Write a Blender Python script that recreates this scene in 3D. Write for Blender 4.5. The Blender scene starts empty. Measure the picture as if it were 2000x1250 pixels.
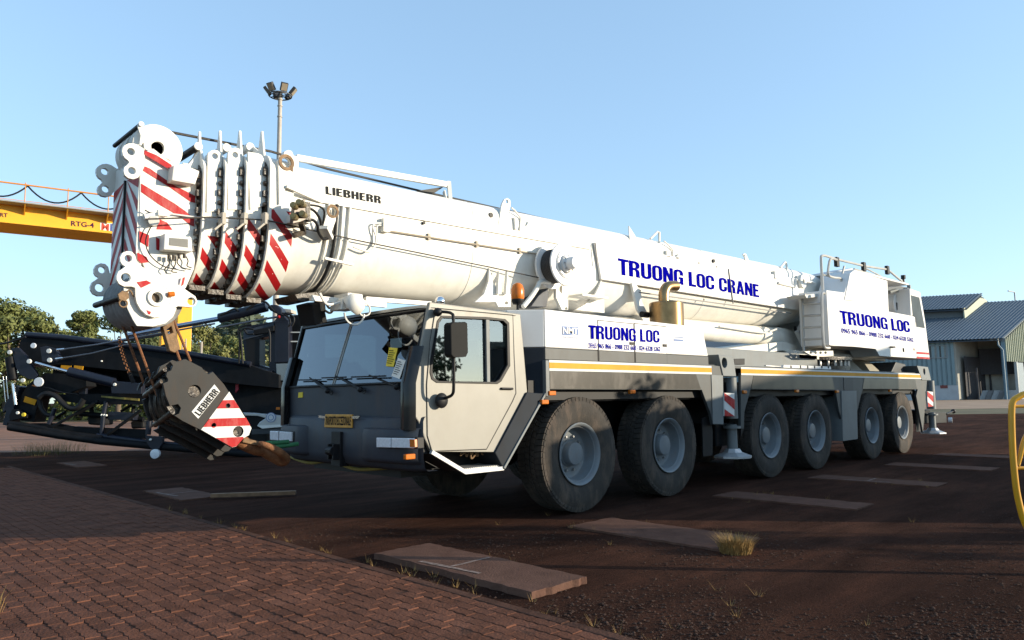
import bpy, math, random
from math import sin, cos, pi, radians, sqrt, atan2
from mathutils import Vector, Matrix
from mathutils.geometry import tessellate_polygon

# ------------------------------------------------------------------ camera, world, sun, exposure
scene = bpy.context.scene
COL = scene.collection
YAW, PITCH, ROLL, FPX = radians(45.673), radians(5.978), radians(-0.7515), 1430.0
CAM = Vector((-7.426, -6.293, 1.501))
_h = Vector((cos(YAW), sin(YAW), 0)); _r = Vector((sin(YAW), -cos(YAW), 0)); _u = Vector((0, 0, 1))
FWD = _h*cos(PITCH) + _u*sin(PITCH); _U = -_h*sin(PITCH) + _u*cos(PITCH)
RGT = _r*cos(ROLL) + _U*sin(ROLL); UPV = -_r*sin(ROLL) + _U*cos(ROLL)
cd = bpy.data.cameras.new('camera'); co = bpy.data.objects.new('camera', cd); COL.objects.link(co)
cd.sensor_width = 36.0; cd.lens = FPX/2000*36.0; cd.clip_start = 0.05; cd.clip_end = 3000
m = Matrix.Identity(4)
for i in range(3):
    m[i][0], m[i][1], m[i][2], m[i][3] = RGT[i], UPV[i], -FWD[i], CAM[i]
co.matrix_world = m; scene.camera = co

SUN_EL = radians(12.0); SX, SY = 0.615, -0.788
SUNV = Vector((SX, SY, 0)).normalized()*cos(SUN_EL) + Vector((0, 0, sin(SUN_EL)))
w = bpy.data.worlds.new('World'); scene.world = w; w.use_nodes = True
nt = w.node_tree
sky = nt.nodes.new('ShaderNodeTexSky'); sky.sky_type = 'NISHITA'; sky.sun_disc = False
sky.sun_elevation = SUN_EL; sky.sun_rotation = atan2(SUNV.x, SUNV.y)
sky.air_density = 1.0; sky.dust_density = 0.4; sky.ozone_density = 2.0; sky.altitude = 0
bg = nt.nodes['Background']; bg.inputs['Strength'].default_value = 0.15
ga = nt.nodes.new('ShaderNodeGamma'); ga.inputs[1].default_value = .5      # gamma and tint flatten the sky gradient alike everywhere
tn = nt.nodes.new('ShaderNodeMix'); tn.data_type = 'RGBA'; tn.blend_type = 'MULTIPLY'; tn.inputs['Factor'].default_value = 1; tn.inputs['B'].default_value = (1.0, 1.24, 1.46, 1)
nt.links.new(sky.outputs[0], ga.inputs[0]); nt.links.new(ga.outputs[0], tn.inputs['A']); nt.links.new(tn.outputs['Result'], bg.inputs['Color'])
sl = bpy.data.lights.new('sun', 'SUN'); so = bpy.data.objects.new('sun', sl); COL.objects.link(so)
sl.energy = 2.75; sl.angle = radians(0.55); sl.color = (1.0, 0.87, 0.67)
so.rotation_euler = SUNV.to_track_quat('Z', 'Y').to_euler(); so.location = (20, -30, 20)
vs = scene.view_settings; vs.view_transform = 'Standard'; vs.look = 'None'; vs.gamma = 1; vs.exposure = 1.45
scene.render.engine = 'CYCLES'
scene.cycles.max_bounces = 6; scene.cycles.transparent_max_bounces = 12
scene.render.resolution_x = 1024; scene.render.resolution_y = 640

# ------------------------------------------------------------------ pixel -> place
def ray(u, v): return FWD + RGT*((u-1000)/FPX) - UPV*((v-625)/FPX)
def P(u, v, x=None, y=None, z=None):
    d = ray(u, v)
    t = (x-CAM.x)/d.x if x is not None else (y-CAM.y)/d.y if y is not None else (z-CAM.z)/d.z
    return CAM + d*t
def PD(u, v, dist):                      # point at a horizontal distance ahead of the viewpoint
    d = ray(u, v); return CAM + d*(dist/d.dot(_h))
ZO = dict(Z1=(170,220,.3521), Z2=(180,460,.3681), Z3=(540,560,.3199), Z4=(500,270,.296), Z5=(900,380,.3039), Z6=(1000,640,.296),
          Z7=(1380,640,.256), Z8=(1400,480,.22), H1=(180,230,.16), H2=(370,240,.16), H3=(180,470,.16), H4=(370,430,.152),
          H5=(560,370,.184), H6=(1540,490,.2), G1=(0,340,.128), G2=(0,580,.256), G3=(260,570,.232), G4=(1740,540,.24), G6=(480,150,.128),
          PX=(0,0,1.0))
def zp(k, x, y): o = ZO[k]; return o[0]+o[2]*x, o[1]+o[2]*y
def Q(k, pts, **kw): return [P(*zp(k, *p), **kw) for p in pts]
def QD(k, pts, d): return [PD(*zp(k, *p), d) for p in pts]

# ------------------------------------------------------------------ materials
MATS = {}
def mat(name, c, rough=.5, metal=0., var=.12, vscale=3., bump=0., bscale=40., dirt=None, dirtamt=0., coat=0., randobj=0., dscale=2.2, spec=.35):
    if name in MATS: return MATS[name]
    mt = bpy.data.materials.new(name); mt.use_nodes = True; t = mt.node_tree; n = t.nodes; l = t.links
    b = n['Principled BSDF']; b.inputs['Roughness'].default_value = rough; b.inputs['Metallic'].default_value = metal
    b.inputs['Coat Weight'].default_value = coat; b.inputs['Coat Roughness'].default_value = .12
    b.inputs['Specular IOR Level'].default_value = spec
    nz = n.new('ShaderNodeTexNoise'); nz.inputs['Scale'].default_value = vscale; nz.inputs['Detail'].default_value = 6; nz.inputs['Roughness'].default_value = .62
    geo = n.new('ShaderNodeNewGeometry')
    l.new(geo.outputs['Position'], nz.inputs['Vector'])
    mr = n.new('ShaderNodeMapRange'); mr.inputs['From Min'].default_value = .3; mr.inputs['From Max'].default_value = .7
    mr.inputs['To Min'].default_value = 1-var; mr.inputs['To Max'].default_value = 1+var
    l.new(nz.outputs['Fac'], mr.inputs['Value'])
    mul = n.new('ShaderNodeMix'); mul.data_type = 'RGBA'; mul.blend_type = 'MULTIPLY'; mul.inputs['Factor'].default_value = 1
    mul.inputs['A'].default_value = (*c, 1); l.new(mr.outputs[0], mul.inputs['B'])
    out = mul.outputs['Result']
    if randobj:
        oi = n.new('ShaderNodeObjectInfo'); m2 = n.new('ShaderNodeMapRange'); m2.inputs['To Min'].default_value = 1-randobj; m2.inputs['To Max'].default_value = 1+randobj
        l.new(oi.outputs['Random'], m2.inputs['Value'])
        mx = n.new('ShaderNodeMix'); mx.data_type = 'RGBA'; mx.blend_type = 'MULTIPLY'; mx.inputs['Factor'].default_value = 1
        l.new(out, mx.inputs['A']); l.new(m2.outputs[0], mx.inputs['B']); out = mx.outputs['Result']
    if dirt:
        n2 = n.new('ShaderNodeTexNoise'); n2.inputs['Scale'].default_value = dscale; n2.inputs['Detail'].default_value = 8; n2.inputs['Roughness'].default_value = .72
        mp = n.new('ShaderNodeMapping'); mp.inputs['Scale'].default_value = (1.6, 1.6, .55); mp.inputs['Location'].default_value = (3.1, 7.7, 1.3)
        l.new(geo.outputs['Position'], mp.inputs['Vector']); l.new(mp.outputs[0], n2.inputs['Vector'])
        r2 = n.new('ShaderNodeMapRange'); r2.inputs['From Min'].default_value = .48; r2.inputs['From Max'].default_value = .78; r2.inputs['To Max'].default_value = dirtamt
        l.new(n2.outputs['Fac'], r2.inputs['Value'])
        mx = n.new('ShaderNodeMix'); mx.data_type = 'RGBA'; l.new(r2.outputs[0], mx.inputs['Factor']); l.new(out, mx.inputs['A']); mx.inputs['B'].default_value = (*dirt, 1)
        out = mx.outputs['Result']
        rr = n.new('ShaderNodeMapRange'); rr.inputs['To Min'].default_value = rough; rr.inputs['To Max'].default_value = min(1, rough+.35)
        l.new(r2.outputs[0], rr.inputs['Value']); l.new(rr.outputs[0], b.inputs['Roughness'])
    l.new(out, b.inputs['Base Color'])
    if bump:
        n3 = n.new('ShaderNodeTexNoise'); n3.inputs['Scale'].default_value = bscale; n3.inputs['Detail'].default_value = 5
        l.new(geo.outputs['Position'], n3.inputs['Vector'])
        bp = n.new('ShaderNodeBump'); bp.inputs['Strength'].default_value = bump; bp.inputs['Distance'].default_value = .02
        l.new(n3.outputs['Fac'], bp.inputs['Height']); l.new(bp.outputs[0], b.inputs['Normal'])
    MATS[name] = mt; return mt

GRIME = (.16, .11, .07)
WHITE = mat('white_paint', (.72, .70, .64), .42, var=.06, dirt=(.42, .34, .24), dirtamt=.3, dscale=3.)
WHITEP = mat('white_panel_paint', (.72, .70, .67), .42, var=.03, dirt=(.48, .4, .3), dirtamt=.16)
CABG = mat('cab_grey_paint', (.265, .25, .215), .45, var=.05, dirt=(.24, .2, .14), dirtamt=.2)
MIDG = mat('grey_paint', (.052, .058, .06), .5, var=.08, dirt=(.12, .095, .07), dirtamt=.4)
LTG = mat('pale_grey_paint', (.14, .155, .16), .5, var=.08, dirt=(.16, .125, .09), dirtamt=.35)
DKG = mat('dark_grey_paint', (.034, .04, .046), .5, var=.1, dirt=(.12, .09, .065), dirtamt=.3)
SLATE = mat('slate_paint', (.036, .044, .058), .55, var=.12, dirt=(.14, .1, .07), dirtamt=.4)
MUDG = mat('mudguard_paint', (.034, .03, .025), .3, var=.15, dirt=(.07, .05, .035), dirtamt=.4)
SLATE2 = mat('dark_slate_paint', (.017, .022, .03), .6, var=.12, dirt=(.05, .04, .03), dirtamt=.35, spec=.12)
BLACK = mat('black_plastic', (.014, .014, .015), .5, var=.15, spec=.2)
GREASE = mat('black_grease', (.045, .036, .028), .35, var=.5, vscale=18, bump=.5, bscale=30, dirt=(.3, .23, .15), dirtamt=.55, dscale=9)
RUBBER = mat('tyre_rubber', (.04, .035, .03), .9, var=.2, vscale=6, dirt=(.15, .11, .083), dirtamt=.75, bump=.25, bscale=60, dscale=3.2)
RIM = mat('rim_grey_paint', (.165, .185, .2), .4, var=.12, dirt=(.2, .14, .1), dirtamt=.5, dscale=6)
STEEL = mat('bare_steel', (.42, .42, .42), .38, metal=.85, var=.15, vscale=10)
CHROME = mat('chrome_rod', (.75, .76, .78), .14, metal=1., var=.05)
ALU = mat('checker_aluminium', (.5, .5, .5), .5, metal=.6, var=.15, dirt=GRIME, dirtamt=.4)
RUST = mat('rusty_steel', (.2, .085, .035), .75, var=.4, vscale=14, bump=.4, bscale=60)
BROWNP = mat('worn_brown_paint', (.2, .12, .06), .7, var=.4, vscale=12, bump=.3)
ROPE = mat('wire_rope', (.05, .045, .04), .6, metal=.3, var=.4, vscale=60)
RUSTROPE = mat('rusty_wire_rope', (.17, .07, .03), .75, var=.4, vscale=60)
GROOVE = mat('grey_sheave', (.24, .235, .225), .5, var=.25, vscale=8)
RED = mat('red_stripe_paint', (.36, .01, .013), .5, var=.12, vscale=5, dirt=(.6, .45, .4), dirtamt=.3, dscale=7, spec=.15)
YELLOW = mat('yellow_stripe', (.6, .27, .012), .5, var=.1, dirt=(.3, .17, .06), dirtamt=.35, spec=.15)
WSTRIPE = mat('white_stripe', (.62, .62, .6), .5, var=.06, spec=.15)
BLUE = mat('blue_lettering', (.002, .002, .24), .9, var=.02, spec=.0)
LOGOG = mat('grey_lettering', (.03, .03, .03), .9, var=.05, spec=.0)
LOGOB = mat('faded_blue_logo', (.2, .26, .42), .9, var=.1, spec=.0)
AMBER = mat('amber_lens', (.5, .13, .01), .25, var=.15)
LENS = mat('clear_lens', (.7, .72, .75), .1, var=.12, vscale=40, coat=.6)
GREEN = mat('green_strap', (.035, .17, .07), .7, var=.15)
CREAM = mat('cream_paper', (.75, .74, .68), .7, var=.05)
YPAPER = mat('yellow_paper', (.8, .6, .05), .7, var=.05)
PLATEO = mat('orange_plate', (.6, .3, .05), .5, var=.2, vscale=12)
SEAT = mat('seat_fabric', (.035, .04, .045), .85, var=.2)
NAVY = mat('navy_paint', (.01, .013, .024), .4, var=.2, dirt=(.04, .03, .024), dirtamt=.35)
CHAR = mat('charcoal_paint', (.009, .01, .012), .5, var=.3, dirt=(.035, .028, .022), dirtamt=.35, spec=.1)
GANTRY = mat('gantry_yellow', (.82, .42, .03), .42, var=.05, dirt=(.5, .28, .06), dirtamt=.2, vscale=.6)
YFRAME = mat('machine_yellow', (.62, .3, .012), .38, var=.12, dirt=(.3, .16, .03), dirtamt=.4, coat=.2)
GALV = mat('galvanised_pole', (.4, .36, .31), .5, var=.12, dirt=(.25, .17, .11), dirtamt=.4)
CONC = mat('concrete_slab', (.11, .06, .044), .9, var=.2, vscale=5, bump=.35, bscale=50, dirt=(.09, .045, .035), dirtamt=.6, spec=.06)
CONCW = mat('painted_mark', (.2, .15, .128), .9, var=.6, vscale=22, spec=.05)
SILENC = mat('heat_stained_steel', (.3, .19, .09), .3, metal=.95, var=.25, vscale=5, dirt=(.24, .12, .05), dirtamt=.6)
def glass(name, tint, f0):
    mt = bpy.data.materials.new(name); mt.use_nodes = True; t = mt.node_tree; n = t.nodes; l = t.links
    n.remove(n['Principled BSDF']); o = n['Material Output']
    tr = n.new('ShaderNodeBsdfTransparent'); tr.inputs[0].default_value = (*tint, 1)
    gl = n.new('ShaderNodeBsdfGlossy'); gl.inputs['Roughness'].default_value = .02; gl.inputs['Color'].default_value = (.9, .95, 1, 1)
    lw = n.new('ShaderNodeLayerWeight'); lw.inputs['Blend'].default_value = .5
    pw = n.new('ShaderNodeMath'); pw.operation = 'POWER'; pw.inputs[1].default_value = 5.; l.new(lw.outputs['Facing'], pw.inputs[0])
    mp = n.new('ShaderNodeMapRange'); mp.inputs['To Min'].default_value = f0; mp.inputs['To Max'].default_value = 1.
    mx = n.new('ShaderNodeMixShader'); l.new(pw.outputs[0], mp.inputs['Value']); l.new(mp.outputs[0], mx.inputs[0]); l.new(tr.outputs[0], mx.inputs[1]); l.new(gl.outputs[0], mx.inputs[2])
    l.new(mx.outputs[0], o.inputs[0]); MATS[name] = mt; return mt
GLASS = glass('side_glass', (.3, .4, .39), .26)
WSGLASS = glass('windscreen_glass', (.07, .085, .1), .17)

def stripes_mat(name, kx, kv, duty=.42, vmin=None, offs=0.):
    """white paint with diagonal red bands laid out in the surface's own UV (x along the boom, v along the girth)"""
    mt = WHITE.copy(); mt.name = name; t = mt.node_tree; n = t.nodes; l = t.links; b = n['Principled BSDF']
    old = b.inputs['Base Color'].links[0].from_socket
    uv = n.new('ShaderNodeUVMap'); sp = n.new('ShaderNodeSeparateXYZ'); l.new(uv.outputs[0], sp.inputs[0])
    def mth(op, a, bb):
        q = n.new('ShaderNodeMath'); q.operation = op
        for i, s in enumerate((a, bb)):
            if isinstance(s, (int, float)): q.inputs[i].default_value = s
            else: l.new(s, q.inputs[i])
        return q.outputs[0]
    s = mth('ADD', mth('MULTIPLY', sp.outputs[0], kx), mth('MULTIPLY', sp.outputs[1], kv)); s = mth('ADD', s, offs)
    band = mth('LESS_THAN', mth('FRACT', s, 0), duty)
    if vmin is not None: band = mth('MULTIPLY', band, mth('GREATER_THAN', sp.outputs[1], vmin))
    nz = n.new('ShaderNodeTexNoise'); nz.inputs['Scale'].default_value = 16; nz.inputs['Detail'].default_value = 8; nz.inputs['Roughness'].default_value = .7
    g = n.new('ShaderNodeNewGeometry'); l.new(g.outputs['Position'], nz.inputs['Vector'])
    band = mth('MULTIPLY', band, mth('LESS_THAN', nz.outputs['Fac'], .66))
    mx = n.new('ShaderNodeMix'); mx.data_type = 'RGBA'; l.new(band, mx.inputs['Factor']); l.new(old, mx.inputs['A']); mx.inputs['B'].default_value = (.36, .01, .013, 1)
    l.new(mx.outputs['Result'], b.inputs['Base Color']); return mt

# ------------------------------------------------------------------ mesh building
WLOC = {}
class B:
    def __init__(s): s.v = []; s.f = []; s.uv = {}
    def add(s, vs, fs):
        o = len(s.v); s.v += [Vector(p) for p in vs]; s.f += [tuple(i+o for i in f) for f in fs]; return s
    def quad(s, a, b, c, d): return s.add([a, b, c, d], [(0, 1, 2, 3)])
    def box(s, mn, mx):
        x0, y0, z0 = mn; x1, y1, z1 = mx
        return s.add([(x0,y0,z0),(x1,y0,z0),(x1,y1,z0),(x0,y1,z0),(x0,y0,z1),(x1,y0,z1),(x1,y1,z1),(x0,y1,z1)],
                     [(0,3,2,1),(4,5,6,7),(0,1,5,4),(1,2,6,5),(2,3,7,6),(3,0,4,7)])
    def obox(s, c, ax, ay, az):          # oriented: half-axis vectors
        c, ax, ay, az = Vector(c), Vector(ax), Vector(ay), Vector(az)
        vs = [c+ax*i+ay*j+az*k for k in (-1, 1) for i, j in ((-1,-1),(1,-1),(1,1),(-1,1))]
        return s.add(vs, [(0,3,2,1),(4,5,6,7),(0,1,5,4),(1,2,6,5),(2,3,7,6),(3,0,4,7)])
    def bar(s, p0, p1, w, h, up=(0, 0, 1)):
        p0, p1 = Vector(p0), Vector(p1); d = (p1-p0); L = d.length; d.normalize(); up = Vector(up)
        sd = d.cross(up)
        if sd.length < 1e-4: sd = d.cross(Vector((1, 0, 0)))
        sd.normalize(); u2 = sd.cross(d)
        return s.obox((p0+p1)/2, d*L/2, sd*w/2, u2*h/2)
    def cyl(s, p0, p1, r0, r1=None, n=16, cap=True):
        r1 = r0 if r1 is None else r1; p0, p1 = Vector(p0), Vector(p1); d = (p1-p0).normalized()
        a = d.orthogonal().normalized(); b = d.cross(a); vs = []; o = len(s.v)
        for p, r in ((p0, r0), (p1, r1)):
            for i in range(n): t = 2*pi*i/n; vs.append(p+a*(r*cos(t))+b*(r*sin(t)))
        fs = [(i, (i+1) % n, n+(i+1) % n, n+i) for i in range(n)]
        if cap: fs += [tuple(range(n))[::-1], tuple(range(n, 2*n))]
        return s.add(vs, fs)
    def tube(s, pts, r, n=8):
        pts = [Vector(p) for p in pts]; vs = []; prev = None
        for i, p in enumerate(pts):
            d = (pts[min(i+1, len(pts)-1)]-pts[max(i-1, 0)]).normalized()
            a = d.orthogonal().normalized() if prev is None else (prev-d*prev.dot(d)).normalized()
            prev = a; b = d.cross(a); rr = r[i] if isinstance(r, (list, tuple)) else r
            for k in range(n): t = 2*pi*k/n; vs.append(p+a*(rr*cos(t))+b*(rr*sin(t)))
        fs = [(i*n+k, i*n+(k+1) % n, (i+1)*n+(k+1) % n, (i+1)*n+k) for i in range(len(pts)-1) for k in range(n)]
        fs += [tuple(range(n))[::-1], tuple(range((len(pts)-1)*n, len(pts)*n))]
        return s.add(vs, fs)
    def lathe(s, prof, c, axis, n=48, closed=False):   # prof: (radius, along-axis)
        c = Vector(c); d = Vector(axis).normalized(); a = d.orthogonal().normalized(); b = d.cross(a); vs = []
        for r, h in prof:
            for i in range(n): t = 2*pi*i/n; vs.append(c+d*h+a*(r*cos(t))+b*(r*sin(t)))
        m_ = len(prof); fs = []
        for j in range(m_ if closed else m_-1):
            k = (j+1) % m_
            fs += [(j*n+i, j*n+(i+1) % n, k*n+(i+1) % n, k*n+i) for i in range(n)]
        if not closed:
            if prof[0][0] > 1e-4: fs.append(tuple(range(n))[::-1])
            if prof[-1][0] > 1e-4: fs.append(tuple(range((m_-1)*n, m_*n)))
        return s.add(vs, fs)
    def prism(s, poly, ext, holes=()):   # planar outline + thickness vector, with holes
        loops = [[Vector(p) for p in poly]]+[[Vector(p) for p in h] for h in holes]; ext = Vector(ext)
        flat = [p for lp in loops for p in lp]; n = len(flat)
        tris = tessellate_polygon(loops) if (holes or len(poly) > 4) else [tuple(range(len(poly)))]
        nrm = Vector((0, 0, 0))
        lp = loops[0]
        for i in range(len(lp)): nrm += lp[i].cross(lp[(i+1) % len(lp)])
        fs = []
        for t in tris:
            a, b_, c_ = flat[t[0]], flat[t[1]], flat[t[2]]
            tn = (b_-a).cross(c_-a)
            tt = tuple(t) if tn.dot(ext) < 0 else tuple(t)[::-1]
            fs.append(tt); fs.append(tuple(n+i for i in tt[::-1]))
        o = 0
        for lp in loops:
            k = len(lp)
            fs += [(o+i, o+(i+1) % k, n+o+(i+1) % k, n+o+i) for i in range(k)]; o += k
        return s.add(flat+[p+ext for p in flat], fs)
    def sphere(s, c, r, n=10, m_=6, sz=(1, 1, 1)):
        c = Vector(c); vs = [c+Vector((0, 0, r*sz[2]))]; fs = []
        for j in range(1, m_):
            for i in range(n):
                a = pi*j/m_; t = 2*pi*i/n; vs.append(c+Vector((r*sz[0]*sin(a)*cos(t), r*sz[1]*sin(a)*sin(t), r*sz[2]*cos(a))))
        vs.append(c-Vector((0, 0, r*sz[2]))); L = len(vs)-1
        fs += [(0, 1+i, 1+(i+1) % n) for i in range(n)]
        for j in range(m_-2): fs += [(1+j*n+i, 1+(j+1)*n+i, 1+(j+1)*n+(i+1) % n, 1+j*n+(i+1) % n) for i in range(n)]
        fs += [(L, 1+(m_-2)*n+(i+1) % n, 1+(m_-2)*n+i) for i in range(n)]
        return s.add(vs, fs)

def obj(name, b, material, parent=None, smooth=None, bevel=0., recalc=True, origin=None):
    vs = b.v; 
    mn = Vector([min(p[i] for p in vs) for i in range(3)]); mx = Vector([max(p[i] for p in vs) for i in range(3)])
    o = Vector(origin) if origin is not None else Vector(((mn.x+mx.x)/2, (mn.y+mx.y)/2, (mn.z+mx.z)/2 if parent else mn.z))
    me = bpy.data.meshes.new(name); me.from_pydata([tuple(p-o) for p in vs], [], b.f)
    if getattr(b, 'loopuv', None):
        ul = me.uv_layers.new(name='UVMap')
        for i, q in enumerate(b.loopuv): ul.data[i].uv = q
    me.update()
    if recalc:
        import bmesh
        bm = bmesh.new(); bm.from_mesh(me); bmesh.ops.recalc_face_normals(bm, faces=bm.faces); bm.to_mesh(me); bm.free()
    me.materials.append(material)
    ob = bpy.data.objects.new(name, me); COL.objects.link(ob)
    if smooth:
        for p in me.polygons: p.use_smooth = True
        me.set_sharp_from_angle(angle=radians(smooth))
    if bevel:
        bv = ob.modifiers.new('edge', 'BEVEL'); bv.width = bevel; bv.segments = 2; bv.limit_method = 'ANGLE'; bv.angle_limit = radians(40)
    place(ob, o, parent); return ob
def place(ob, o, parent):
    WLOC[ob.name] = Vector(o)
    if parent is not None: ob.parent = parent; ob.location = Vector(o)-WLOC[parent.name]
    else: ob.location = o
def thing(name, label, cat, loc, group=None):
    e = bpy.data.objects.new(name, None); COL.objects.link(e); e.empty_display_size = .3; e.location = loc; WLOC[e.name] = Vector(loc)
    return tag(e, label, cat, group)
def part_root(name, loc, parent):
    e = bpy.data.objects.new(name, None); COL.objects.link(e); e.empty_display_size = .1; place(e, Vector(loc), parent); return e
def tag(o, label=None, cat=None, group=None, kind=None):
    if label: o['label'] = label
    if cat: o['category'] = cat
    if group: o['group'] = group
    if kind: o['kind'] = kind
    return o
def wloc(o): return WLOC[o.name] if o.name in WLOC else wloc(o.parent)+o.location
def copy_tree(o, parent, off):
    c = o.copy(); COL.objects.link(c); c.parent = parent
    wl = wloc(o)+off; WLOC[c.name] = wl
    c.location = wl-(WLOC[parent.name] if parent else Vector((0, 0, 0)))
    for ch in [k for k in bpy.data.objects if k.parent == o]: copy_tree(ch, c, off)
    return c
def circ3(c, r, ax, az, n=16, a0=0., a1=2*pi):
    full = abs(a1-a0-2*pi) < 1e-6
    return [Vector(c)+Vector(ax)*(r*cos(a0+(a1-a0)*i/(n if full else n-1)))+Vector(az)*(r*sin(a0+(a1-a0)*i/(n if full else n-1))) for i in range(n)]
XA, YA, ZA = Vector((1, 0, 0)), Vector((0, 1, 0)), Vector((0, 0, 1))
def spline(pts, k=6):
    pts = [Vector(p) for p in pts]; out = []
    for i in range(len(pts)-1):
        p0, p1, p2, p3 = pts[max(i-1, 0)], pts[i], pts[i+1], pts[min(i+2, len(pts)-1)]
        for j in range(k):
            t = j/k; out.append(.5*((2*p1)+(p2-p0)*t+(2*p0-5*p1+4*p2-p3)*t*t+(3*p1-p0-3*p2+p3)*t**3))
    return out+[pts[-1]]
def text(body, bl, br, tl, material, parent, bold=.02, lift=None, name='lettering', space=1.0):
    cu = bpy.data.curves.new(name, 'FONT'); cu.body = body; cu.offset = bold; cu.resolution_u = 3; cu.space_character = space
    t = bpy.data.objects.new(name+'_curve', cu); COL.objects.link(t)
    dg = bpy.context.evaluated_depsgraph_get(); me = bpy.data.meshes.new_from_object(t.evaluated_get(dg))
    vs = [v.co.copy() for v in me.vertices]; fs = [tuple(p.vertices) for p in me.polygons]
    bpy.data.objects.remove(t); bpy.data.curves.remove(cu); bpy.data.meshes.remove(me)
    x0, x1 = min(v.x for v in vs), max(v.x for v in vs); y0, y1 = min(v.y for v in vs), max(v.y for v in vs)
    bl, br, tl = Vector(bl), Vector(br), Vector(tl); L = Vector(lift) if lift else Vector((0, -.004, 0))
    b = B(); b.add([bl+(br-bl)*((v.x-x0)/(x1-x0))+(tl-bl)*((v.y-y0)/(y1-y0))+L for v in vs], fs)
    return obj(name, b, material, parent, recalc=False)

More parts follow.
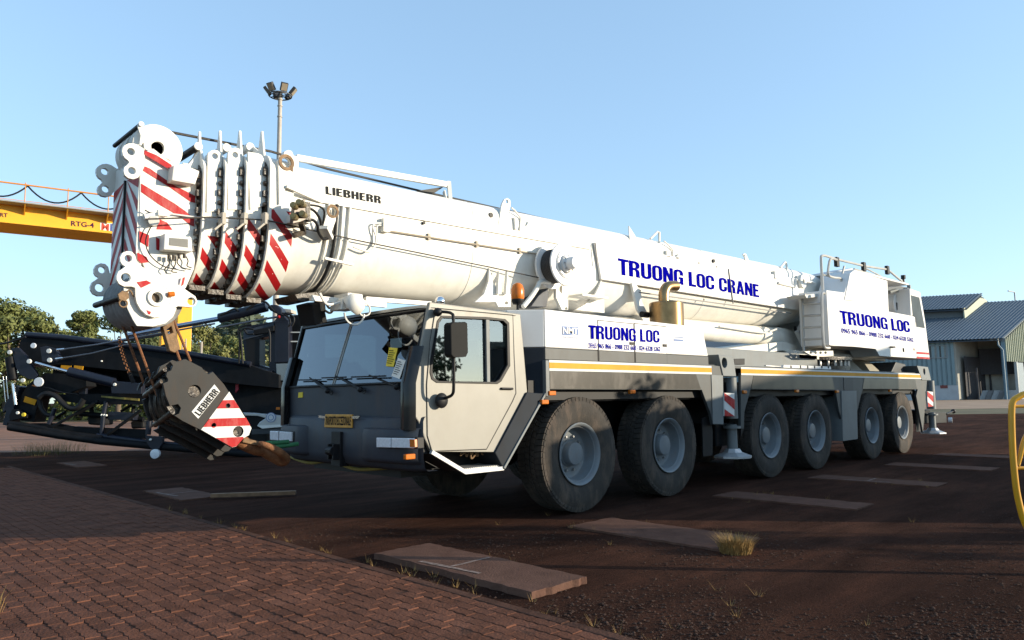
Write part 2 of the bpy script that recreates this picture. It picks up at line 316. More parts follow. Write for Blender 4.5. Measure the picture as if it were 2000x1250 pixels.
# heavy condensed block letters, drawn as outlines (height 100)
def _rr(x0, y0, x1, y1, r_):
    o = []
    for cx, cy, a0 in ((x1-r_, y1-r_, 0), (x0+r_, y1-r_, 90), (x0+r_, y0+r_, 180), (x1-r_, y0+r_, 270)):
        o += [(cx+r_*cos(radians(a0+30*k)), cy+r_*sin(radians(a0+30*k))) for k in range(4)]
    return o
GL = {
 'O': (52, _rr(0, 0, 52, 100, 22), [_rr(18, 15, 34, 85, 7)]), '0': (48, _rr(0, 0, 47, 100, 20), [_rr(17, 14, 30, 86, 6)]),
 'C': (52, [(52, 62), (34, 62), (34, 80), (30, 85), (22, 85), (18, 80), (18, 20), (22, 15), (30, 15), (34, 20), (34, 38), (52, 38), (52, 20), (46, 6), (32, 0), (20, 0), (6, 6), (0, 20), (0, 80), (6, 94), (20, 100), (32, 100), (46, 94), (52, 80)], []),
 'G': (53, [(52, 62), (34, 62), (34, 80), (30, 85), (22, 85), (18, 80), (18, 20), (22, 15), (30, 15), (34, 20), (34, 36), (27, 36), (27, 50), (52, 50), (52, 0), (40, 0), (38, 7), (28, 0), (18, 0), (6, 6), (0, 20), (0, 80), (6, 94), (20, 100), (32, 100), (46, 94), (52, 80)], []),
 'U': (52, [(0, 100), (18, 100), (18, 20), (22, 15), (30, 15), (34, 20), (34, 100), (52, 100), (52, 20), (46, 6), (32, 0), (20, 0), (6, 6), (0, 20)], []),
 'T': (46, [(0, 100), (48, 100), (48, 84), (33, 84), (33, 0), (15, 0), (15, 84), (0, 84)], []),
 'L': (42, [(0, 100), (19, 100), (19, 16), (42, 16), (42, 0), (0, 0)], []),
 'N': (54, [(0, 0), (0, 100), (18, 100), (36, 48), (36, 100), (54, 100), (54, 0), (37, 0), (18, 54), (18, 0)], []),
 'R': (54, [(0, 0), (0, 100), (32, 100), (46, 94), (52, 82), (52, 66), (46, 56), (38, 52), (47, 47), (51, 36), (51, 12), (54, 0), (35, 0), (33, 10), (33, 34), (29, 43), (19, 43), (19, 0)], [[(19, 58), (29, 58), (33, 64), (33, 78), (29, 85), (19, 85)]]),
 'A': (56, [(0, 0), (18, 100), (38, 100), (56, 0), (37, 0), (34, 20), (21, 20), (18, 0)], [[(24, 36), (32, 36), (28, 72)]]),
 'E': (44, [(0, 0), (0, 100), (43, 100), (43, 84), (19, 84), (19, 60), (40, 60), (40, 44), (19, 44), (19, 16), (44, 16), (44, 0)], []),
 'B': (53, [(0, 0), (0, 100), (32, 100), (46, 94), (51, 82), (51, 66), (46, 56), (40, 52), (47, 47), (53, 36), (53, 18), (47, 6), (33, 0)], [[(19, 60), (29, 60), (32, 65), (32, 79), (29, 85), (19, 85)], [(19, 15), (30, 15), (34, 20), (34, 38), (30, 44), (19, 44)]]),
 'H': (54, [(0, 0), (0, 100), (19, 100), (19, 60), (35, 60), (35, 100), (54, 100), (54, 0), (35, 0), (35, 44), (19, 44), (19, 0)], []),
 'I': (19, [(0, 0), (0, 100), (19, 100), (19, 0)], []), '-': (40, [(4, 34), (36, 34), (36, 56), (4, 56)], []),
 '2': (46, [(0, 0), (0, 14), (24, 48), (28, 58), (28, 78), (26, 85), (20, 85), (18, 78), (18, 66), (0, 66), (0, 80), (6, 94), (18, 100), (30, 100), (41, 94), (46, 82), (46, 62), (42, 48), (22, 16), (45, 16), (45, 0)], []),
 '3': (46, [(0, 30), (0, 20), (6, 6), (17, 0), (30, 0), (41, 6), (46, 20), (46, 36), (42, 47), (34, 52), (42, 57), (46, 66), (46, 82), (41, 94), (30, 100), (17, 100), (6, 94), (0, 82), (0, 72), (17, 72), (17, 80), (20, 85), (25, 85), (28, 80), (28, 64), (25, 58), (16, 58), (16, 45), (25, 45), (28, 40), (28, 20), (25, 15), (20, 15), (17, 20), (17, 30)], []),
 '4': (49, [(26, 0), (26, 20), (0, 20), (0, 36), (22, 100), (43, 100), (43, 36), (49, 36), (49, 20), (43, 20), (43, 0)], [[(15, 36), (26, 36), (26, 72)]]),
 '5': (46, [(0, 28), (0, 18), (6, 5), (18, 0), (30, 0), (41, 6), (46, 20), (46, 44), (41, 58), (30, 64), (22, 63), (17, 59), (18, 84), (43, 84), (43, 100), (4, 100), (1, 46), (17, 46), (20, 50), (25, 50), (28, 44), (28, 20), (25, 15), (20, 15), (17, 20), (17, 28)], []),
 '6': (46, [(46, 72), (46, 82), (41, 94), (30, 100), (18, 100), (6, 94), (0, 80), (0, 20), (6, 6), (18, 0), (29, 0), (41, 6), (46, 20), (46, 42), (42, 54), (32, 60), (24, 59), (18, 55), (18, 80), (20, 85), (25, 85), (28, 80), (28, 72)], [[(18, 20), (20, 15), (26, 15), (28, 20), (28, 40), (26, 45), (20, 45), (18, 40)]]),
 '8': (46, [(6, 6), (17, 0), (30, 0), (41, 6), (46, 20), (46, 36), (42, 47), (37, 52), (42, 57), (45, 66), (45, 82), (40, 94), (30, 100), (17, 100), (7, 94), (1, 82), (1, 66), (5, 57), (10, 52), (5, 47), (0, 36), (0, 20)], [_rr(17, 13, 29, 45, 5), _rr(17, 59, 29, 87, 5)]),
}
GL['9'] = (46, [(46-x, 100-y) for x, y in GL['6'][1]], [[(46-x, 100-y) for x, y in h] for h in GL['6'][2]])
def block_text(body, bl, br, tl, material, parent, name='lettering', lift=(0, -.002, 0), gap=5, thick=None):
    bl, br, tl, lift = Vector(bl), Vector(br), Vector(tl), Vector(lift); x = 0; parts = []
    for ch in body:
        if ch == ' ': x += 26; continue
        w_, o, hs = GL[ch]; parts.append((x, o, hs)); x += w_+gap
    W = x-gap; b = B()
    for x0, o, hs in parts:
        loops = [o]+hs; flat = [p for lp in loops for p in lp]
        tris = tessellate_polygon([[Vector((px, py, 0)) for px, py in lp] for lp in loops])
        b.add([bl+(br-bl)*((x0+px)/W)+(tl-bl)*(py/100)+lift for px, py in flat], [tuple(t) for t in tris])
    return obj(name, b, material, parent, recalc=False)

# ================================================================== SETTING
random.seed(4)
def ground_material():
    mt = bpy.data.materials.new('red_dirt'); mt.use_nodes = True; t = mt.node_tree; n = t.nodes; l = t.links; b = n['Principled BSDF']
    b.inputs['Roughness'].default_value = .95; b.inputs['Specular IOR Level'].default_value = .03; g = n.new('ShaderNodeNewGeometry')
    def noise(s, d=8, r=.6):
        q = n.new('ShaderNodeTexNoise'); q.inputs['Scale'].default_value = s; q.inputs['Detail'].default_value = d; q.inputs['Roughness'].default_value = r
        l.new(g.outputs['Position'], q.inputs['Vector']); return q.outputs['Fac']
    def ramp(src, stops):
        q = n.new('ShaderNodeValToRGB'); l.new(src, q.inputs[0]); e = q.color_ramp.elements
        while len(e) < len(stops): e.new(.5)
        for i, (p, c) in enumerate(stops): e[i].position = p; e[i].color = (*c, 1)
        return q.outputs[0]
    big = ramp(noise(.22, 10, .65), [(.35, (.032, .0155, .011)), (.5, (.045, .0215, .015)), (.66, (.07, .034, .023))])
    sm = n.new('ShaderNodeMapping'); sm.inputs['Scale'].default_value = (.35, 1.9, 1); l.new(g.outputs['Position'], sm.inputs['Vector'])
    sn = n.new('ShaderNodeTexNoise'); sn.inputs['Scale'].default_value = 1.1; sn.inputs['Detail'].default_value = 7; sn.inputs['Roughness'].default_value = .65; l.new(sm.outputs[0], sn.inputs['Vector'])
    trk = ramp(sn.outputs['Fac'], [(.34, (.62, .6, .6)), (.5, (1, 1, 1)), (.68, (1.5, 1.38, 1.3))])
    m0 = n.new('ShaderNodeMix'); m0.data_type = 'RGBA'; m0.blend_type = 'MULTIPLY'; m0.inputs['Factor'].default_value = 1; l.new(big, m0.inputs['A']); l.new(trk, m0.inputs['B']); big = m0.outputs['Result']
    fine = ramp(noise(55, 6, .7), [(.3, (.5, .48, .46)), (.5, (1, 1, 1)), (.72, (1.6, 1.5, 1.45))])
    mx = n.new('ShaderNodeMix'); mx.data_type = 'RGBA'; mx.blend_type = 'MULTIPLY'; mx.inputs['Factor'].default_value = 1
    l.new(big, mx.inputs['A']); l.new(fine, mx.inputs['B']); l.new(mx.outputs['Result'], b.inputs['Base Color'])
    bp = n.new('ShaderNodeBump'); bp.inputs['Strength'].default_value = .9; bp.inputs['Distance'].default_value = .03
    ad = n.new('ShaderNodeMath'); ad.operation = 'ADD'; l.new(noise(70, 5, .7), ad.inputs[0]); l.new(noise(7, 5), ad.inputs[1])
    l.new(ad.outputs[0], bp.inputs['Height']); l.new(bp.outputs[0], b.inputs['Normal'])
    return mt
DIRT = ground_material()
gb = B()
N = 60
def gz(x, y): return 0.
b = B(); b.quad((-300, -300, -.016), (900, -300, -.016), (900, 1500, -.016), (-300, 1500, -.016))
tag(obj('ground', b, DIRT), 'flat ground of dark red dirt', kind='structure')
# far apron: paler sandy strip and lawn in front of the warehouse, scrub ground behind
SAND = mat('sandy_apron', (.3, .2, .13), .95, var=.25, vscale=.4, bump=.3, bscale=8)
SCRUB = mat('scrub_ground', (.1, .085, .04), .95, var=.35, vscale=.3, bump=.4, bscale=4)
def strip(name, pxs, z, m_, label):
    b = B(); ps = [P(u, v, z=z) for u, v in pxs]; b.add(ps, [tuple(range(len(ps)))])
    tag(obj(name, b, m_), label, kind='structure')
def onroad(d, r): return CAM.xy.to_3d()+_h*d+_r*r
def rect_ground(name, d0, d1, r0, r1, z, m_, label):
    b = B(); b.quad(*[Vector((p.x, p.y, z)) for p in (onroad(d0, r0), onroad(d0, r1), onroad(d1, r1), onroad(d1, r0))])
    tag(obj(name, b, m_), label, kind='structure')
rect_ground('sunlit_dirt', 23, 57.5, -70, 6, -.010, mat('sunlit_dirt_orange', (.2, .1, .062), .95, var=.3, vscale=.5, bump=.5, bscale=6), 'dirt behind the dark machine with sunlight put into its lighter orange')  # lighter colour stands in for sunlight on the far dirt
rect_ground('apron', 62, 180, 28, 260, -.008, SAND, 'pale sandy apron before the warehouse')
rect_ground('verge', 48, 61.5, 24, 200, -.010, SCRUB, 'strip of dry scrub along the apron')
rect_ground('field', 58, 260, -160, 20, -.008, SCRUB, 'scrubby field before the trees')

# ---- block paving: interlocking zigzag pavers
PAVER = mat('red_paver', (.125, .054, .034), .88, var=.3, vscale=2.5, bump=.5, bscale=45, dirt=(.1, .05, .038), dirtamt=.7, randobj=.16, spec=.05)
PAVER2 = mat('red_paver_far', (.125, .054, .034), .88, var=.34, vscale=4.5, bump=.5, bscale=45, dirt=(.1, .05, .038), dirtamt=.7, spec=.05)
PW, PL, GAP, ZG = .1, .2, .006, .013
def paver_outline():
    k = 4; left = []; right = []
    for i in range(k+1):
        y = -PL/2+GAP/2+(PL-GAP)*i/k; o = ZG*(.5 if i % 2 else -.5)
        left.append((-PW/2+GAP/2+o, y)); right.append((PW/2-GAP/2+o, y))
    return left[::-1]+right            # left side downwards, then the other side upwards
OUTL = [(x, y) for x, y in paver_outline()]
def paver_mesh(b, cx, cy, z, a=0., bev=.0035):
    n = len(OUTL); ca, sa = cos(a), sin(a)
    def tp(x, y, zz): return (cx+x*ca-y*sa, cy+x*sa+y*ca, zz)
    bot = [tp(x, y, z-.03) for x, y in OUTL]; mid = [tp(x, y, z-bev) for x, y in OUTL]; top = [tp(x*.93, y*.965, z) for x, y in OUTL]
    fs = [(i, (i+1) % n, n+(i+1) % n, n+i) for i in range(n)]+[(n+i, n+(i+1) % n, 2*n+(i+1) % n, 2*n+i) for i in range(n)]
    fs += [(2*n+i, 2*n+i+1, 2*n+n-2-i, 2*n+n-1-i) for i in range(n//2-1)]
    b.add(bot+mid+top, fs)
from mathutils import noise as mnoise
bed = B(); nxb, nyb = 150, 260; bx0, bx1, by0, by1 = -11., -3.62, -5.0, 12.0
bed.add([(bx0+(bx1-bx0)*i/nxb, by0+(by1-by0)*j/nyb, -.0062+.0062*mnoise.noise((i*.16, j*.2, 0))+.003*mnoise.noise((i*.5, j*.6, 4))) for j in range(nyb+1) for i in range(nxb+1)],
        [(j*(nxb+1)+i, j*(nxb+1)+i+1, (j+1)*(nxb+1)+i+1, (j+1)*(nxb+1)+i) for j in range(nyb) for i in range(nxb)])
paved = obj('paved_yard', bed, mat('paver_bed', (.085, .043, .03), .95, var=.5, vscale=9, bump=.5, bscale=60, spec=.04)); tag(paved, 'yard paved with interlocking red blocks', kind='structure')
cells = []
for ci in range(int((13-3.72)/PW)):
    x = -3.70-PW/2-ci*PW
    border = (ci == 5)
    for ri in range(int(21/PL)):
        y = -6.4+ri*PL+(PL/2 if ci % 2 else 0)
        d = Vector((x, y, 0))-CAM; dep = d.dot(FWD)
        if dep < .5: continue
        uu = 1000+FPX*d.dot(RGT)/dep; vv = 625-FPX*d.dot(UPV)/dep
        if uu < -520 or uu > 1500 or vv > 1420 or vv < 895: continue
        cells.append((dep, x, y, uu, vv))
cells.sort()
near = [c for c in cells if 0 <= c[3] <= 2000 and c[4] <= 1245][:298]; nset = set(near)
pm_ = B(); paver_mesh(pm_, 0, 0, 0); first = obj('paver', pm_, PAVER, paved, origin=(0, 0, 0))
for k, c in enumerate(near):
    o = first if k == 0 else first.copy()
    if k: COL.objects.link(o); o.parent = paved
    o.location = Vector((c[1], c[2], random.gauss(0, .0022)))-WLOC['paved_yard']; o.rotation_euler = (random.gauss(0, .012), random.gauss(0, .012), random.gauss(0, .008))
rest = B()
for c in cells:
    if c not in nset: paver_mesh(rest, c[1], c[2], random.gauss(0, .0022), random.gauss(0, .008))
tag(obj('paver_field', rest, PAVER2, paved), kind='stuff')
# edging kerb between paving and dirt
b = B()
y = -6.5
while y < 15: b.box((-3.69, y+.005, -.1), (-3.60, y+.88, .0005+random.gauss(0, .0015))); y += .9
eg = obj('edging_kerb', b, mat('dirty_kerb', (.085, .043, .03), .9, var=.35, vscale=4, bump=.4, spec=.05), bevel=.006); tag(eg, 'low concrete edging along the paved yard', 'kerb')

# ---- concrete slabs set in the dirt, each with a painted cross mark
def slab(cx, cy, sx, sy, h, label, mark=True):
    b = B(); random.seed(int(cx*10+cy*7)); n = 12; pts = []
    for i in range(n): pts.append((cx-sx/2+sx*i/n, cy-sy/2+random.gauss(0, .009)))
    for i in range(n*2): pts.append((cx+sx/2+random.gauss(0, .009), cy-sy/2+sy*i/(2*n)))
    for i in range(n): pts.append((cx+sx/2-sx*i/n, cy+sy/2+random.gauss(0, .009)))
    for i in range(n*2): pts.append((cx-sx/2+random.gauss(0, .009), cy+sy/2-sy*i/(2*n)))
    b.prism([(x, y, -.02) for x, y in pts], (0, 0, h+.02))
    o = obj('concrete_slab', b, CONC, bevel=.012, origin=(cx, cy, -.02)); tag(o, label, 'slab', 'slabs set in the yard')
    if mark:
        b = B(); z = h+.004
        def wob(x0, y0, x1, y1, w_):
            d = Vector((x1-x0, y1-y0, 0)).normalized(); nn = Vector((-d.y, d.x, 0))*w_/2; k = 8
            L = [Vector((x0+(x1-x0)*i/k, y0+(y1-y0)*i/k, z)) for i in range(k+1)]
            A = [p+nn*(1+random.uniform(-.3, .25)) for p in L]; C_ = [p-nn*(1+random.uniform(-.3, .25)) for p in L]
            b.add(A+C_, [(i, i+1, k+2+i, k+1+i) for i in range(k)])
        wob(cx-.26, cy+.42, cx-.2, cy-.32, .05); wob(cx-.205, cy+.05, cx+.27, cy+.08, .04)
        obj('painted_mark', b, CONCW, o, recalc=False)
slab(-3.05, -1.28, .64, 2.07, .04, 'raised concrete slab with painted mark beside the paving')
slab(-.52, -1.5, .8, 1.95, .006, 'flush concrete slab by the dry grass tuft', False)
slab(2.75, -1.45, .64, 2.05, .006, 'flush concrete slab beside the second axle', False)
slab(5.87, -1.5, .64, 2.05, .006, 'flush concrete slab beside the third axle')
slab(9.1, -1.6, .7, 1.9, .006, 'flush concrete slab beside the fifth axle', False)
slab(12.3, -1.6, .7, 1.9, .006, 'flush concrete slab beside the last axle', False)
slab(-2.8, 6.2, .62, 1.7, .006, 'flush concrete slab shaded in front of the hook block')
slab(-2.3, 14.1, .62, 1.9, .006, 'flush concrete slab under the dark machine')
# wooden plank
b = B(); a0, a1 = P(412, 968, z=.04), P(578, 962, z=.04); b.bar(a0, a1, .09, .06)
tag(obj('wooden_plank', b, mat('weathered_timber', (.2, .12, .07), .85, var=.3, vscale=9), bevel=.006), 'loose timber plank lying in the shade before the cab', 'plank')

# ---- loose gravel over the dirt
random.seed(9)
gr = B()
def stone(b, x, y, r, z=-.016):
    a = random.random()*6.3; vs = [(x, y, z+r*.9)]
    for i in range(5): t = a+i*2*pi/5; k = r*random.uniform(.75, 1.25); vs.append((x+k*cos(t), y+k*sin(t), z+r*random.uniform(.15, .45)))
    b.add(vs, [(0, 1+i, 1+(i+1) % 5) for i in range(5)]+[(5, 4, 3, 2, 1)])
slabs_xy = [(-3.05,-1.28),(-.52,-1.5),(2.75,-1.45),(5.87,-1.5)]
k = 0
while k < 9000:
    u = random.uniform(560, 2000); v = 930+320*random.random()**.8
    p = P(u, v, z=0)
    if p.x < -3.58 or any(abs(p.x-sx) < .36 and abs(p.y-sy) < 1.05 for sx, sy in slabs_xy): continue
    c = sin(p.x*2.1+p.y*1.3)+sin(p.x*.7-p.y*2.9+1)+random.uniform(-1.2, 1.2)
    if c < .1: k += .3; continue
    stone(gr, p.x, p.y, random.choice((.004, .005, .006, .007, .009, .014)) ); k += 1
for i in range(90):
    u = random.uniform(0, 760); v = random.uniform(1000, 1245); p = P(u, v, z=0); stone(gr, p.x, p.y, random.choice((.006, .008, .012)), .0)
tag(obj('gravel', gr, mat('gravel_stone', (.055, .034, .026), .9, var=.5, vscale=25, spec=.06), recalc=False), 'loose reddish gravel scattered over the dirt', kind='stuff')

# ---- grass tufts
STRAW = mat('dry_straw', (.27, .165, .055), .8, var=.3, vscale=30)
def tuft(name, c, n, h, sp, m_, label, seed):
    random.seed(seed); b = B()
    for i in range(n):
        a = random.random()*2*pi; r = sp*random.random()**.7; bx, by = c[0]+r*cos(a), c[1]+r*sin(a)
        hh = h*random.uniform(.45, 1.1); ln = random.uniform(.1, 1.1)*hh; a2 = a+random.gauss(0, .7); w_ = random.uniform(.0015, .0035)
        d = Vector((cos(a2), sin(a2), 0)); s_ = Vector((-sin(a2), cos(a2), 0))*w_; p0 = Vector((bx, by, -.016))
        p1 = p0+d*ln*.35+ZA*hh*.6; p2 = p0+d*ln+ZA*hh
        b.add([p0-s_, p0+s_, p1+s_*.8, p1-s_*.8, p2], [(0, 1, 2, 3), (3, 2, 4)])
    return tag(obj(name, b, m_, recalc=False), label, 'grass')
g0 = P(1436, 1076, z=0)
tuft('grass_tuft', (g0.x, g0.y), 900, .17, .15, STRAW, 'dry straw-coloured grass tuft growing beside a slab', 3)
gg = P(100, 885, z=0)
tuft('grass_tuft', (gg.x, gg.y), 500, .4, 1.0, mat('olive_grass', (.12, .11, .04), .85, var=.3), 'olive grass patch in the shade below the dark machine', 5)
gg = P(3, 1195, z=0)
tuft('grass_tuft', (gg.x-.05, gg.y), 25, .2, .05, STRAW, 'thin straw blades at the paving edge', 6)

# small dead weeds along slab and kerb edges
wb_ = B(); random.seed(77)
for i in range(70):
    q = random.random()
    if q < .45: c_ = Vector((-3.56+random.gauss(0, .03), random.uniform(-3.6, 5), 0))
    elif q < .8: sx_, sy_ = random.choice(slabs_xy); c_ = Vector((sx_+random.choice((-1, 1))*(.37+random.random()*.05), sy_+random.uniform(-1.05, 1.05), 0))
    else: c_ = P(random.uniform(900, 1950), random.uniform(960, 1240), z=0)
    for k in range(random.randint(4, 14)):
        a = random.random()*6.28; hh = random.uniform(.02, .085); d = Vector((cos(a), sin(a), 0)); s_ = Vector((-sin(a), cos(a), 0))*.0016; p0 = c_+d*random.random()*.03-ZA*.012; p2 = p0+d*hh*random.uniform(.3, 1.2)+ZA*hh
        wb_.add([p0-s_, p0+s_, p2], [(0, 1, 2)])
tag(obj('weeds', wb_, STRAW, recalc=False), 'small dead weeds along the slab and kerb edges', kind='stuff')

# ---- warehouse
def wh():
    roofm = mat('blue_grey_roof_sheet', (.1, .125, .15), .5, var=.1, vscale=.3)
    wallm = mat('pale_blue_sheet', (.17, .245, .27), .6, var=.06, vscale=.3)
    gabm = mat('pale_green_sheet', (.36, .39, .30), .6, var=.06, vscale=.3)
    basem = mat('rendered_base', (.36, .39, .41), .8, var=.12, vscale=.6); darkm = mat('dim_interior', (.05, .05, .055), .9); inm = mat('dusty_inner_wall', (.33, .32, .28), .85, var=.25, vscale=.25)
    D = 120.0
    g = lambda x, y: PD(*zp('G4', x, y), D)
    A = PD(*zp('G4', 90, 1005), D*1.045); Bc = g(945, 1000); A.z = 0; Bc.z = 0
    root = thing('warehouse', 'blue grey sheet-metal warehouse with raised roof ridge beyond the yard', 'warehouse', (Bc.x, Bc.y, 0))
    ex = (Bc-A).normalized(); L = (Bc-A).length                 # along the eave (towards picture right)
    gv = Vector((0.80*_r.x+.6*_h.x, .8*_r.y+.6*_h.y, 0)).normalized()  # along the gable, away to the side
    up = lambda px: (px)/FPX*D
    zE = g(905, 500).z; zR = 17.8
    ey = Vector((-ex.y, ex.x, 0))
    if ey.dot(_h) < 0: ey = -ey
    A2 = A-ex*45; W = 40.0
    gvec = (gv*W); 
    def c(s, t, z): q = Bc-ex*s+gv*t; return Vector((q.x, q.y, z))
    S = L+45
    zW = g(400, 655).z
    # long wall: sheet upper, rendered base
    s0 = (g(545, 700)-Bc).dot(-ex)
    b = B(); z1 = g(400, 885).z
    n = int((S-s0)/.7)
    for i in range(n):
        a = s0+(S-s0)*i/n; a2 = s0+(S-s0)*(i+.62)/n; nrm = ey*-.12
        p = [c(a, 0, z1), c(a2, 0, z1), c(a2, 0, zE), c(a, 0, zE)]
        b.add(p+[q+nrm for q in p], [(4,5,6,7),(0,1,5,4),(1,2,6,5),(2,3,7,6),(3,0,4,7)])
    b.quad(c(s0, .02, z1), c(S, .02, z1), c(S, .02, zE), c(s0, .02, zE)); obj('wall', b, wallm, root)
    b = B(); b.prism([c(s0-.3, -.05, 0), c(S, -.05, 0), c(S, -.05, z1), c(s0-.3, -.05, z1)], ey*.3); obj('wall_base', b, basem, root)
    for i, (x0, x1) in enumerate(((330, 380), (438, 495))):
        q0, q1 = (g(x0, 890)-Bc).dot(-ex), (g(x1, 890)-Bc).dot(-ex)
        b = B(); b.prism([c(q0, -.12, g(0, 915).z), c(q1, -.12, g(0, 915).z), c(q1, -.12, g(0, 888).z), c(q0, -.12, g(0, 888).z)], ey*.1); obj('vent', b, mat('rust_red_vent', (.16, .05, .045), .8), root)
    # window
    q0, q1 = (g(320, 600)-Bc).dot(-ex), (g(495, 600)-Bc).dot(-ex); z0, z2 = g(0, 655).z, g(0, 560).z
    b = B(); b.prism([c(q0, -.25, z0-.15), c(q1, -.25, z0-.15), c(q1, -.25, z2+.1), c(q0, -.25, z2+.1)], ey*.2, [[c(q0+(q1-q0)*a+(-.12), -.25, zz) if False else c(q0+(q1-q0)*a, -.25, zz) for a, zz in ((.04, z0), (.49, z0), (.49, z2), (.04, z2))], [c(q0+(q1-q0)*a, -.25, zz) for a, zz in ((.53, z0), (.96, z0), (.96, z2), (.53, z2))]])
    fr = obj('window', b, mat('window_frame_grey', (.2, .22, .23), .6), root)
    for a0, a1, cc in ((.04, .26, (.03, .035, .04)), (.26, .49, (.2, .21, .2)), (.53, .75, (.03, .035, .04)), (.75, .96, (.16, .17, .16))):
        b = B(); b.quad(c(q0+(q1-q0)*a0, -.13, z0), c(q0+(q1-q0)*a1, -.13, z0), c(q0+(q1-q0)*a1, -.13, z2), c(q0+(q1-q0)*a0, -.13, z2)); obj('pane', b, mat('pane_%d' % int(a0*100), cc, .15), fr)
    # open bay: inner wall, back, clutter
    b = B(); b.prism([c(s0, 0, 0), c(s0, 9, 0), c(s0, 9, zE), c(s0, 0, zE)], ex*.3); obj('bay_side_wall', b, inm, root)
    b = B(); b.quad(c(-.1, 9, 0), c(s0+.2, 9, 0), c(s0+.2, 9, zE+2.6), c(-.1, 9, zE+2.6)); obj('bay_back_wall', b, inm, root)
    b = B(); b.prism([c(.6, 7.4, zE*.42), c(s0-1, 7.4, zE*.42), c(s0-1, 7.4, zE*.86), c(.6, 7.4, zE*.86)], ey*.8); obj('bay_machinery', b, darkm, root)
    for k in range(5):
        b = B(); p = c(s0*(.14+.14*k), 1.2+.4*k, 0); b.prism([p, p+ex*1.6, p+ex*2.3+ZA*1.5+ey*.3, p+ex*.7+ZA*1.5+ey*.3], ey*.25); obj('leaning_sheet', b, mat('sheet_grey_%d' % (k % 2), ((.3, .31, .31), (.16, .16, .16))[k % 2], .7), root)
    b = B(); b.cyl(c(s0-3.2, -.2, 0), c(s0-3.2, -.2, zE*.52), .12, n=8); b.cyl(c(s0-1.9, 8.7, 0), c(s0-1.9, 8.7, zE*.8), .15, n=8); obj('down_pipe', b, darkm, root)
    # corner post and gable
    b = B(); b.obox(c(0, 0, zE/2), ex*.28, ey*.28, ZA*zE/2); b.tube([c(.5, -.5, zE), c(.4, -.5, zE-1.2), c(-.1, -.4, zE-2), c(-.1, -.4, 0)], .14); obj('corner_post', b, mat('blue_steel_post', (.14, .22, .27), .5), root)
    zG = g(945, 690).z
    b = B(); b.prism([c(-.2, 0, zG), c(-.2, W, zG), c(-.2, W, zE), c(-.2, W/2, zR), c(-.2, 0, zE)], ex*.15)
    for i in range(50):
        t = W*i/50; zt = zE+(zR-zE)*(1-abs(t-W/2)/(W/2)); b.bar(c(-.4, t+.1, zG), c(-.4, t+.1, zt-.1), .25, .12, up=gv)
    obj('gable_wall', b, gabm, root)
    for t in (4.0, 8.5, 13, 20):
        b = B(); b.obox(c(-.3, t, zG/2), ex*.2, gv*.2, ZA*zG/2); obj('post', b, mat('grey_post', (.3, .33, .34), .6), root)
    b = B(); b.prism([c(-.3, 5, 0), c(-.3, 8, 0), c(-.3, 7.2, zG*.98), c(-.3, 4.6, zG*.98)], -ex*.3); obj('sheeting', b, mat('tarp_blue', (.22, .27, .3), .7), root)
    b = B(); b.prism([c(.2, 1, 0), c(.2, W, 0), c(.2, W, zG*.22), c(.2, 1, zG*.22)], -ex*.3); obj('rubble_wall', b, mat('pale_rubble', (.3, .31, .31), .9, var=.4, vscale=2), root)
    b = B(); b.quad(c(6, 1, 0), c(6, W, 0), c(6, W, zG+1), c(6, 1, zG+1)); obj('dim_interior_sheet', b, darkm, root)  # flat dark sheet, the dimness inside put into its colour
    # roofs, corrugated
    def roof(nm, s_a, s_b, t0, za, t1, zb_, m_):
        b = B(); n = int(abs(s_b-s_a)/.55); 
        nr = (c(1, t0, za)-c(0, t0, za)).cross(c(0, t1, zb_)-c(0, t0, za)).normalized(); nr = nr if nr.z > 0 else -nr
        for i in range(n):
            a = s_a+(s_b-s_a)*i/n; e = s_a+(s_b-s_a)*(i+.5)/n; f_ = s_a+(s_b-s_a)*(i+1)/n
            p = [c(a, t0, za), c(e, t0, za)+nr*.14, c(f_, t0, za), c(f_, t1, zb_), c(e, t1, zb_)+nr*.14, c(a, t1, zb_)]
            b.add(p, [(0,1,4,5),(1,2,3,4)])
        b.quad(c(s_a, t0, za-.3), c(s_b, t0, za-.3), c(s_b, t1, zb_-.3), c(s_a, t1, zb_-.3))
        return obj(nm, b, m_, root)
    roof('roof', -.6, S, -1.0, zE-.15, W/2, zR, roofm); roof('roof', -.6, S, W+1, zE-.3, W/2, zR, roofm)
    # raised ridge monitor
    tm0 = 10.5; zm = zE+(zR-zE)*tm0/(W/2); sM = (g(715, 300)-c(0, tm0, 0)).dot(-ex)
    sM = max(6.0, sM); zm1 = zm+2.1; zm2 = zm1+3.0
    b = B(); b.quad(c(sM, tm0+.8, zm-.5), c(S, tm0+.8, zm-.5), c(S, tm0+.8, zm1), c(sM, tm0+.8, zm1)); obj('monitor_wall', b, mat('monitor_grey', (.13, .15, .16), .7), root)
    roof('monitor_roof', sM-.5, S, tm0-.6, zm1-.2, tm0+7, zm2, roofm)
    tE = W-tm0
    b = B(); b.prism([c(sM, tm0, zm-.6), c(sM, W/2, zR-.2), c(sM, W/2+8, zm-.5), c(sM, W/2+8, zm1-.3), c(sM, tm0+7, zm2-.1), c(sM, tm0-.2, zm1-.1)], -ex*.2); obj('monitor_gable', b, gabm, root)
    b = B(); b.tube([c(sM-4, W/2+2, zR-1), c(sM-4, W/2+2, zR+1.8), c(sM-4, W/2-1, zR+1.8)], .12); obj('roof_post', b, mat('pale_grey_steel', (.4, .4, .4), .5), root)
wh()

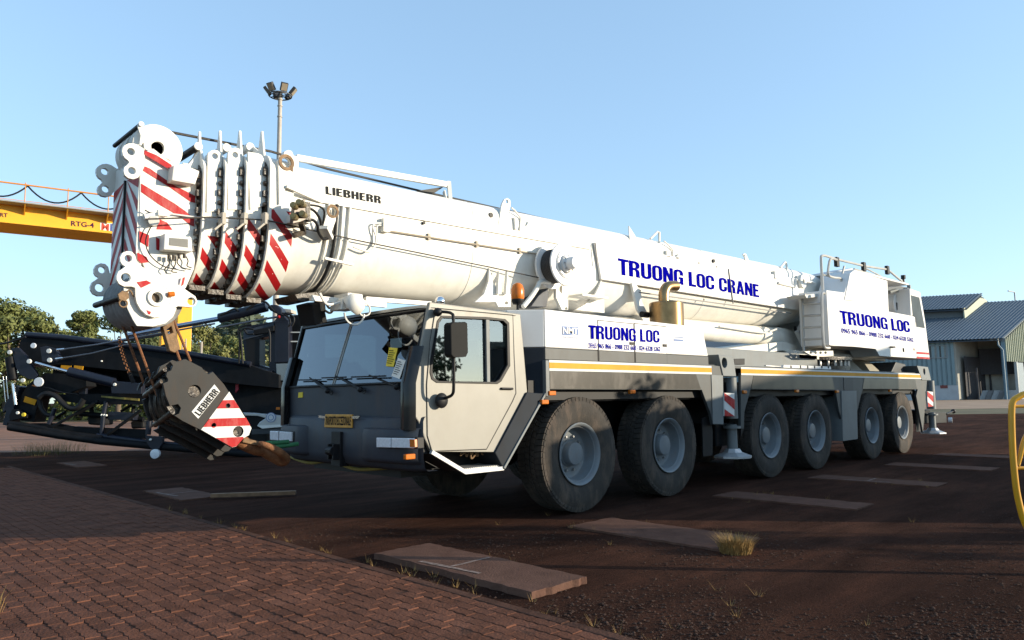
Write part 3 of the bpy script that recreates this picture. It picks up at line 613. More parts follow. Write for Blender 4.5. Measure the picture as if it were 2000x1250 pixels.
# ---- trees
def leafmat(name, c): return mat(name, c, .75, var=.35, vscale=.7)
LEAF = [leafmat('leaf_green', (.12, .135, .038)), leafmat('leaf_dark', (.065, .085, .03)), leafmat('leaf_olive', (.15, .15, .045)), leafmat('leaf_far', (.075, .095, .06))]
BARK = mat('bark', (.12, .09, .065), .9, var=.3, vscale=6)
def tree(base, h, r, seed, lm, label, dens=1., leaf=.22, low=.25, group='trees beyond the yard', flat=1.):
    random.seed(seed); base = Vector((base.x, base.y, 0)); root = thing('tree', label, 'tree', base, group)
    tr = B(); lf = B(); th = h*.42
    tr.tube(spline([base, base+Vector((random.gauss(0, .15), random.gauss(0, .15), th*.5)), base+Vector((random.gauss(0, .3), random.gauss(0, .3), th))], 4), [h*.028*(1-.05*i) for i in range(9)], 8)
    top = tr.v[-1].copy(); lobes = []
    nl = int(15*dens)+6
    for i in range(nl):
        a = random.random()*2*pi; e = random.random(); zz = h*(low+(1-low)*e); w_ = r*(sin(pi*min(1, .12+.88*e))**.6)
        rr = w_*random.random()**.5*.82; c_ = base+Vector((rr*cos(a), rr*sin(a), min(zz, h*.93))); s_ = r*random.uniform(.2, .4)
        lobes.append((c_, s_)); tr.tube([top-ZA*h*.12*random.random(), (top+c_)/2+Vector((0, 0, -.3)), c_], [h*.011, h*.007, h*.002], 5)
    for c_, s_ in lobes:
        nlf = int(330*dens*(s_/(r*.3))**2*(r/3.5)**1.2)
        for i in range(nlf):
            d = Vector((random.gauss(0, 1), random.gauss(0, 1), random.gauss(0, .8)*flat)); d.normalize(); q = c_+d*(s_*random.random()**.42)*Vector((1, 1, .75)).x; q.z = c_.z+(q.z-c_.z)*.78
            if q.z < .15: continue
            n_ = (d+Vector((random.gauss(0, .6), random.gauss(0, .6), random.gauss(.3, .6)))).normalized(); a_ = n_.orthogonal().normalized(); b_ = n_.cross(a_); sz = leaf*random.uniform(.6, 1.35); t = random.random()*6.28
            u_ = a_*cos(t)+b_*sin(t); v_ = -a_*sin(t)+b_*cos(t)
            lf.add([q-u_*sz*.55, q-v_*sz*.3+n_*sz*.08, q+u_*sz*.55, q+v_*sz*.3-n_*sz*.06], [(0, 1, 2, 3)])
    obj('trunk', tr, BARK, root, smooth=60); obj('crown', lf, lm, root, recalc=False)
def tr_at(u, vtop, d, r, seed, lm, label, **k):
    b_ = PD(u, 775, d); t = PD(u, vtop, d).z; tree(b_, t, r, seed, lm, label, **k)
tr_at(8, 590, 62, 4.3, 1, LEAF[0], 'tall spreading tree behind the raised end of the dark machine', dens=1.15, leaf=.3)
tr_at(62, 606, 66, 2.6, 2, LEAF[2], 'smaller tree leaning on the tall spreading one', dens=.9, leaf=.3)
tr_at(-60, 600, 75, 5, 22, LEAF[1], 'dark tree by the tall spreading one', dens=.8, leaf=.35)
tr_at(158, 604, 64, 2.1, 17, LEAF[0], 'lone airy tree with open crown between tall tree and gantry leg', dens=1.7, leaf=.26, low=.42)
tr_at(118, 640, 70, 2.2, 8, LEAF[0], 'low leafy tree beside the lone airy one', dens=.7, leaf=.28)
tr_at(232, 616, 58, 2.9, 4, LEAF[1], 'dense dark tree behind the lower boom sheave', dens=1., leaf=.28)
tr_at(290, 640, 72, 3.0, 5, LEAF[0], 'green tree just behind the gantry leg', dens=.8, leaf=.3)
tr_at(330, 632, 80, 3.2, 6, LEAF[1], 'dark tree between the two gantry legs', dens=.8, leaf=.3)
tr_at(392, 632, 84, 3.6, 9, LEAF[2], 'olive tree next to the gantry leg over the hook block', dens=.85, leaf=.32)
tr_at(440, 655, 92, 4.0, 10, LEAF[0], 'rounded green tree above the hook block', dens=.85, leaf=.34)
tr_at(500, 662, 100, 4.6, 11, LEAF[2], 'broad olive tree behind the dark machine cabin', dens=.8, leaf=.36)
tr_at(560, 668, 96, 4.0, 12, LEAF[1], 'dark tree hidden behind the dark machine cabin', dens=.7, leaf=.36)
tr_at(360, 668, 66, 2.4, 13, LEAF[0], 'short bushy tree at the foot of the gantry', dens=.7, leaf=.28, low=.1)
tr_at(205, 655, 70, 2.2, 14, LEAF[2], 'short olive tree near the dense dark one', dens=.7, leaf=.28, low=.1)
for u_, v_, d_, r__, sd_, k_, lab_ in ((-150, 612, 70, 3.6, 61, 2, 'olive tree next to the dark tree by the tall spreading one'), (-250, 600, 78, 4.4, 62, 0, 'wide green tree in the row beyond the field'), (-360, 622, 72, 3.2, 63, 1, 'small dark tree in the row beyond the field'), (-480, 596, 84, 4.8, 64, 2, 'tall olive tree at the end of the row beyond the field')):
    tr_at(u_, v_, d_, r__, sd_, LEAF[k_], lab_, dens=.7, leaf=.34)
# low scrub line
sb = B(); random.seed(31)
for i in range(12000):
    u = random.uniform(-520, 640); d = random.uniform(60, 78); p = PD(u, 775, d); hh = 2.3+.8*sin(u*.05)+.7*sin(u*.17)
    q = Vector((p.x, p.y, hh*random.random()**.8)); s_ = random.uniform(.2, .42); n_ = Vector((random.gauss(0, 1), random.gauss(0, 1), random.gauss(0, 1))).normalized(); a_ = n_.orthogonal().normalized()*s_; b_ = n_.cross(a_)*.6
    sb.add([q-a_, q-b_, q+a_, q+b_], [(0, 1, 2, 3)])
tag(obj('undergrowth', sb, LEAF[0], recalc=False), 'scrub and bushes along the foot of the trees', kind='stuff')
# far wooded hill
hb = B(); random.seed(8)
for i in range(9000):
    u = random.uniform(380, 1100); d = random.uniform(300, 380); top = 8+28*math.exp(-((u-470)/150)**2)+5*sin(u*.03)
    p = PD(u, 775, d); zz = top*random.random()**.4; s_ = random.uniform(1.3, 2.6); n_ = Vector((random.gauss(0, 1), random.gauss(0, 1), random.gauss(.5, 1))).normalized(); a_ = n_.orthogonal().normalized()*s_; b_ = n_.cross(a_)*.7
    q = Vector((p.x, p.y, zz)); hb.add([q-a_, q-b_, q+a_, q+b_], [(0, 1, 2, 3)])
tag(obj('far_woods', hb, LEAF[3], recalc=False), 'wooded hill far behind the yard', kind='stuff')

# ---- light mast
def mast():
    D = 62.0; base = PD(535, 775, D); base.z = 0; topz = PD(541, 187, D).z
    root = thing('light_mast', 'tall tapered floodlight mast with ring of lamps behind the boom', 'light mast', base)
    b = B(); b.cyl(base, base+ZA*topz, .30, .17, n=14); b.cyl(base, base+ZA*.06, .55, n=14)
    for z in (.985, .965, .93): b.cyl(base+ZA*topz*z, base+ZA*(topz*z+.1), .22, n=14)
    obj('pole', b, GALV, root, smooth=40)
    c = base+ZA*(topz+.0); b = B(); R_ = .98
    ring = [c+Vector((R_*cos(2*pi*i/20), R_*sin(2*pi*i/20), 0)) for i in range(21)]; b.tube(ring, .055, 6)
    ring2 = [c+Vector((R_*.55*cos(2*pi*i/20), R_*.55*sin(2*pi*i/20), .1)) for i in range(21)]; b.tube(ring2, .04, 6)
    for i in range(6): t = i*pi/3; b.tube([c, c+Vector((R_*cos(t), R_*sin(t), 0))], .04, 6)
    b.cyl(c-ZA*.2, c+ZA*.35, .2, n=10); obj('lamp_ring', b, mat('dark_steel', (.1, .1, .1), .6), root)
    for i in range(6):
        t = i*pi/3+.35; d = Vector((cos(t), sin(t), 0)); p = c+d*(R_+.12)+ZA*.42; f_ = (d+ZA*-.75).normalized(); s_ = Vector((-d.y, d.x, 0)); u_ = s_.cross(f_)
        b = B(); b.obox(p, s_*.3, u_*.36, f_*.13); b.tube([c+d*R_, p], .05, 6); l_ = obj('floodlight', b, mat('lamp_housing', (.035, .035, .035), .5), root, bevel=.02)
        b = B(); b.obox(p+f_*.14, s_*.25, u_*.31, f_*.012); obj('lamp_glass', b, mat('lamp_lens', (.32, .27, .2), .2), l_)
mast()

# ---- rubber-tyred gantry crane
def gantry():
    D0 = 40.0
    p0 = PD(0, 410, 33.5); p1 = PD(300, 440, 45.0)
    L0 = PD(0, 412, 40.0); R0 = PD(220, 440, 43.2)
    # beam axis from two face edges
    zt = PD(0, 398, 40.0).z; zb = PD(0, 432, 40.0).z
    d = Vector((R0.x-L0.x, R0.y-L0.y, 0)).normalized(); nrm = Vector((-d.y, d.x, 0))
    if nrm.dot(_h) < 0: nrm = -nrm
    O = Vector((L0.x, L0.y, 0))
    def s_at(u, t):          # place along the beam that lies under picture column u
        a_ = ray(u, 640); nn = Vector((a_.y, -a_.x, 0)); q = O+nrm*t
        return (CAM-q).dot(nn)/d.dot(nn)
    sA = s_at(358, .5); sE = sA+.6
    tB = min([k*.1 for k in range(5, 60)], key=lambda t: abs(s_at(303, t)-sA))
    root = thing('gantry_crane', 'yellow rubber-tyred gantry crane spanning behind the dark machine', 'gantry crane', O+d*sE)
    def c(s, t, z): q = O+d*s+nrm*t; return Vector((q.x, q.y, z))
    h = (zt-zb); zb2 = zt-h
    b = B(); b.prism([c(-4, 0, zb2), c(sE, 0, zb2), c(sE, 0, zt), c(-4, 0, zt)], nrm*2.9); be = obj('beam', b, GANTRY, root, bevel=.02)
    b = B(); b.prism([c(-4, -.09, zb2-.06), c(sE, -.09, zb2-.06), c(sE, -.09, zb2+.0), c(-4, -.09, zb2)], nrm*3.1); b.prism([c(-4, -.09, zt), c(sE, -.09, zt), c(sE, -.09, zt+.05), c(-4, -.09, zt+.05)], nrm*3.1); obj('flange', b, GANTRY, be)
    b = B(); b.prism([c(-4, -.95, zt-.02), c(sE, -.95, zt-.02), c(sE, -.95, zt+.05), c(-4, -.95, zt+.05)], nrm*.85); wk = obj('walkway', b, mat('walkway_grey', (.3, .3, .28), .7), root)
    b = B(); b.bar(c(-4, .6, zt+.12), c(sE, .6, zt+.12), .1, .16); obj('trolley_rail', b, STEEL, root)
    b = B(); b.tube([c(-4, -.9, zt+1.03), c(sE, -.9, zt+1.03)], .045, 6); b.tube([c(-4, 2.7, zt+.95), c(sE, 2.7, zt+.95)], .018, 5); b.tube([c(-4, 2.7, zt+.5), c(sE, 2.7, zt+.5)], .018, 5); obj('handrail', b, mat('rail_orange', (.62, .24, .03), .5), root)
    s = -3.0
    while s < sE:
        b = B(); b.tube([c(s, -.9, zt), c(s, -.9, zt+1.16)], .03, 6); b.tube([c(s+.9, 2.7, zt), c(s+.9, 2.7, zt+.95)], .018, 5); obj('rail_post', b, mat('post_orange', (.6, .3, .12), .5), root)
        b = B(); b.prism([c(s, -.9, zt-.03), c(s, -.02, zt-.03), c(s, -.02, zt-.5)], d*.06); obj('bracket', b, GANTRY, root)
        s += 2.05
    sp = B(); s = -4.0
    while s < sE-1:
        pts = [c(s+2.6*k/12, -.86, zt+1.0-.78*(1-((k-6)/6)**2)) for k in range(13)]; sp.tube(pts, .045, 6); s += 2.6
    obj('festoon_cable', sp, BLACK, root)
    # legs
    for sx, t in ((sA, .1), (sA, tB-.45), (-3.4, .1), (-3.4, 1.9)):
        b = B(); b.prism([c(sx-.42, t, .9), c(sx+.42, t, .9), c(sx+.42, t, zb2), c(sx-.42, t, zb2)], nrm*.9); obj('leg', b, GANTRY, root, bevel=.03)
    for sx, t in ((sA, .5), (sA, tB), (-3.4, .5), (-3.4, 2.3)):
        b = B(); b.lathe([(.2, -.25), (.62, -.22), (.7, -.1), (.7, .1), (.62, .22), (.2, .25)], c(sx, t, .7), d, 20); obj('wheel', b, RUBBER, root, smooth=40)
    def lab(t_, k, pts, m_, bold=.015):
        def onf(uv):
            u, v = zp('G1', *uv); dd = ray(u, v); q = O+nrm*-.006
            tt = (q-CAM).dot(nrm)/dd.dot(nrm); return CAM+dd*tt
        a, b_, c_ = [onf(p) for p in pts]
        text(t_, a, b_, c_, m_, root, bold, lift=tuple(nrm*-.01))
    PUR = mat('purple_lettering', (.07, .025, .06), .9, spec=0.)
    lab('RTG-4', 0, [(1085, 790), (1435, 822), (1085, 712)], PUR, .02); lab('RT', 0, [(0, 650), (118, 662), (0, 588)], PUR, .02)
    def patch(pts, m_, lift):
        def onf(uv):
            u, v = zp('G1', *uv); dd = ray(u, v); q = O+nrm*-lift
            return CAM+dd*((q-CAM).dot(nrm)/dd.dot(nrm))
        b = B(); b.add([onf(p) for p in pts], [tuple(range(len(pts)))]); obj('logo', b, m_, root)
    patch([(1530, 850), (1850, 890), (1850, 765), (1530, 738)], mat('logo_white', (.75, .75, .75), .5), .008)
    lab('M', 0, [(1545, 852), (1660, 868), (1550, 745)], mat('logo_red', (.5, .06, .03), .5), .03)
    lab('E', 0, [(1680, 868), (1770, 878), (1684, 758)], mat('logo_blue', (.06, .1, .3), .5), .03)
gantry()

# ================================================================== MOBILE CRANE
CR = thing('mobile_crane', 'white and grey six-axle mobile crane with telescopic boom lowered over its cab', 'mobile crane', (5.5, 1.5, 0))
def part(name, b, m_, parent=CR, **k): return obj(name, b, m_, parent, **k)
def plate(name, k, pts, y, th, m_, parent=CR, holes=(), bevel=.006, **kw):
    b = B(); b.prism(Q(k, pts, y=y), (0, th, 0), [Q(k, h, y=y) for h in holes]); return part(name, b, m_, parent, bevel=bevel, **kw)
def hole(x, y, r, n=14, sq=1.0): return [(x+r*sq*cos(2*pi*i/n), y+r*sin(2*pi*i/n)) for i in range(n)]

# ---- wheels
AX = [0, 2.06, 5.295, 7.25, 10.22, 12.25]
def wheel():
    c = Vector((0, .27, .742)); root = part_root('wheel', c, CR); ax = (0, -1, 0)
    b = B(); b.lathe([(.37, -.15), (.41, -.19), (.5, -.226), (.6, -.232), (.69, -.218), (.722, -.2), (.722, .2), (.69, .218), (.64, .228), (.6, .232), (.5, .226), (.43, .2), (.41, .19), (.37, .15)], c, ax, 60, closed=True)
    for i in range(60):
        for sgn, off in ((1, 0), (-1, .5)):
            t = 2*pi*(i+off)/60; e = Vector((cos(t), 0, sin(t))); tg = Vector((-sin(t), 0, cos(t)))
            b.obox(c+e*.729+Vector((0, sgn*.148, 0))+tg*.01, tg*.0335, Vector((tg.x*.008, .062, tg.z*.008)), e*.015)
            b.obox(c+e*.729+Vector((0, sgn*.043, 0))-tg*.012, tg*.0335, Vector((-tg.x*.008, .034, -tg.z*.008)), e*.015)
            b.obox(c+e*.694+Vector((0, sgn*.216, 0))+tg*.01, tg*.032, Vector((0, .003, 0)), e*.026)
    part('tyre', b, RUBBER, root, smooth=35)
    b = B(); b.lathe([(.37, -.2), (.33, -.18), (.33, -.02), (.345, .06), (.352, .12), (.366, .165), (.388, .19), (.405, .2), (.41, .213), (.402, .222), (.388, .216), (.368, .19), (.358, .165), (.35, .16), (.342, .12), (.335, .05), (.315, .015), (.29, .004), (.2, .004), (.0, .004)], c, ax, 44)
    part('rim', b, RIM, root, smooth=32)
    b = B(); b.lathe([(.175, .004), (.172, .02), (.158, .03), (.154, .115), (.144, .132), (.12, .137), (0, .138)], c, ax, 28); part('hub', b, RIM, root, smooth=32)
    for i in range(10):
        t = 2*pi*i/10; p = c+Vector((.228*cos(t), -.004, .228*sin(t))); b = B(); b.cyl(p, p+Vector((0, -.038, 0)), .019, .016, n=6)
        if i == 0: nut = part('wheel_nut', b, STEEL, root); n0 = p
        else:
            q = nut.copy(); COL.objects.link(q); q.parent = root; q.location = nut.location+(p-n0)
    return root
W0 = wheel()
for i, x in enumerate(AX):
    if i:
        wq = copy_tree(W0, CR, Vector((x, 0, 0))); wq.rotation_euler = (0, .4*i, 0)
    wf = copy_tree(W0, CR, Vector((x, 2.46, 0))); wf.rotation_euler = (0, .3*i, pi)
# ---- chassis frame
b = B(); b.box((-1.9, .78, .8), (13.9, 2.22, 1.5)); b.box((-.95, .17, 1.42), (13.6, 2.83, 1.66)); part('chassis_frame', b, CHAR, bevel=.02)
for x in AX:
    b = B(); b.cyl((x, .4, .742), (x, 2.6, .742), .1, n=12); b.sphere((x, 1.5, .742), .24, 12, 8); b.bar((x-.5, .8, .95), (x+.5, .8, .95), .1, .16); part('axle', b, CHAR, smooth=40)
b = B(); b.box((3.15, .06, 1.93), (13.7, 2.94, 1.985)); part('deck', b, MIDG, bevel=.01)
b = B(); b.prism([(3.5, .62, 1.99), (8.8, .62, 1.99), (8.8, .62, 2.34), (3.9, .62, 2.34)], (0, 1.78, 0)); part('deck_beam', b, LTG, bevel=.02)
# ---- engine housing behind the cab
ztop, zmid, zlow = 2.6, 2.115, 1.96
x0, x1 = -.68, P(1372, 640, y=.02).x
xe = P(1383, 690, y=.02).x
b = B(); b.prism([(-.68, .02, zmid), (xe, .02, zmid), (x1, .02, ztop-.02), (-.68, .02, ztop)], (0, 2.94, 0)); b.prism([(-.68, .02, zmid), (-.68, .02, ztop), (-1.02, .34, ztop), (-1.02, .34, zmid)], (0, 0, .0001)) if False else None
eh = part('engine_housing', b, WHITEP, bevel=.015)
b = B(); b.prism([(-.684, .03, zmid+.002), (-1.02, .36, zmid+.002), (-1.02, 2.62, zmid+.002), (-.684, 2.94, zmid+.002)], (0, 0, ztop-zmid-.006)); part('housing_front', b, WHITEP, eh, bevel=.01)
b = B(); b.prism([(-.68, .024, zlow), (xe+.01, .024, zlow), (xe+.01, .024, zmid-.003), (-.68, .024, zmid-.003)], (0, 2.93, 0)); part('housing_base', b, MIDG, eh, bevel=.008)
b = B(); b.prism([(-.684, .03, 1.42), (-1.02, .36, 1.42), (-1.02, 2.62, 1.42), (-.684, 2.94, 1.42)], (0, 0, zmid-1.424)); part('housing_front_base', b, SLATE2, eh, bevel=.01)
for k, (a, c_) in enumerate(((885, 1115), (1120, 1325))):        # two doors, split lines and latches
    top = (812+18*(k*1.3), 834+k*18); 
    q = Q('Z5', [(a, 1066+k*9), (c_, 1080+k*7), (c_, top[1]), (a, top[0])], y=.02)
    q = [Vector((p.x, .02, min(max(p.z, 1.965), 2.56))) for p in q]
    cz = [Vector((p.x, .0165, p.z)) for p in q]
    for (A_, C_, nm, mm) in ((1.965, zmid-.004, 'door_lower', MIDG), (zmid+.002, q[2].z, 'door_upper', WHITEP)):
        b = B(); b.prism([(q[0].x+.008, .012, A_), (q[1].x-.008, .012, A_), (q[1].x-.008, .012, C_), (q[0].x+.008, .012, C_)], (0, .01, 0)); part(nm, b, mm, eh, bevel=.003)
    b = B(); b.prism([(q[0].x-.006, .0175, 1.963), (q[1].x+.006, .0175, 1.963), (q[1].x+.006, .0175, q[2].z+.012), (q[0].x-.006, .0175, q[2].z+.012)], (0, .008, 0)); part('door_gap', b, BLACK, eh)
for (x, y) in ((1098, 957), (1310, 970)):
    p = P(*zp('Z5', x, y), y=.01); b = B(); b.box((p.x-.05, .0, p.z-.02), (p.x+.05, .012, p.z+.02)); part('latch', b, BLACK, eh, bevel=.004)
T = lambda k, bl, br, tl, y: (P(*zp(k, *bl), y=y), P(*zp(k, *br), y=y), P(*zp(k, *tl), y=y))
block_text('TRUONG LOC', *T('Z5', (824, 926), (1278, 953), (822, 838), .010), BLUE, eh)
text('0965 965 866 - 0988 232 668 - 024 6328 5262', *T('Z5', (820, 986), (1283, 1009), (820, 952), .010), BLUE, eh, .016)
b = B(); q = Q('Z5', [(650, 845), (756, 850), (756, 903), (730, 898), (700, 905), (652, 902)], y=.016); b.add(q, [(0, 1, 2, 3, 4, 5)]); part('emblem', b, LOGOB, eh, recalc=False)
text('NMT', *T('Z5', (655, 893), (752, 898), (655, 852), .014), WHITEP, eh, .02)
text('SHIPPING', *T('Z5', (655, 921), (752, 926), (655, 908), .014), LOGOB, eh, .01)
b = B(); q = Q('Z5', [(1368, 912), (1430, 916), (1430, 922), (1368, 918)], y=.016); b.add(q, [(0, 1, 2, 3)]); q = Q('Z5', [(1368, 928), (1430, 932), (1430, 944), (1368, 940)], y=.016); b.add(q, [(0, 1, 2, 3)]); part('small_sticker', b, LOGOB, eh, recalc=False)

# ---- stripes, skirts and mudguards
def stripe(xa, xb):
    for z0, z1, m_, nm in ((1.925, 1.955, WSTRIPE, 'white_stripe'), (1.852, 1.9235, YELLOW, 'yellow_stripe'), (1.82, 1.8505, WSTRIPE, 'white_stripe')):
        b = B(); b.box((xa, -.012, z0), (xb, -.004, z1)); part(nm, b, m_)
s1a, s1b = P(*zp('Z5', 568, 1065), y=-.01).x, P(*zp('Z5', 1610, 1103), y=-.01).x
s2a, s2b = P(*zp('Z7', 262, 300), y=-.01).x, P(*zp('Z7', 1640, 350), y=-.01).x
stripe(s1a, s1b); stripe(s2a, s2b)
plate('side_skirt', 'Z6', [(226, 212), (1315, 246), (1392, 256), (1397, 640), (1325, 640), (1312, 570), (1252, 410), (245, 407), (240, 455), (226, 455)], 0, .05, MIDG)
plate('mudguard_panel', 'Z6', [(252, 290), (1212, 300), (1246, 404), (252, 402)], -.006, .005, MUDG, bevel=0)
plate('mud_flap', 'Z6', [(1255, 600), (1310, 572), (1324, 680), (1324, 842), (1262, 850)], .1, .02, BLACK, bevel=0)
plate('side_locker', 'Z6', [(1316, 312), (1393, 314), (1397, 638), (1327, 636)], -.012, .011, LTG)
b = B(); sx = [P(*zp('Z6', x, y), y=0) for x, y in ((226, 212), (226, 455))]; b.prism([(sx[0].x-.02, -.008, 1.5), (sx[0].x+.05, -.008, 1.5), (sx[0].x+.05, -.008, 1.95), (sx[0].x-.02, -.008, 1.95)], (0, .06, 0)); part('skirt_edge', b, LTG, bevel=.006)
# front wheel mudguard: sloping plate with light edge
A = Q('Z3', [(1640, 650), (1340, 1010), (1385, 1110)], y=.03)
m0 = Q('Z3', [(1530, 645), (1640, 652), (1385, 1110), (1335, 1015)], y=.02)
b = B(); b.prism(m0, (0, .55, 0)); part('front_mudguard', b, SLATE2, bevel=.01)
e0, e1 = P(*zp('Z3', 1640, 652), y=.0), P(*zp('Z3', 1385, 1110), y=.0)
b = B(); b.bar(e0+Vector((.02, .02, 0)), e1+Vector((.02, .02, 0)), .6, .03); b.v = [v+Vector((0, .28, 0)) for v in b.v]; part('mudguard_edge', b, LTG, bevel=.004)
# rear skirts
plate('side_skirt', 'Z7', [(262, 346), (1640, 386), (1682, 400), (1664, 640), (1652, 800), (1622, 640), (1600, 520), (1612, 470), (1195, 470), (1182, 500), (1150, 640), (1152, 700), (1030, 700), (1012, 640), (985, 480), (335, 472), (318, 540), (290, 640), (286, 772), (262, 772)], 0, .05, MIDG)
plate('mudguard_panel', 'Z7', [(362, 356), (958, 376), (978, 470), (342, 466)], -.006, .005, MUDG, bevel=0)
plate('mudguard_panel', 'Z7', [(1205, 384), (1592, 395), (1606, 466), (1190, 466)], -.006, .005, MUDG, bevel=0)
plate('tool_locker', 'Z7', [(1030, 482), (1145, 482), (1155, 850), (1042, 866)], -.02, .5, LTG)
plate('locker_recess', 'Z7', [(1046, 375), (1118, 376), (1120, 478), (1050, 478)], -.008, .006, DKG, bevel=0)
plate('mud_flap', 'Z7', [(1560, 490), (1605, 480), (1650, 640), (1648, 790), (1602, 795), (1598, 640)], .1, .02, BLACK, bevel=0)
plate('mud_flap', 'Z7', [(262, 640), (288, 640), (286, 770), (262, 830)], .1, .02, BLACK, bevel=0)
b = B(); b.box((-.9, .12, 1.45), (3.2, .16, 1.7)); b.box((3.9, .12, 1.45), (13.5, .16, 1.7)); part('inner_valance', b, BLACK)
# orange side markers
def marker(k, x, y, yy=-.03, s=.045):
    p = P(*zp(k, x, y), y=yy); b = B(); b.box((p.x-s*1.4, yy, p.z-s*.62), (p.x+s*1.4, yy+.05, p.z+s*.62)); part('side_marker', b, AMBER, bevel=.01)
for a in (('Z6', 270, 432), ('Z6', 800, 423), ('Z6', 222, 490), ('Z7', 297, 490), ('Z7', 697, 483), ('Z7', 1003, 487), ('Z7', 1407, 481), ('Z3', 820, 1038)): marker(*a)
# ---- outriggers
def outrigger(k, hx, hy, box_, cyl_, sign, foot, yq=.0):
    q = Q(k, box_, y=yq-.02); c = P(*zp(k, hx, hy), y=yq-.02)
    rr = .085
    b = B(); b.prism(q, (0, .5, 0), [circ3(c, rr, XA, ZA, 18)]); bx = part('outrigger_box', b, LTG, bevel=.01)
    b = B(); b.cyl(c+Vector((0, .12, 0)), c+Vector((0, .2, 0)), rr*1.05, n=18); part('outrigger_socket', b, BLACK, bx)
    a0, a1 = P(*zp(k, *cyl_[0]), y=yq+.12), P(*zp(k, *cyl_[1]), y=yq+.12)
    zf_ = P(*zp(k, *foot[0]), y=yq+.12).z
    b = B(); b.cyl((a0.x, a0.y, a0.z), (a0.x, a0.y, a1.z), .115, n=20); b.cyl((a0.x, a0.y, a1.z-.1), (a0.x, a0.y, zf_+.14), .085, n=20); b.cyl((a0.x, a0.y, zf_+.5), (a0.x, a0.y, zf_+.54), .15, n=20); jk = part('outrigger_jack', b, LTG, smooth=40)
    s = Q(k, sign, y=yq-.03)
    b = B(); b.prism(s, (0, .02, 0)); sg = part('warning_board', b, WSTRIPE)
    bl, br, tr_, tl = s
    for f0, f1, g0, g1 in ((0, .30, 0, -.1), (.45, .85, .1, .5)):
        b = B()
        pp = []
        for t, e in ((f0, 0), (f1, 0), (max(0, g1), 1), (max(0, g0), 1)):
            pp.append(bl+(tl-bl)*t+(br-bl)*e+Vector((0, -.004, 0)))
        if f0 == 0: pp = [bl, bl+(tl-bl)*.3, br+(tr_-br)*.0]; pp = [p+Vector((0, -.004, 0)) for p in pp]
        else: pp = [bl+(tl-bl)*1.0, bl+(tl-bl)*.68, br+(tr_-br)*.28, br+(tr_-br)*.72]; pp = [p+Vector((0, -.004, 0)) for p in pp]
        b.add(pp, [tuple(range(len(pp)))]); part('red_band', b, RED, sg, recalc=False)
    b = B(); cx, cy = a0.x, a0.y
    b.lathe([(.0, .16), (.12, .16), (.16, .1), (.32, .04), (.32, .01), (0, .01)], (cx, cy, zf_), (0, 0, 1), 8); part('foot_pad', b, ALU)
    b = B(); b.box((cx-.3, .25, .62), (cx+.35, 2.7, 1.0)); part('outrigger_beam', b, CHAR, bevel=.02)
outrigger('Z6', 1403, 232, [(1395, 320), (1480, 322), (1462, 190), (1362, 176)], ((1435, 330), (1435, 600)), [(1402, 583), (1468, 585), (1468, 432), (1400, 430)], [(1370, 872)])
outrigger('Z7', 1662, 335, [(1645, 400), (1715, 402), (1690, 300), (1605, 290)], ((1700, 405), (1710, 620)), [(1690, 605), (1730, 600), (1728, 490), (1682, 485)], [(1670, 818)])
# grey cross member & rear bumper
plate('rear_light_bar', 'Z7', [(1745, 645), (1830, 645), (1832, 725), (1740, 728)], .4, .3, BLACK)
q = P(*zp('Z7', 1845, 705), y=.4); b = B(); b.cyl(q, q+Vector((.02, -.1, 0)), .08, n=12); part('rear_lamp', b, LENS)
q = P(*zp('Z7', 1882, 638), y=.4); b = B(); b.sphere(q, .07); b.tube([q, P(*zp('Z7', 1830, 660), y=.4)], .03); part('rear_hitch', b, BLACK, smooth=50)
plate('warning_lamp_box', 'Z7', [(210, 237), (292, 235), (292, 282), (214, 280)], .2, .1, BLACK)
# rail with holes on the deck
b = B(); q = Q('Z7', [(585, 308), (950, 318), (948, 297), (590, 284)], y=.15); b.prism(q, (0, .05, 0)); dr = part('hole_rail', b, WHITEP)
for x in (645, 718, 772, 825, 880, 930):
    c = P(*zp('Z7', x, 300), y=.147); b = B(); b.cyl(c, c+Vector((0, .004, 0)), .035, n=10); part('rail_hole', b, BLACK, dr)
b = B(); q = Q('Z7', [(455, 292), (590, 305), (590, 297), (455, 286)], y=.3); b.prism(q, (0, .05, 0)); part('step_bar', b, ALU)

# ================================================================== CAB
YC = .05
cab_out = [(935, 92), (1490, 166), (1512, 400), (1532, 640), (1500, 720), (1340, 1010), (944, 1008), (905, 930), (868, 826), (836, 780), (838, 590), (890, 330)]
win = [(1012, 183), (1278, 192), (1392, 203), (1415, 225), (1420, 480), (1368, 572), (1345, 588), (985, 581), (955, 560), (945, 520), (950, 440), (988, 215)]
def mir(ob): return ob
cabs = plate('cab_side', 'Z3', cab_out, YC, .05, CABG, holes=[win], bevel=.012)
qs = [P(*zp('Z3', *p), y=YC) for p in cab_out]; qw = [P(*zp('Z3', *p), y=YC) for p in win]
b = B(); b.prism([(p.x, 2.95-YC, p.z) for p in qs], (0, -.05, 0), [[(p.x, 2.95-YC, p.z) for p in qw]]); part('cab_side', b, CABG, bevel=.012)
door = [(972, 132), (1443, 174), (1450, 420), (1461, 650), (1440, 700), (1282, 992), (950, 1004), (922, 912), (917, 600), (940, 330)]
def shrink(pts, k):
    cx = sum(p[0] for p in pts)/len(pts); cy = sum(p[1] for p in pts)/len(pts)
    return [(x+(cx-x)/max(1, sqrt((x-cx)**2+(y-cy)**2))*k, y+(cy-y)/max(1, sqrt((x-cx)**2+(y-cy)**2))*k) for x, y in pts]
plate('door_seal', 'Z3', shrink(door, -4), YC-.003, .004, BLACK, holes=[win], bevel=0)
dr_ = plate('cab_door', 'Z3', shrink(door, 2), YC-.013, .012, CABG, holes=[shrink(win, 3)], bevel=.004)
b = B()
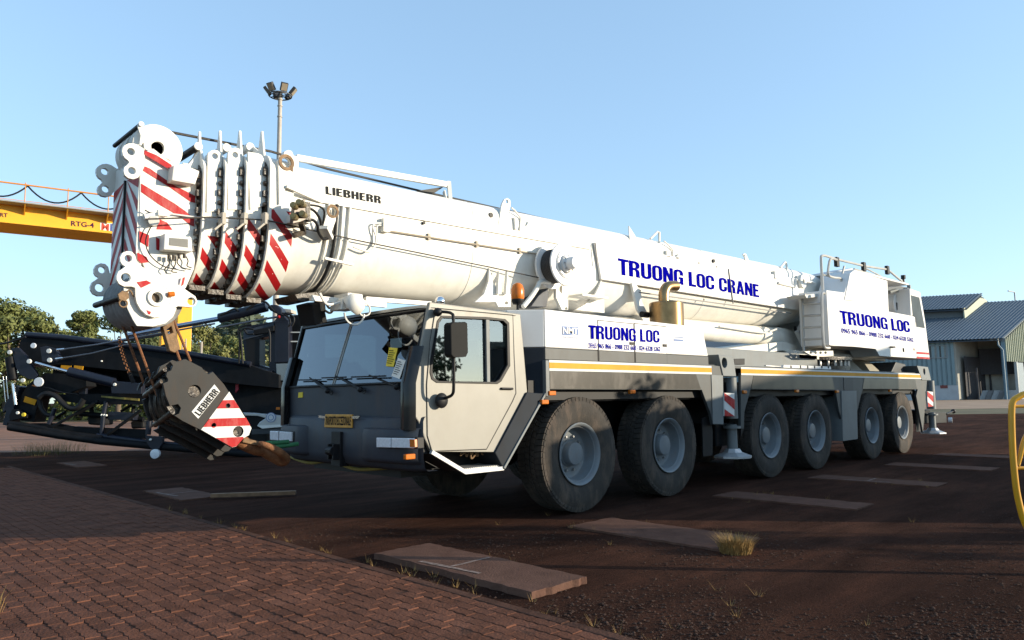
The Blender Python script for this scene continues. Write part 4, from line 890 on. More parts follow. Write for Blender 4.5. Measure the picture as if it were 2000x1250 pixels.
for pts, o in ((shrink(win, -10), win),):
    ring_o = Q('Z3', shrink(win, -9), y=YC-.02); ring_i = Q('Z3', shrink(win, 9), y=YC-.02)
b.prism(ring_o, (0, .03, 0), [ring_i]); part('window_seal', b, BLACK, dr_, bevel=.004)
for yy in (YC+.02, 2.95-YC-.02):
    b = B(); b.add([(p.x, yy, p.z) for p in qw], [tuple(range(len(qw)))]); part('side_window', b, GLASS, recalc=False)
plate('window_divider', 'Z3', [(1279, 190), (1302, 192), (1306, 588), (1286, 588)], YC-.016, .03, LTG, dr_)
h0 = P(*zp('Z3', 1375, 622), y=YC-.03); h1 = P(*zp('Z3', 1442, 623), y=YC-.03)
b = B(); b.tube([h0+Vector((0, .02, 0)), h0, h1, h1+Vector((0, .02, 0))], .014, 8); part('door_handle', b, BLACK, dr_, smooth=60)
# front: bowed rows
cyc, hwc = 1.475, 1.42
def fx(z, y):       # front surface x for a height and a lateral place
    t = abs((y-cyc)/hwc); bow = .04*(1-t**2.2)
    if z >= 1.66: base = -2.70+(z-1.66)*.272
    else: base = -2.70+(1.66-z)*.03
    return base-bow
def front_grid(z0, z1, y0, y1, nz=6, ny=16, off=0.):
    b = B(); vs = []
    for j in range(nz+1):
        for i in range(ny+1):
            z = z0+(z1-z0)*j/nz; y = y0+(y1-y0)*i/ny; vs.append((fx(z, y)-off, y, z))
    b.add(vs, [(j*(ny+1)+i, j*(ny+1)+i+1, (j+1)*(ny+1)+i+1, (j+1)*(ny+1)+i) for j in range(nz) for i in range(ny)]); return b
b = front_grid(1.665, 2.47, .1, 2.85); ws = part('windscreen', b, WSGLASS, smooth=80, recalc=False)
b = B()
def frow(z, y0, y1, off=0.012, n=16): return [Vector((fx(z, y0+(y1-y0)*i/n)-off, y0+(y1-y0)*i/n, z)) for i in range(n+1)]
b.tube(frow(1.665, .1, 2.85), .016, 6); b.tube(frow(2.47, .1, 2.85), .016, 6); b.tube([frow(1.665, .1, 2.85)[0], frow(2.47, .1, 2.85)[0]], .018, 6); b.tube([frow(1.665, .1, 2.85)[-1], frow(2.47, .1, 2.85)[-1]], .018, 6)
part('windscreen_seal', b, BLACK, ws, smooth=60)
b = B(); b.tube([Vector((fx(1.68, 1.62)-.006, 1.62, 1.68)), Vector((fx(2.46, 1.55)-.006, 1.55, 2.46))], .007, 5); b.tube([Vector((fx(1.68, 1.66)-.006, 1.66, 1.68)), Vector((fx(2.46, 1.59)-.006, 1.59, 2.46))], .005, 5); part('screen_joint', b, WSTRIPE, ws)
# papers behind the screen
def onscreen(u, v):
    # intersect the pixel ray with the sloped screen
    p = P(u, v, x=-2.6)
    for _ in range(12): p = P(u, v, x=fx(p.z, p.y)-.012)
    return p
for pts, m_ in (([(667, 485), (715, 488), (740, 375), (688, 370)], YPAPER), ([(702, 545), (752, 563), (788, 450), (742, 436)], CREAM), ([(780, 542), (818, 538), (828, 466), (792, 468)], CREAM)):
    b = B(); b.add([onscreen(*zp('Z3', *p)) for p in pts], [(0, 1, 2, 3)]); pp = part('paper_notice', b, m_, ws, recalc=False)
    b = B(); c0, c1, c2, c3 = [onscreen(*zp('Z3', *p))+Vector((-.004, 0, 0)) for p in pts]
    for r_ in range(7):
        t0 = .14+.11*r_; e = .55+.3*((r_*37) % 10)/10
        A0 = c3+(c0-c3)*t0+(c2-c3)*.1; A1 = c3+(c0-c3)*(t0+.035)+(c2-c3)*.1; d_ = (c2-c3)*e*.9
        b.add([A0, A0+d_, A1+d_, A1], [(0, 1, 2, 3)])
    part('print', b, LOGOG, pp, recalc=False)
# lower front panel, bumper
b = front_grid(1.18, 1.655, .08, 2.87, 4, 16); part('front_panel', b, SLATE, smooth=60, recalc=False)
b = B(); vs = []; prof = [(1.30, .0), (1.29, .05), (1.25, .085), (1.05, .10), (.86, .10), (.76, .06), (.72, -.02), (.72, -.3)]
ny = 20
for z, o in prof:
    for i in range(ny+1):
        y = .02+2.9*i/ny; t = abs((y-cyc)/1.45); vs.append((fx(max(z, .9), y)-o*(1-.5*t**6)+.12*t**10, y, z))
b.add(vs, [(j*(ny+1)+i, j*(ny+1)+i+1, (j+1)*(ny+1)+i+1, (j+1)*(ny+1)+i) for j in range(len(prof)-1) for i in range(ny)])
bump = part('bumper', b, SLATE, smooth=45, recalc=False)
for ys in ((.02, .86), (2.09, 2.93)):   # lamp pods
    b = B(); vs = []; pr_ = [(1.18, .1), (1.165, .16), (1.1, .18), (.86, .18), (.82, .15), (.8, .08)]
    for z, o in pr_:
        for i in range(9):
            y = ys[0]+(ys[1]-ys[0])*i/8; e = 1-abs(i-4)/4; k = min(1, e*3+.25) if True else 1
            t = abs((y-cyc)/1.45); vs.append((fx(.95, y)-o*(.55+.45*min(1, e*4))+.1*t**10, y, z))
    b.add(vs, [(j*9+i, j*9+i+1, (j+1)*9+i+1, (j+1)*9+i) for j in range(len(pr_)-1) for i in range(8)]); part('lamp_pod', b, SLATE, bump, smooth=50, recalc=False)
# headlights
def onx(u, v, x): return P(u, v, x=x)
def lampbox(k, pts, x, m_, nm, dp=.05):
    b = B(); b.prism([P(*zp(k, *p), x=x) for p in pts], (dp, 0, 0)); return part(nm, b, m_, bevel=.012)
xh = fx(.95, .35)-.19
hq = [P(*zp('Z3', *p), x=xh) for p in [(614, 985), (860, 990), (858, 920), (614, 916)]]
b = B(); b.prism(hq, (.09, 0, 0)); hl = part('headlight', b, BLACK, bevel=.008)
for a, c_, m_ in ((.02, .385, LENS), (.41, .96, LENS)):
    b = B(); p0 = hq[0]+(hq[1]-hq[0])*a; p1 = hq[0]+(hq[1]-hq[0])*c_; u0 = hq[3]+(hq[2]-hq[3])*a; u1 = hq[3]+(hq[2]-hq[3])*c_
    q = [p0+(u0-p0)*.07, p1+(u1-p1)*.07, p1+(u1-p1)*.93, p0+(u0-p0)*.93]; b.prism([v+Vector((-.02, 0, 0)) for v in q], (.02, 0, 0)); part('lens', b, m_, hl, bevel=.006)
b = B(); q = hq; b.prism([hq[1]+(hq[0]-hq[1])*.12+ZA*.02+Vector((-.03, 0, 0)), hq[1]+ZA*.02+Vector((-.03, 0, 0)), hq[2]-ZA*.02+Vector((-.03, 0, 0)), hq[2]+(hq[3]-hq[2])*.12-ZA*.02+Vector((-.03, 0, 0))], (.03, 0, 0)); part('indicator', b, AMBER, hl)
b = B(); b.v = []; b.box((xh-.01, 2.3, hq[0].z), (xh+.08, 2.95, hq[2].z)); h2 = part('headlight', b, BLACK, bevel=.008)
b = B(); b.box((xh-.03, 2.33, hq[0].z+.01), (xh-.008, 2.66, hq[2].z-.01)); b.box((xh-.03, 2.69, hq[0].z+.01), (xh-.008, 2.92, hq[2].z-.01)); part('lens', b, LENS, h2, bevel=.006)
# plate with lettering, chrome wings, yellow sticker
xpl = fx(1.2, 1.6)-.11
pq = [P(*zp('Z3', *p), x=xpl) for p in [(290, 858), (458, 862), (461, 780), (297, 778)]]
b = B(); b.prism(pq, (.02, 0, 0)); pl = part('orange_plate', b, PLATEO, bevel=.004)
i0, i1, i3 = pq[0]+(pq[1]-pq[0])*.03+(pq[3]-pq[0])*.18, pq[1]-(pq[1]-pq[0])*.03+(pq[2]-pq[1])*.18, pq[0]+(pq[1]-pq[0])*.03+(pq[3]-pq[0])*.84
text('TRASPORTO ECCEZIONALE', i0, i1, i3, LOGOG, pl, .02, lift=(-.004, 0, 0))
for pts in ([(258, 800), (295, 806), (297, 790), (255, 786)], [(461, 806), (497, 806), (508, 788), (461, 790)]):
    b = B(); b.prism([P(*zp('Z3', *p), x=xpl) for p in pts], (.02, 0, 0)); part('chrome_wing', b, CHROME, pl)
b = B(); q = [P(*zp('Z3', *p), x=fx(1.5, 2.65)-.02) for p in [(131, 678), (158, 676), (160, 643), (134, 646)]]; b.prism(q, (.01, 0, 0)); part('yellow_sticker', b, YPAPER)
b = B(); c = Vector((xpl, P(*zp('Z3', 370, 930), x=xpl).y, .9)); b.box((xpl-.02, c.y-.1, .72), (xpl+.1, c.y+.1, 1.12)); b.cyl(c+Vector((-.08, -.06, 0)), c+Vector((-.08, .06, 0)), .05, n=12); b.box((xpl-.09, c.y-.07, .8), (xpl, c.y-.04, .98)); b.box((xpl-.09, c.y+.04, .8), (xpl, c.y+.07, .98)); part('tow_coupling', b, BLACK, bump, bevel=.005)
# roof
b = B(); vs = []; zr = P(838, 590, y=.1).z
rf = [(-2.47, .02), (-2.44, .06), (-2.3, .085), (-1.25, .09), (-1.16, .06)]
for x, dz in rf:
    for i in range(13):
        y = .03+2.89*i/12; t = abs((y-cyc)/1.445); xx = x-(.04*(1-t**2.2) if x < -2.35 else 0); vs.append((xx, y, 2.475+dz*(1-t**8)+.012))
b.add(vs, [(j*13+i, j*13+i+1, (j+1)*13+i+1, (j+1)*13+i) for j in range(len(rf)-1) for i in range(12)])
part('cab_roof', b, CABG, smooth=50, recalc=False)
b = B(); b.box((-2.42, .1, 2.43), (-1.16, 2.85, 2.47)); part('cab_headliner', b, mat('headliner', (.25, .24, .21), .9))
b = B(); b.prism([(-1.18, .09, .95), (-1.18, 2.86, .95), (-1.18, 2.86, 2.47), (-1.18, .09, 2.47)], (.05, 0, 0), [[(-1.18, .2, 1.72), (-1.18, 2.75, 1.72), (-1.18, 2.75, 2.38), (-1.18, .2, 2.38)]]); part('cab_back', b, SEAT)
b = B(); b.box((-2.6, .1, .9), (-1.15, 2.85, .98)); part('cab_floor', b, BLACK)
b = B(); b.prism([(-2.66, .12, 1.2), (-2.66, .12, 1.64), (-2.5, .12, 1.67), (-2.2, .12, 1.58), (-2.12, .12, 1.2)], (0, 2.7, 0)); part('dashboard', b, SEAT, bevel=.02)
for ys in (.45, 1.95):
    b = B(); b.box((-1.95, ys, 1.05), (-1.42, ys+.52, 1.3)); b.prism([(-1.5, ys, 1.25), (-1.32, ys, 1.25), (-1.22, ys, 2.0), (-1.34, ys, 2.02)], (0, .52, 0)); b.box((-1.34, ys+.12, 2.02), (-1.22, ys+.4, 2.22)); part('seat', b, SEAT, bevel=.04)
b = B(); c = Vector((-2.12, .72, 1.68)); ring = [c+Vector((cos(t)*.09, sin(t)*.24, cos(t)*.2)) for t in [2*pi*i/24 for i in range(25)]]; b.tube(ring, .016, 6); b.tube([c, c+Vector((-.25, 0, -.2))], .03, 6); b.tube([ring[6], ring[18]], .014, 5); part('steering_wheel', b, BLACK, smooth=60)
# dark corner deflector beside the screen
for yy, sg in ((.03, 1), (2.92, -1)):
    b = B(); z0, z1 = 1.16, 2.06
    pts = [(-2.70, .02), (-2.76, .04), (-2.80, .1), (-2.79, .17), (-2.73, .17)]
    def colm(z, k): return [(x+(max(0, z-1.66))*.27*k+.0, yy+sg*(y-.03), z) for x, y in pts]
    rows = [colm(z0, 1), colm(1.4, 1), colm(1.66, 1), colm(1.9, 1), colm(z1, 1)]
    vs = [p for r_ in rows for p in r_]; n = 5
    b.add(vs, [(j*n+i, j*n+(i+1) % n, (j+1)*n+(i+1) % n, (j+1)*n+i) for j in range(4) for i in range(n)]+[(0, 1, 2, 3, 4), (24, 23, 22, 21, 20)]); part('corner_deflector', b, mat('gloss_black', (.015, .015, .016), .15), smooth=50)
# pillars closing cab front corners
for yy in (.055, 2.835):
    b = B(); b.add([(fx(1.66, yy)+.02, yy, 1.66), (fx(1.66, yy)+.02, yy+.06, 1.66), (-2.6, yy+.06, 1.66), (-2.6, yy, 1.66), (fx(2.48, yy)+.02, yy, 2.49), (fx(2.48, yy)+.02, yy+.06, 2.49), (-2.36, yy+.06, 2.49), (-2.36, yy, 2.49)], [(0,3,2,1),(4,5,6,7),(0,1,5,4),(1,2,6,5),(2,3,7,6),(3,0,4,7)]); part('pillar', b, CABG, bevel=.012)
# wipers
for (px, py), (bx, by), (ax_, ay_), (cx_, cy_) in (((325, 636), (215, 555), (145, 570), (285, 568)), ((525, 628), (375, 545), (290, 557), (440, 552)), ((748, 612), (580, 540), (470, 552), (682, 545))):
    on = lambda q: onscreen(*zp('Z3', *q))+Vector((-.03, 0, 0))
    b = B(); b.tube([on((px, py)), on((bx, by))], [.014, .009], 6); b.tube([on((px+15, py+2)), on((bx+25, by+10))], .007, 5); b.tube([on((ax_, ay_)), on((cx_, cy_))], .009, 5); b.sphere(on((px, py)), .035, 10, 6)
    b.tube(spline([on((px, py)), on((px+25, py+25)), on((px+32, py+0)), on((px+20, py+10))], 4), .005, 5); part('wiper', b, BLACK, smooth=60)
# mirror
def mp_(x, y, yy): return P(*zp('Z3', x, y), y=yy)
b = B(); ym = -.22
top = mp_(985, 152, .0); b.tube(spline([top, mp_(1040, 155, -.1), mp_(1070, 165, -.18), mp_(1080, 200, ym), mp_(1082, 420, ym), mp_(1082, 600, ym), mp_(1075, 655, -.18), mp_(1045, 675, -.1), mp_(1010, 685, .0)], 5), .017, 8)
b.sphere(mp_(1008, 695, -.02), .085, 12, 8, (1, .5, 1)); b.sphere(mp_(985, 155, -.01), .05, 10, 6); ma = part('mirror_arm', b, BLACK, smooth=60)
mo = [(1062, 230), (1075, 216), (1155, 214), (1168, 222), (1172, 400), (1160, 428), (1080, 432), (1066, 415)]
b = B(); b.prism(Q('Z3', mo, y=ym-.06), (0, .12, 0)); part('mirror', b, mat('mirror_shell', (.012, .012, .012), .65, spec=.12), ma, bevel=.03)
# boarding step
st_ = Q('Z3', [(944, 1008), (1150, 1132), (1382, 1108), (1338, 1012)], y=.04)
b = B(); b.tube([st_[0], st_[1], st_[2]], .03, 4); sp_ = part('step_frame', b, WHITEP)
b = B(); z_ = P(*zp('Z3', 1150, 1118), y=.04).z; xa_, xb_ = P(*zp('Z3', 1140, 1118), y=.06).x, P(*zp('Z3', 1380, 1100), y=.06).x; b.box((xa_, .06, z_-.02), (xb_, .42, z_)); 
for i in range(22): x = xa_+(xb_-xa_)*(i+.5)/22; b.box((x-.006, .06, z_), (x+.006, .42, z_+.012))
part('step_tread', b, ALU, sp_)
b = B(); q = [Vector(st_[0])+Vector((0, .01, -.02)), Vector(st_[1])+Vector((0, .01, 0)), Vector(st_[1])+Vector((0, .4, 0)), Vector(st_[0])+Vector((0, .4, -.02))]; b.add(q, [(0, 1, 2, 3)]); part('step_wall', b, DKG, sp_)
b = B(); b.box((-2.3, .45, .7), (-1.2, .5, 1.0)); b.box((-2.55, .5, .62), (-1.0, 2.4, .95)); part('step_well', b, BLACK)
b = B()
for i in range(5): q = P(*zp('Z3', 1130+32*i, 1020+10*(i % 2)), y=.25); b.cyl(q, q+Vector((.05, .05, .02)), .02, n=8)
b.tube(spline([P(*zp('Z3', x, y), y=.2) for x, y in ((1120, 1030), (1180, 1000), (1190, 1050), (1240, 995), (1280, 1000))], 5), .012, 6); part('step_hose', b, BROWNP, smooth=60)
# air line hoses under the bumper (yellowed)
b = B(); b.tube(spline([P(*zp('Z3', x, y), x=-2.55) for x, y in ((90, 1040), (200, 1075), (330, 1065), (480, 1112), (620, 1110), (760, 1095))], 6), .022, 7); part('front_hose', b, mat('yellowed_hose', (.25, .2, .05), .7), smooth=60)
# roof fittings
c = P(*zp('Z3', 998, 90), y=.12); b = B(); b.sphere(c, .06, 12, 8); b.cyl(c-ZA*.08, c, .03, n=8); part('roof_lamp', b, CHROME, smooth=60)
def beacon(c):
    b = B(); b.cyl(c-ZA*.16, c, .018, n=8); b.lathe([(.0, -.015), (.06, -.01), (.08, .03), (.08, .055)], c, (0, 0, 1), 20); r_ = part('beacon_base', b, BLACK, smooth=40)
    b = B(); b.lathe([(.078, .05), (.085, .08), (.085, .18), (.065, .24), (.03, .265), (0, .27)], c, (0, 0, 1), 20); part('beacon', b, AMBER, smooth=60)
beacon(P(*zp('Z5', 366, 700), y=.3))
# exhaust
q0, q1 = P(1275, 608, y=.42), P(1327, 608, y=.42); r_ = (q1.x-q0.x)/2*.72; xc = (q0.x+q1.x)/2; zt_ = P(1300, 592, y=.42).z
b = B(); b.lathe([(0, 2.56), (r_, 2.56), (r_, zt_-.01), (r_*.93, zt_+.01), (0, zt_+.015)], (xc, .42, 0), (0, 0, 1), 32); part('exhaust_silencer', b, SILENC, smooth=40)
b = B(); b.tube(spline([Vector((xc-.06, .42, zt_)), Vector((xc-.05, .42, zt_+.16)), Vector((xc+.05, .42, zt_+.27)), Vector((xc+.3, .42, zt_+.31))], 5), .088, 16); part('exhaust_pipe', b, SILENC, smooth=40)
e_ = Vector((xc+.3015, .42, zt_+.311)); b = B(); b.cyl(e_-Vector((.001, 0, 0)), e_+Vector((.004, 0, .001)), .078, n=16); part('exhaust_mouth', b, BLACK)

# ================================================================== BOOM
BY = 1.5; SL = .0195
def zo(x): return SL*(x+3.6)
def profile(hw, zt, zb, zm, rt, n=12):
    """closed girth in (y, z) from the middle of the top over the near side to the bottom and back; with arc length"""
    half = [(0, zt), (-(hw-rt)*.5, zt), (-(hw-rt), zt)]
    half += [(-(hw-rt)-rt*sin(pi/2*i/5), zt-rt+rt*cos(pi/2*i/5)) for i in range(1, 6)]
    half += [(-hw, zt-rt+(zm-zt+rt)*i/4) for i in range(1, 5)]
    e = 2.0/2.35
    half += [(-hw*cos(pi/2*i/n)**e, zm+(zb-zm)*sin(pi/2*i/n)**e) for i in range(1, n)]+[(0, zb)]
    full = half+[(-y, z) for y, z in half[-2:0:-1]]
    return full
def loft(xs, profs, cap=True, xfun=None):
    b = B(); n = len(profs[0]); vs = []; fs = []; luv = []
    for x, pr_ in zip(xs, profs):
        for y, z in pr_: vs.append((x, BY+y, z+zo(x)))
    arcs = []
    for pr_ in profs:
        a = [0]
        for i in range(n): p, q = pr_[i], pr_[(i+1) % n]; a.append(a[-1]+sqrt((p[0]-q[0])**2+(p[1]-q[1])**2))
        arcs.append(a)
    for j in range(len(xs)-1):
        for i in range(n):
            fs.append((j*n+i, (j+1)*n+i, (j+1)*n+(i+1) % n, j*n+(i+1) % n))
            luv += [(xs[j], arcs[j][i]), (xs[j+1], arcs[j+1][i]), (xs[j+1], arcs[j+1][i+1]), (xs[j], arcs[j][i+1])]
    if cap:
        fs.append(tuple(range(n))); luv += [(xs[0], 0)]*n
        fs.append(tuple(range((len(xs)-1)*n, len(xs)*n))[::-1]); luv += [(xs[-1], 0)]*n
    b.add(vs, fs); b.loopuv = luv; return b
pb = profile(.65, 4.07, 2.70, 3.45, .2)
bm_ = part('boom_base_section', loft([-3.75, -1, 2, 5, 8, 9.6, 11.4], [pb]*5+[profile(.64, 4.05, 2.95, 3.45, .25), profile(.5, 3.95, 3.2, 3.5, .25)]), WHITE, smooth=35, recalc=False)
for x_ in (-1.15, 4.6):
    b = B(); b.tube([(x_, BY+y*1.002, z+zo(x_)) for y, z in pb+pb[:1]], .005, 5); part('weld_seam', b, WHITE, bm_, smooth=60)
# telescopic collars
STR = stripes_mat('collar_stripes', 4.1, -3.55, .43, vmin=1.22)
def collar(xa, xb, hw, zt, zb, hin, off, ear=None, last=False):
    pc = profile(hw, zt, zb, 3.42, .16)
    sm = STR.copy(); sm.name = 'collar_stripes'
    o = part('boom_section', loft([xa, xb], [pc, pc]), sm, smooth=35, recalc=False)
    # front flange plate with spike
    n = len(pc); k = len(pc)//2
    fl = profile(hw+.025, zt+.01, zb-.02, 3.42, .16)
    pts = [(xa-.02, BY+y, z+zo(xa)) for y, z in fl]
    # lift: insert spike near the upper corner
    sp = []
    for (x, y, z), (py, pz) in zip(pts, fl):
        if abs(py) < hw-.02 and pz > zt-.05:
            z += .20*max(0, 1-abs(abs(py)-.30)/.16)
        sp.append((x, y, z))
    b = B(); b.prism(sp, (.022, 0, 0)); f = part('flange', b, WHITE, o)
    fz = zt+.30+zo(xa)
    b = B(); b.prism([(xa-.022, BY-.5*hw/.6, zt-.06+zo(xa)), (xa-.022, BY-.44*hw/.6, fz-.06), (xa-.022, BY-.43*hw/.6, fz), (xa-.022, BY-.405*hw/.6, fz-.01), (xa-.022, BY-.36*hw/.6, zt+.06+zo(xa)), (xa-.022, BY-.2, zt-.06+zo(xa))], (.024, 0, 0)); part('fin', b, WHITE, o, bevel=.004)
    # greasy front face and its bolts
    pi_ = profile(hw-.07, zt-.08, zb+.1, 3.42, .14)
    b = B(); b.prism([(xa-.03, BY+y, z+zo(xa)) for y, z in profile(hw-.02, zt-.05, zb+.015, 3.42, .15)], (.009, 0, 0)); part('grease_ring', b, GREASE, o)
    b = B(); ppts = profile(hw-.035, zt-.06, zb+.04, 3.42, .14)
    for i in range(6, 34):
        y, z = ppts[i % len(ppts)]
        if i % 2 == 0: b.sphere((xa-.045, BY+y, z+zo(xa)), .026, 8, 5)
        else: b.obox((xa-.05, BY+y, z+zo(xa)), (.018, 0, 0), (0, .02, 0), (0, 0, .03))
    tag(part('guide_bolt', b, GREASE, o, smooth=50), kind='stuff')
    # inner tube showing in front
    b = B(); b.box((xa-.04, BY-.28, zb-.05+zo(xa)), (xa+.12, BY+.28, zb+.0+zo(xa))); 
    for yy in (-.2, -.1, .1): b.cyl((xa-.07, BY+yy, zb-.035+zo(xa)), (xa+.0, BY+yy, zb-.035+zo(xa)), .022, n=8)
    part('bottom_slider', b, GREASE, o)
    return o
cb = collar(-4.0, -3.74, .70, 4.08, 2.60, .6, 0)
c1 = collar(-4.22, -4.06, .625, 4.05, 2.62, .56, 0)
c2 = collar(-4.41, -4.26, .555, 4.02, 2.66, .5, 0)
c3 = collar(-4.60, -4.44, .485, 3.98, 2.69, .44, 0)
for xa, xb, hw, zt, zb in ((-4.07, -3.9, .60, 4.0, 2.7), (-4.28, -4.15, .53, 3.96, 2.74), (-4.46, -4.35, .46, 3.92, 2.78), (-4.72, -4.5, .36, 3.8, 2.85)):
    pi_ = profile(hw, zt, zb, 3.42, .14); part('inner_boom_tube', loft([xa, xb], [pi_, pi_]), GREASE, smooth=35, recalc=False)
# ears on the collars
def ear(k, pts, y, th, hl_, m_=WHITE, nm='collar_ear', par=None):
    hs = [circ3(P(*zp(k, *c_), y=y), r, XA, ZA, 14) for c_, r in hl_]
    b = B(); b.prism(Q(k, pts, y=y), (0, th, 0), hs); return part(nm, b, m_, par or CR, bevel=.004)
ear('H2', [(222, 400), (232, 360), (270, 335), (310, 328), (355, 340), (388, 380), (396, 440), (392, 1000), (385, 1070), (212, 1090)], .995, .03, [((313, 405), .03)], par=c3)
ear('H2', [(468, 385), (480, 335), (520, 307), (560, 302), (610, 315), (640, 350), (650, 430), (655, 1000), (650, 1060), (470, 1060)], .925, .03, [((560, 390), .03)], par=c2)
ear('H2', [(712, 350), (840, 370), (885, 395), (910, 440), (940, 700), (950, 1000), (745, 1060)], .855, .03, [], par=c1)
ear('H2', [(1095, 1000), (1085, 460), (1150, 380), (1165, 345), (1210, 330), (1250, 345), (1275, 400), (1320, 410), (1335, 470), (1330, 560), (1280, 640), (1280, 780), (1180, 780)], .775, .06, [((1185, 482), .055)], par=cb)
q = P(*zp('H2', 1185, 482), y=.77); b = B(); b.lathe([(.056, -.004), (.088, -.004), (.088, .01), (.056, .01)], q, (0, 1, 0), 20, closed=True); b.prism(Q('H2', [(1220, 530), (1270, 490), (1265, 595), (1215, 560)], y=.768), (0, .006, 0)); part('rust_patch', b, BROWNP, cb)
for (x, y, yy) in ((460, 300, 1.25), (745, 290, 1.2)):
    q = P(*zp('H2', x, y), y=yy); b = B(); b.cyl(q, q+Vector((0, .5, 0)), .045, n=14); part('top_roller', b, WHITE, smooth=40)
# top handrail beam over the boom
h0, h1 = P(*zp('Z4', 265, 130), y=1.05), P(*zp('Z4', 1280, 310), y=1.05)
b = B(); b.bar(h0, h1, .05, .075); rl = part('top_rail', b, WHITE, bevel=.005)
b = B(); b.bar(h1+Vector((-.02, 0, .04)), P(*zp('Z4', 1290, 500), y=.9), .05, .05); b.bar(P(*zp('Z4', 1240, 350), y=1.05), P(*zp('Z4', 1275, 505), y=.9), .015, .06); part('rail_post', b, WHITE, rl)
b = B(); b.prism([P(*zp('Z4', *p), y=1.1) for p in ((1075, 345), (1240, 320), (1180, 360))], (0, .3, 0)); part('rope_guide', b, BLACK, rl)
# hoist rope along the boom top
TS = P(*zp('H1', 795, 375), y=1.2)
r0 = Vector((TS.x+.02, 1.32, TS.z+.235)); r1 = P(560, 300, y=1.32); r2 = P(780, 352, y=1.32)
b = B(); b.tube([r0, P(530, 296, y=1.32), P(640, 330, y=1.32), P(830, 375, y=1.32), Vector((6, 1.4, 4.31))], .014, 6); part('hoist_rope', b, ROPE)
# thin tag cable along the flank
b = B(); b.tube([P(*q, y=.80) for q in ((285, 428),)]+[P(415, 424, y=.9), P(520, 430, y=.76), P(700, 470, y=.8), P(958, 522, y=.82), P(1064, 545, y=.75)], .008, 6); part('tag_cable', b, ROPE)
# side ledge, long rod, wires
e0, e1 = P(*zp('Z4', 430, 420), y=.84), P(*zp('Z4', 1689, 640), y=.84)
e2 = Vector((1.25, .84, e1.z+SL*(1.25-e1.x)))
b = B(); b.bar(e0, e2, .035, .02); b.bar(P(*zp('Z4', 200, 318), y=.76), e0, .04, .03); part('side_ledge', b, WHITE, bm_)
e0, e1 = P(*zp('Z4', 850, 608), y=.82), P(*zp('Z5', 510, 385), y=.82)
b = B(); b.tube([e0, e1], .012, 6); 
for t in (.25, .55, .85): p = e0.lerp(e1, t); b.box((p.x-.02, .82, p.z-.03), (p.x+.02, .855, p.z+.05))
part('conduit_rod', b, mat('rod_brown', (.32, .27, .2), .5), bm_)
p = P(*zp('Z4', 860, 580), y=.8); b = B(); b.box((p.x-.05, .78, p.z-.07), (p.x+.04, .855, p.z+.09)); b.tube(spline([P(*zp('Z4', x, y), y=.81) for x, y in ((850, 560), (780, 565), (775, 600), (790, 650), (785, 700), (745, 748), (640, 715))], 6), .011, 6); b.tube(spline([P(*zp('Z4', x, y), y=.81) for x, y in ((835, 575), (800, 580), (798, 640), (800, 690), (770, 730))], 6), .009, 6); part('junction_bracket', b, WHITE, bm_)
# hydraulic connector block
vb = Q('H5', [(62, 365), (75, 240), (85, 150), (200, 95), (208, 320), (150, 345)], y=.55)
b = B(); b.prism(vb, (0, .07, 0)); hv = part('valve_plate', b, mat('oily_steel', (.1, .085, .075), .4, metal=.4, var=.4, vscale=12), bevel=.006)
for x, y in ((95, 170), (155, 140), (180, 150), (95, 285), (190, 260)):
    q = P(*zp('H5', x, y), y=.5); b = B(); b.cyl(q+Vector((-.03, 0, 0)), q+Vector((.03, .06, 0)), .035, n=12); b.cyl(q+Vector((-.04, -.01, 0)), q+Vector((-.03, 0, 0)), .026, n=6); part('coupling', b, mat('oily_brass', (.22, .17, .08), .35, metal=.6), hv, smooth=40)
b = B(); q = Q('H5', [(208, 130), (250, 135), (255, 330), (210, 320)], y=.56); b.prism(q, (0, .1, 0)); 
b.bar(P(*zp('H5', 150, 345), y=.6), P(*zp('H5', 180, 450), y=.72), .05, .05); b.tube([P(*zp('H5', 70, 490), y=.7), P(*zp('H5', 190, 455), y=.7)], .03, 8); part('valve_bracket', b, GREASE, hv)
b = B(); b.box((P(*zp('H5', 80, 300), y=.62).x, .62, P(*zp('H5', 80, 330), y=.62).z), (P(*zp('H5', 250, 300), y=.62).x, .86, P(*zp('H5', 80, 250), y=.62).z)); part('valve_mount', b, WHITE, hv)
def hose(nm, k, pts, r, m_, ys):
    b = B(); b.tube(spline([P(*zp(k, x, y), y=yy) for (x, y), yy in zip(pts, ys)], 6), r, 7); return part(nm, b, m_, smooth=60)
hose('hose', 'H5', [(235, 165), (320, 175), (380, 200), (400, 260), (380, 380), (360, 430)], .012, BLACK, [.58, .6, .64, .7, .76, .78])
hose('hose', 'H5', [(235, 195), (300, 235), (350, 310), (365, 380)], .015, BLACK, [.58, .6, .66, .74])
hose('hose', 'H5', [(215, 330), (280, 325), (325, 380), (335, 450), (380, 520), (430, 525)], .016, BLACK, [.58, .6, .66, .7, .76, .78])
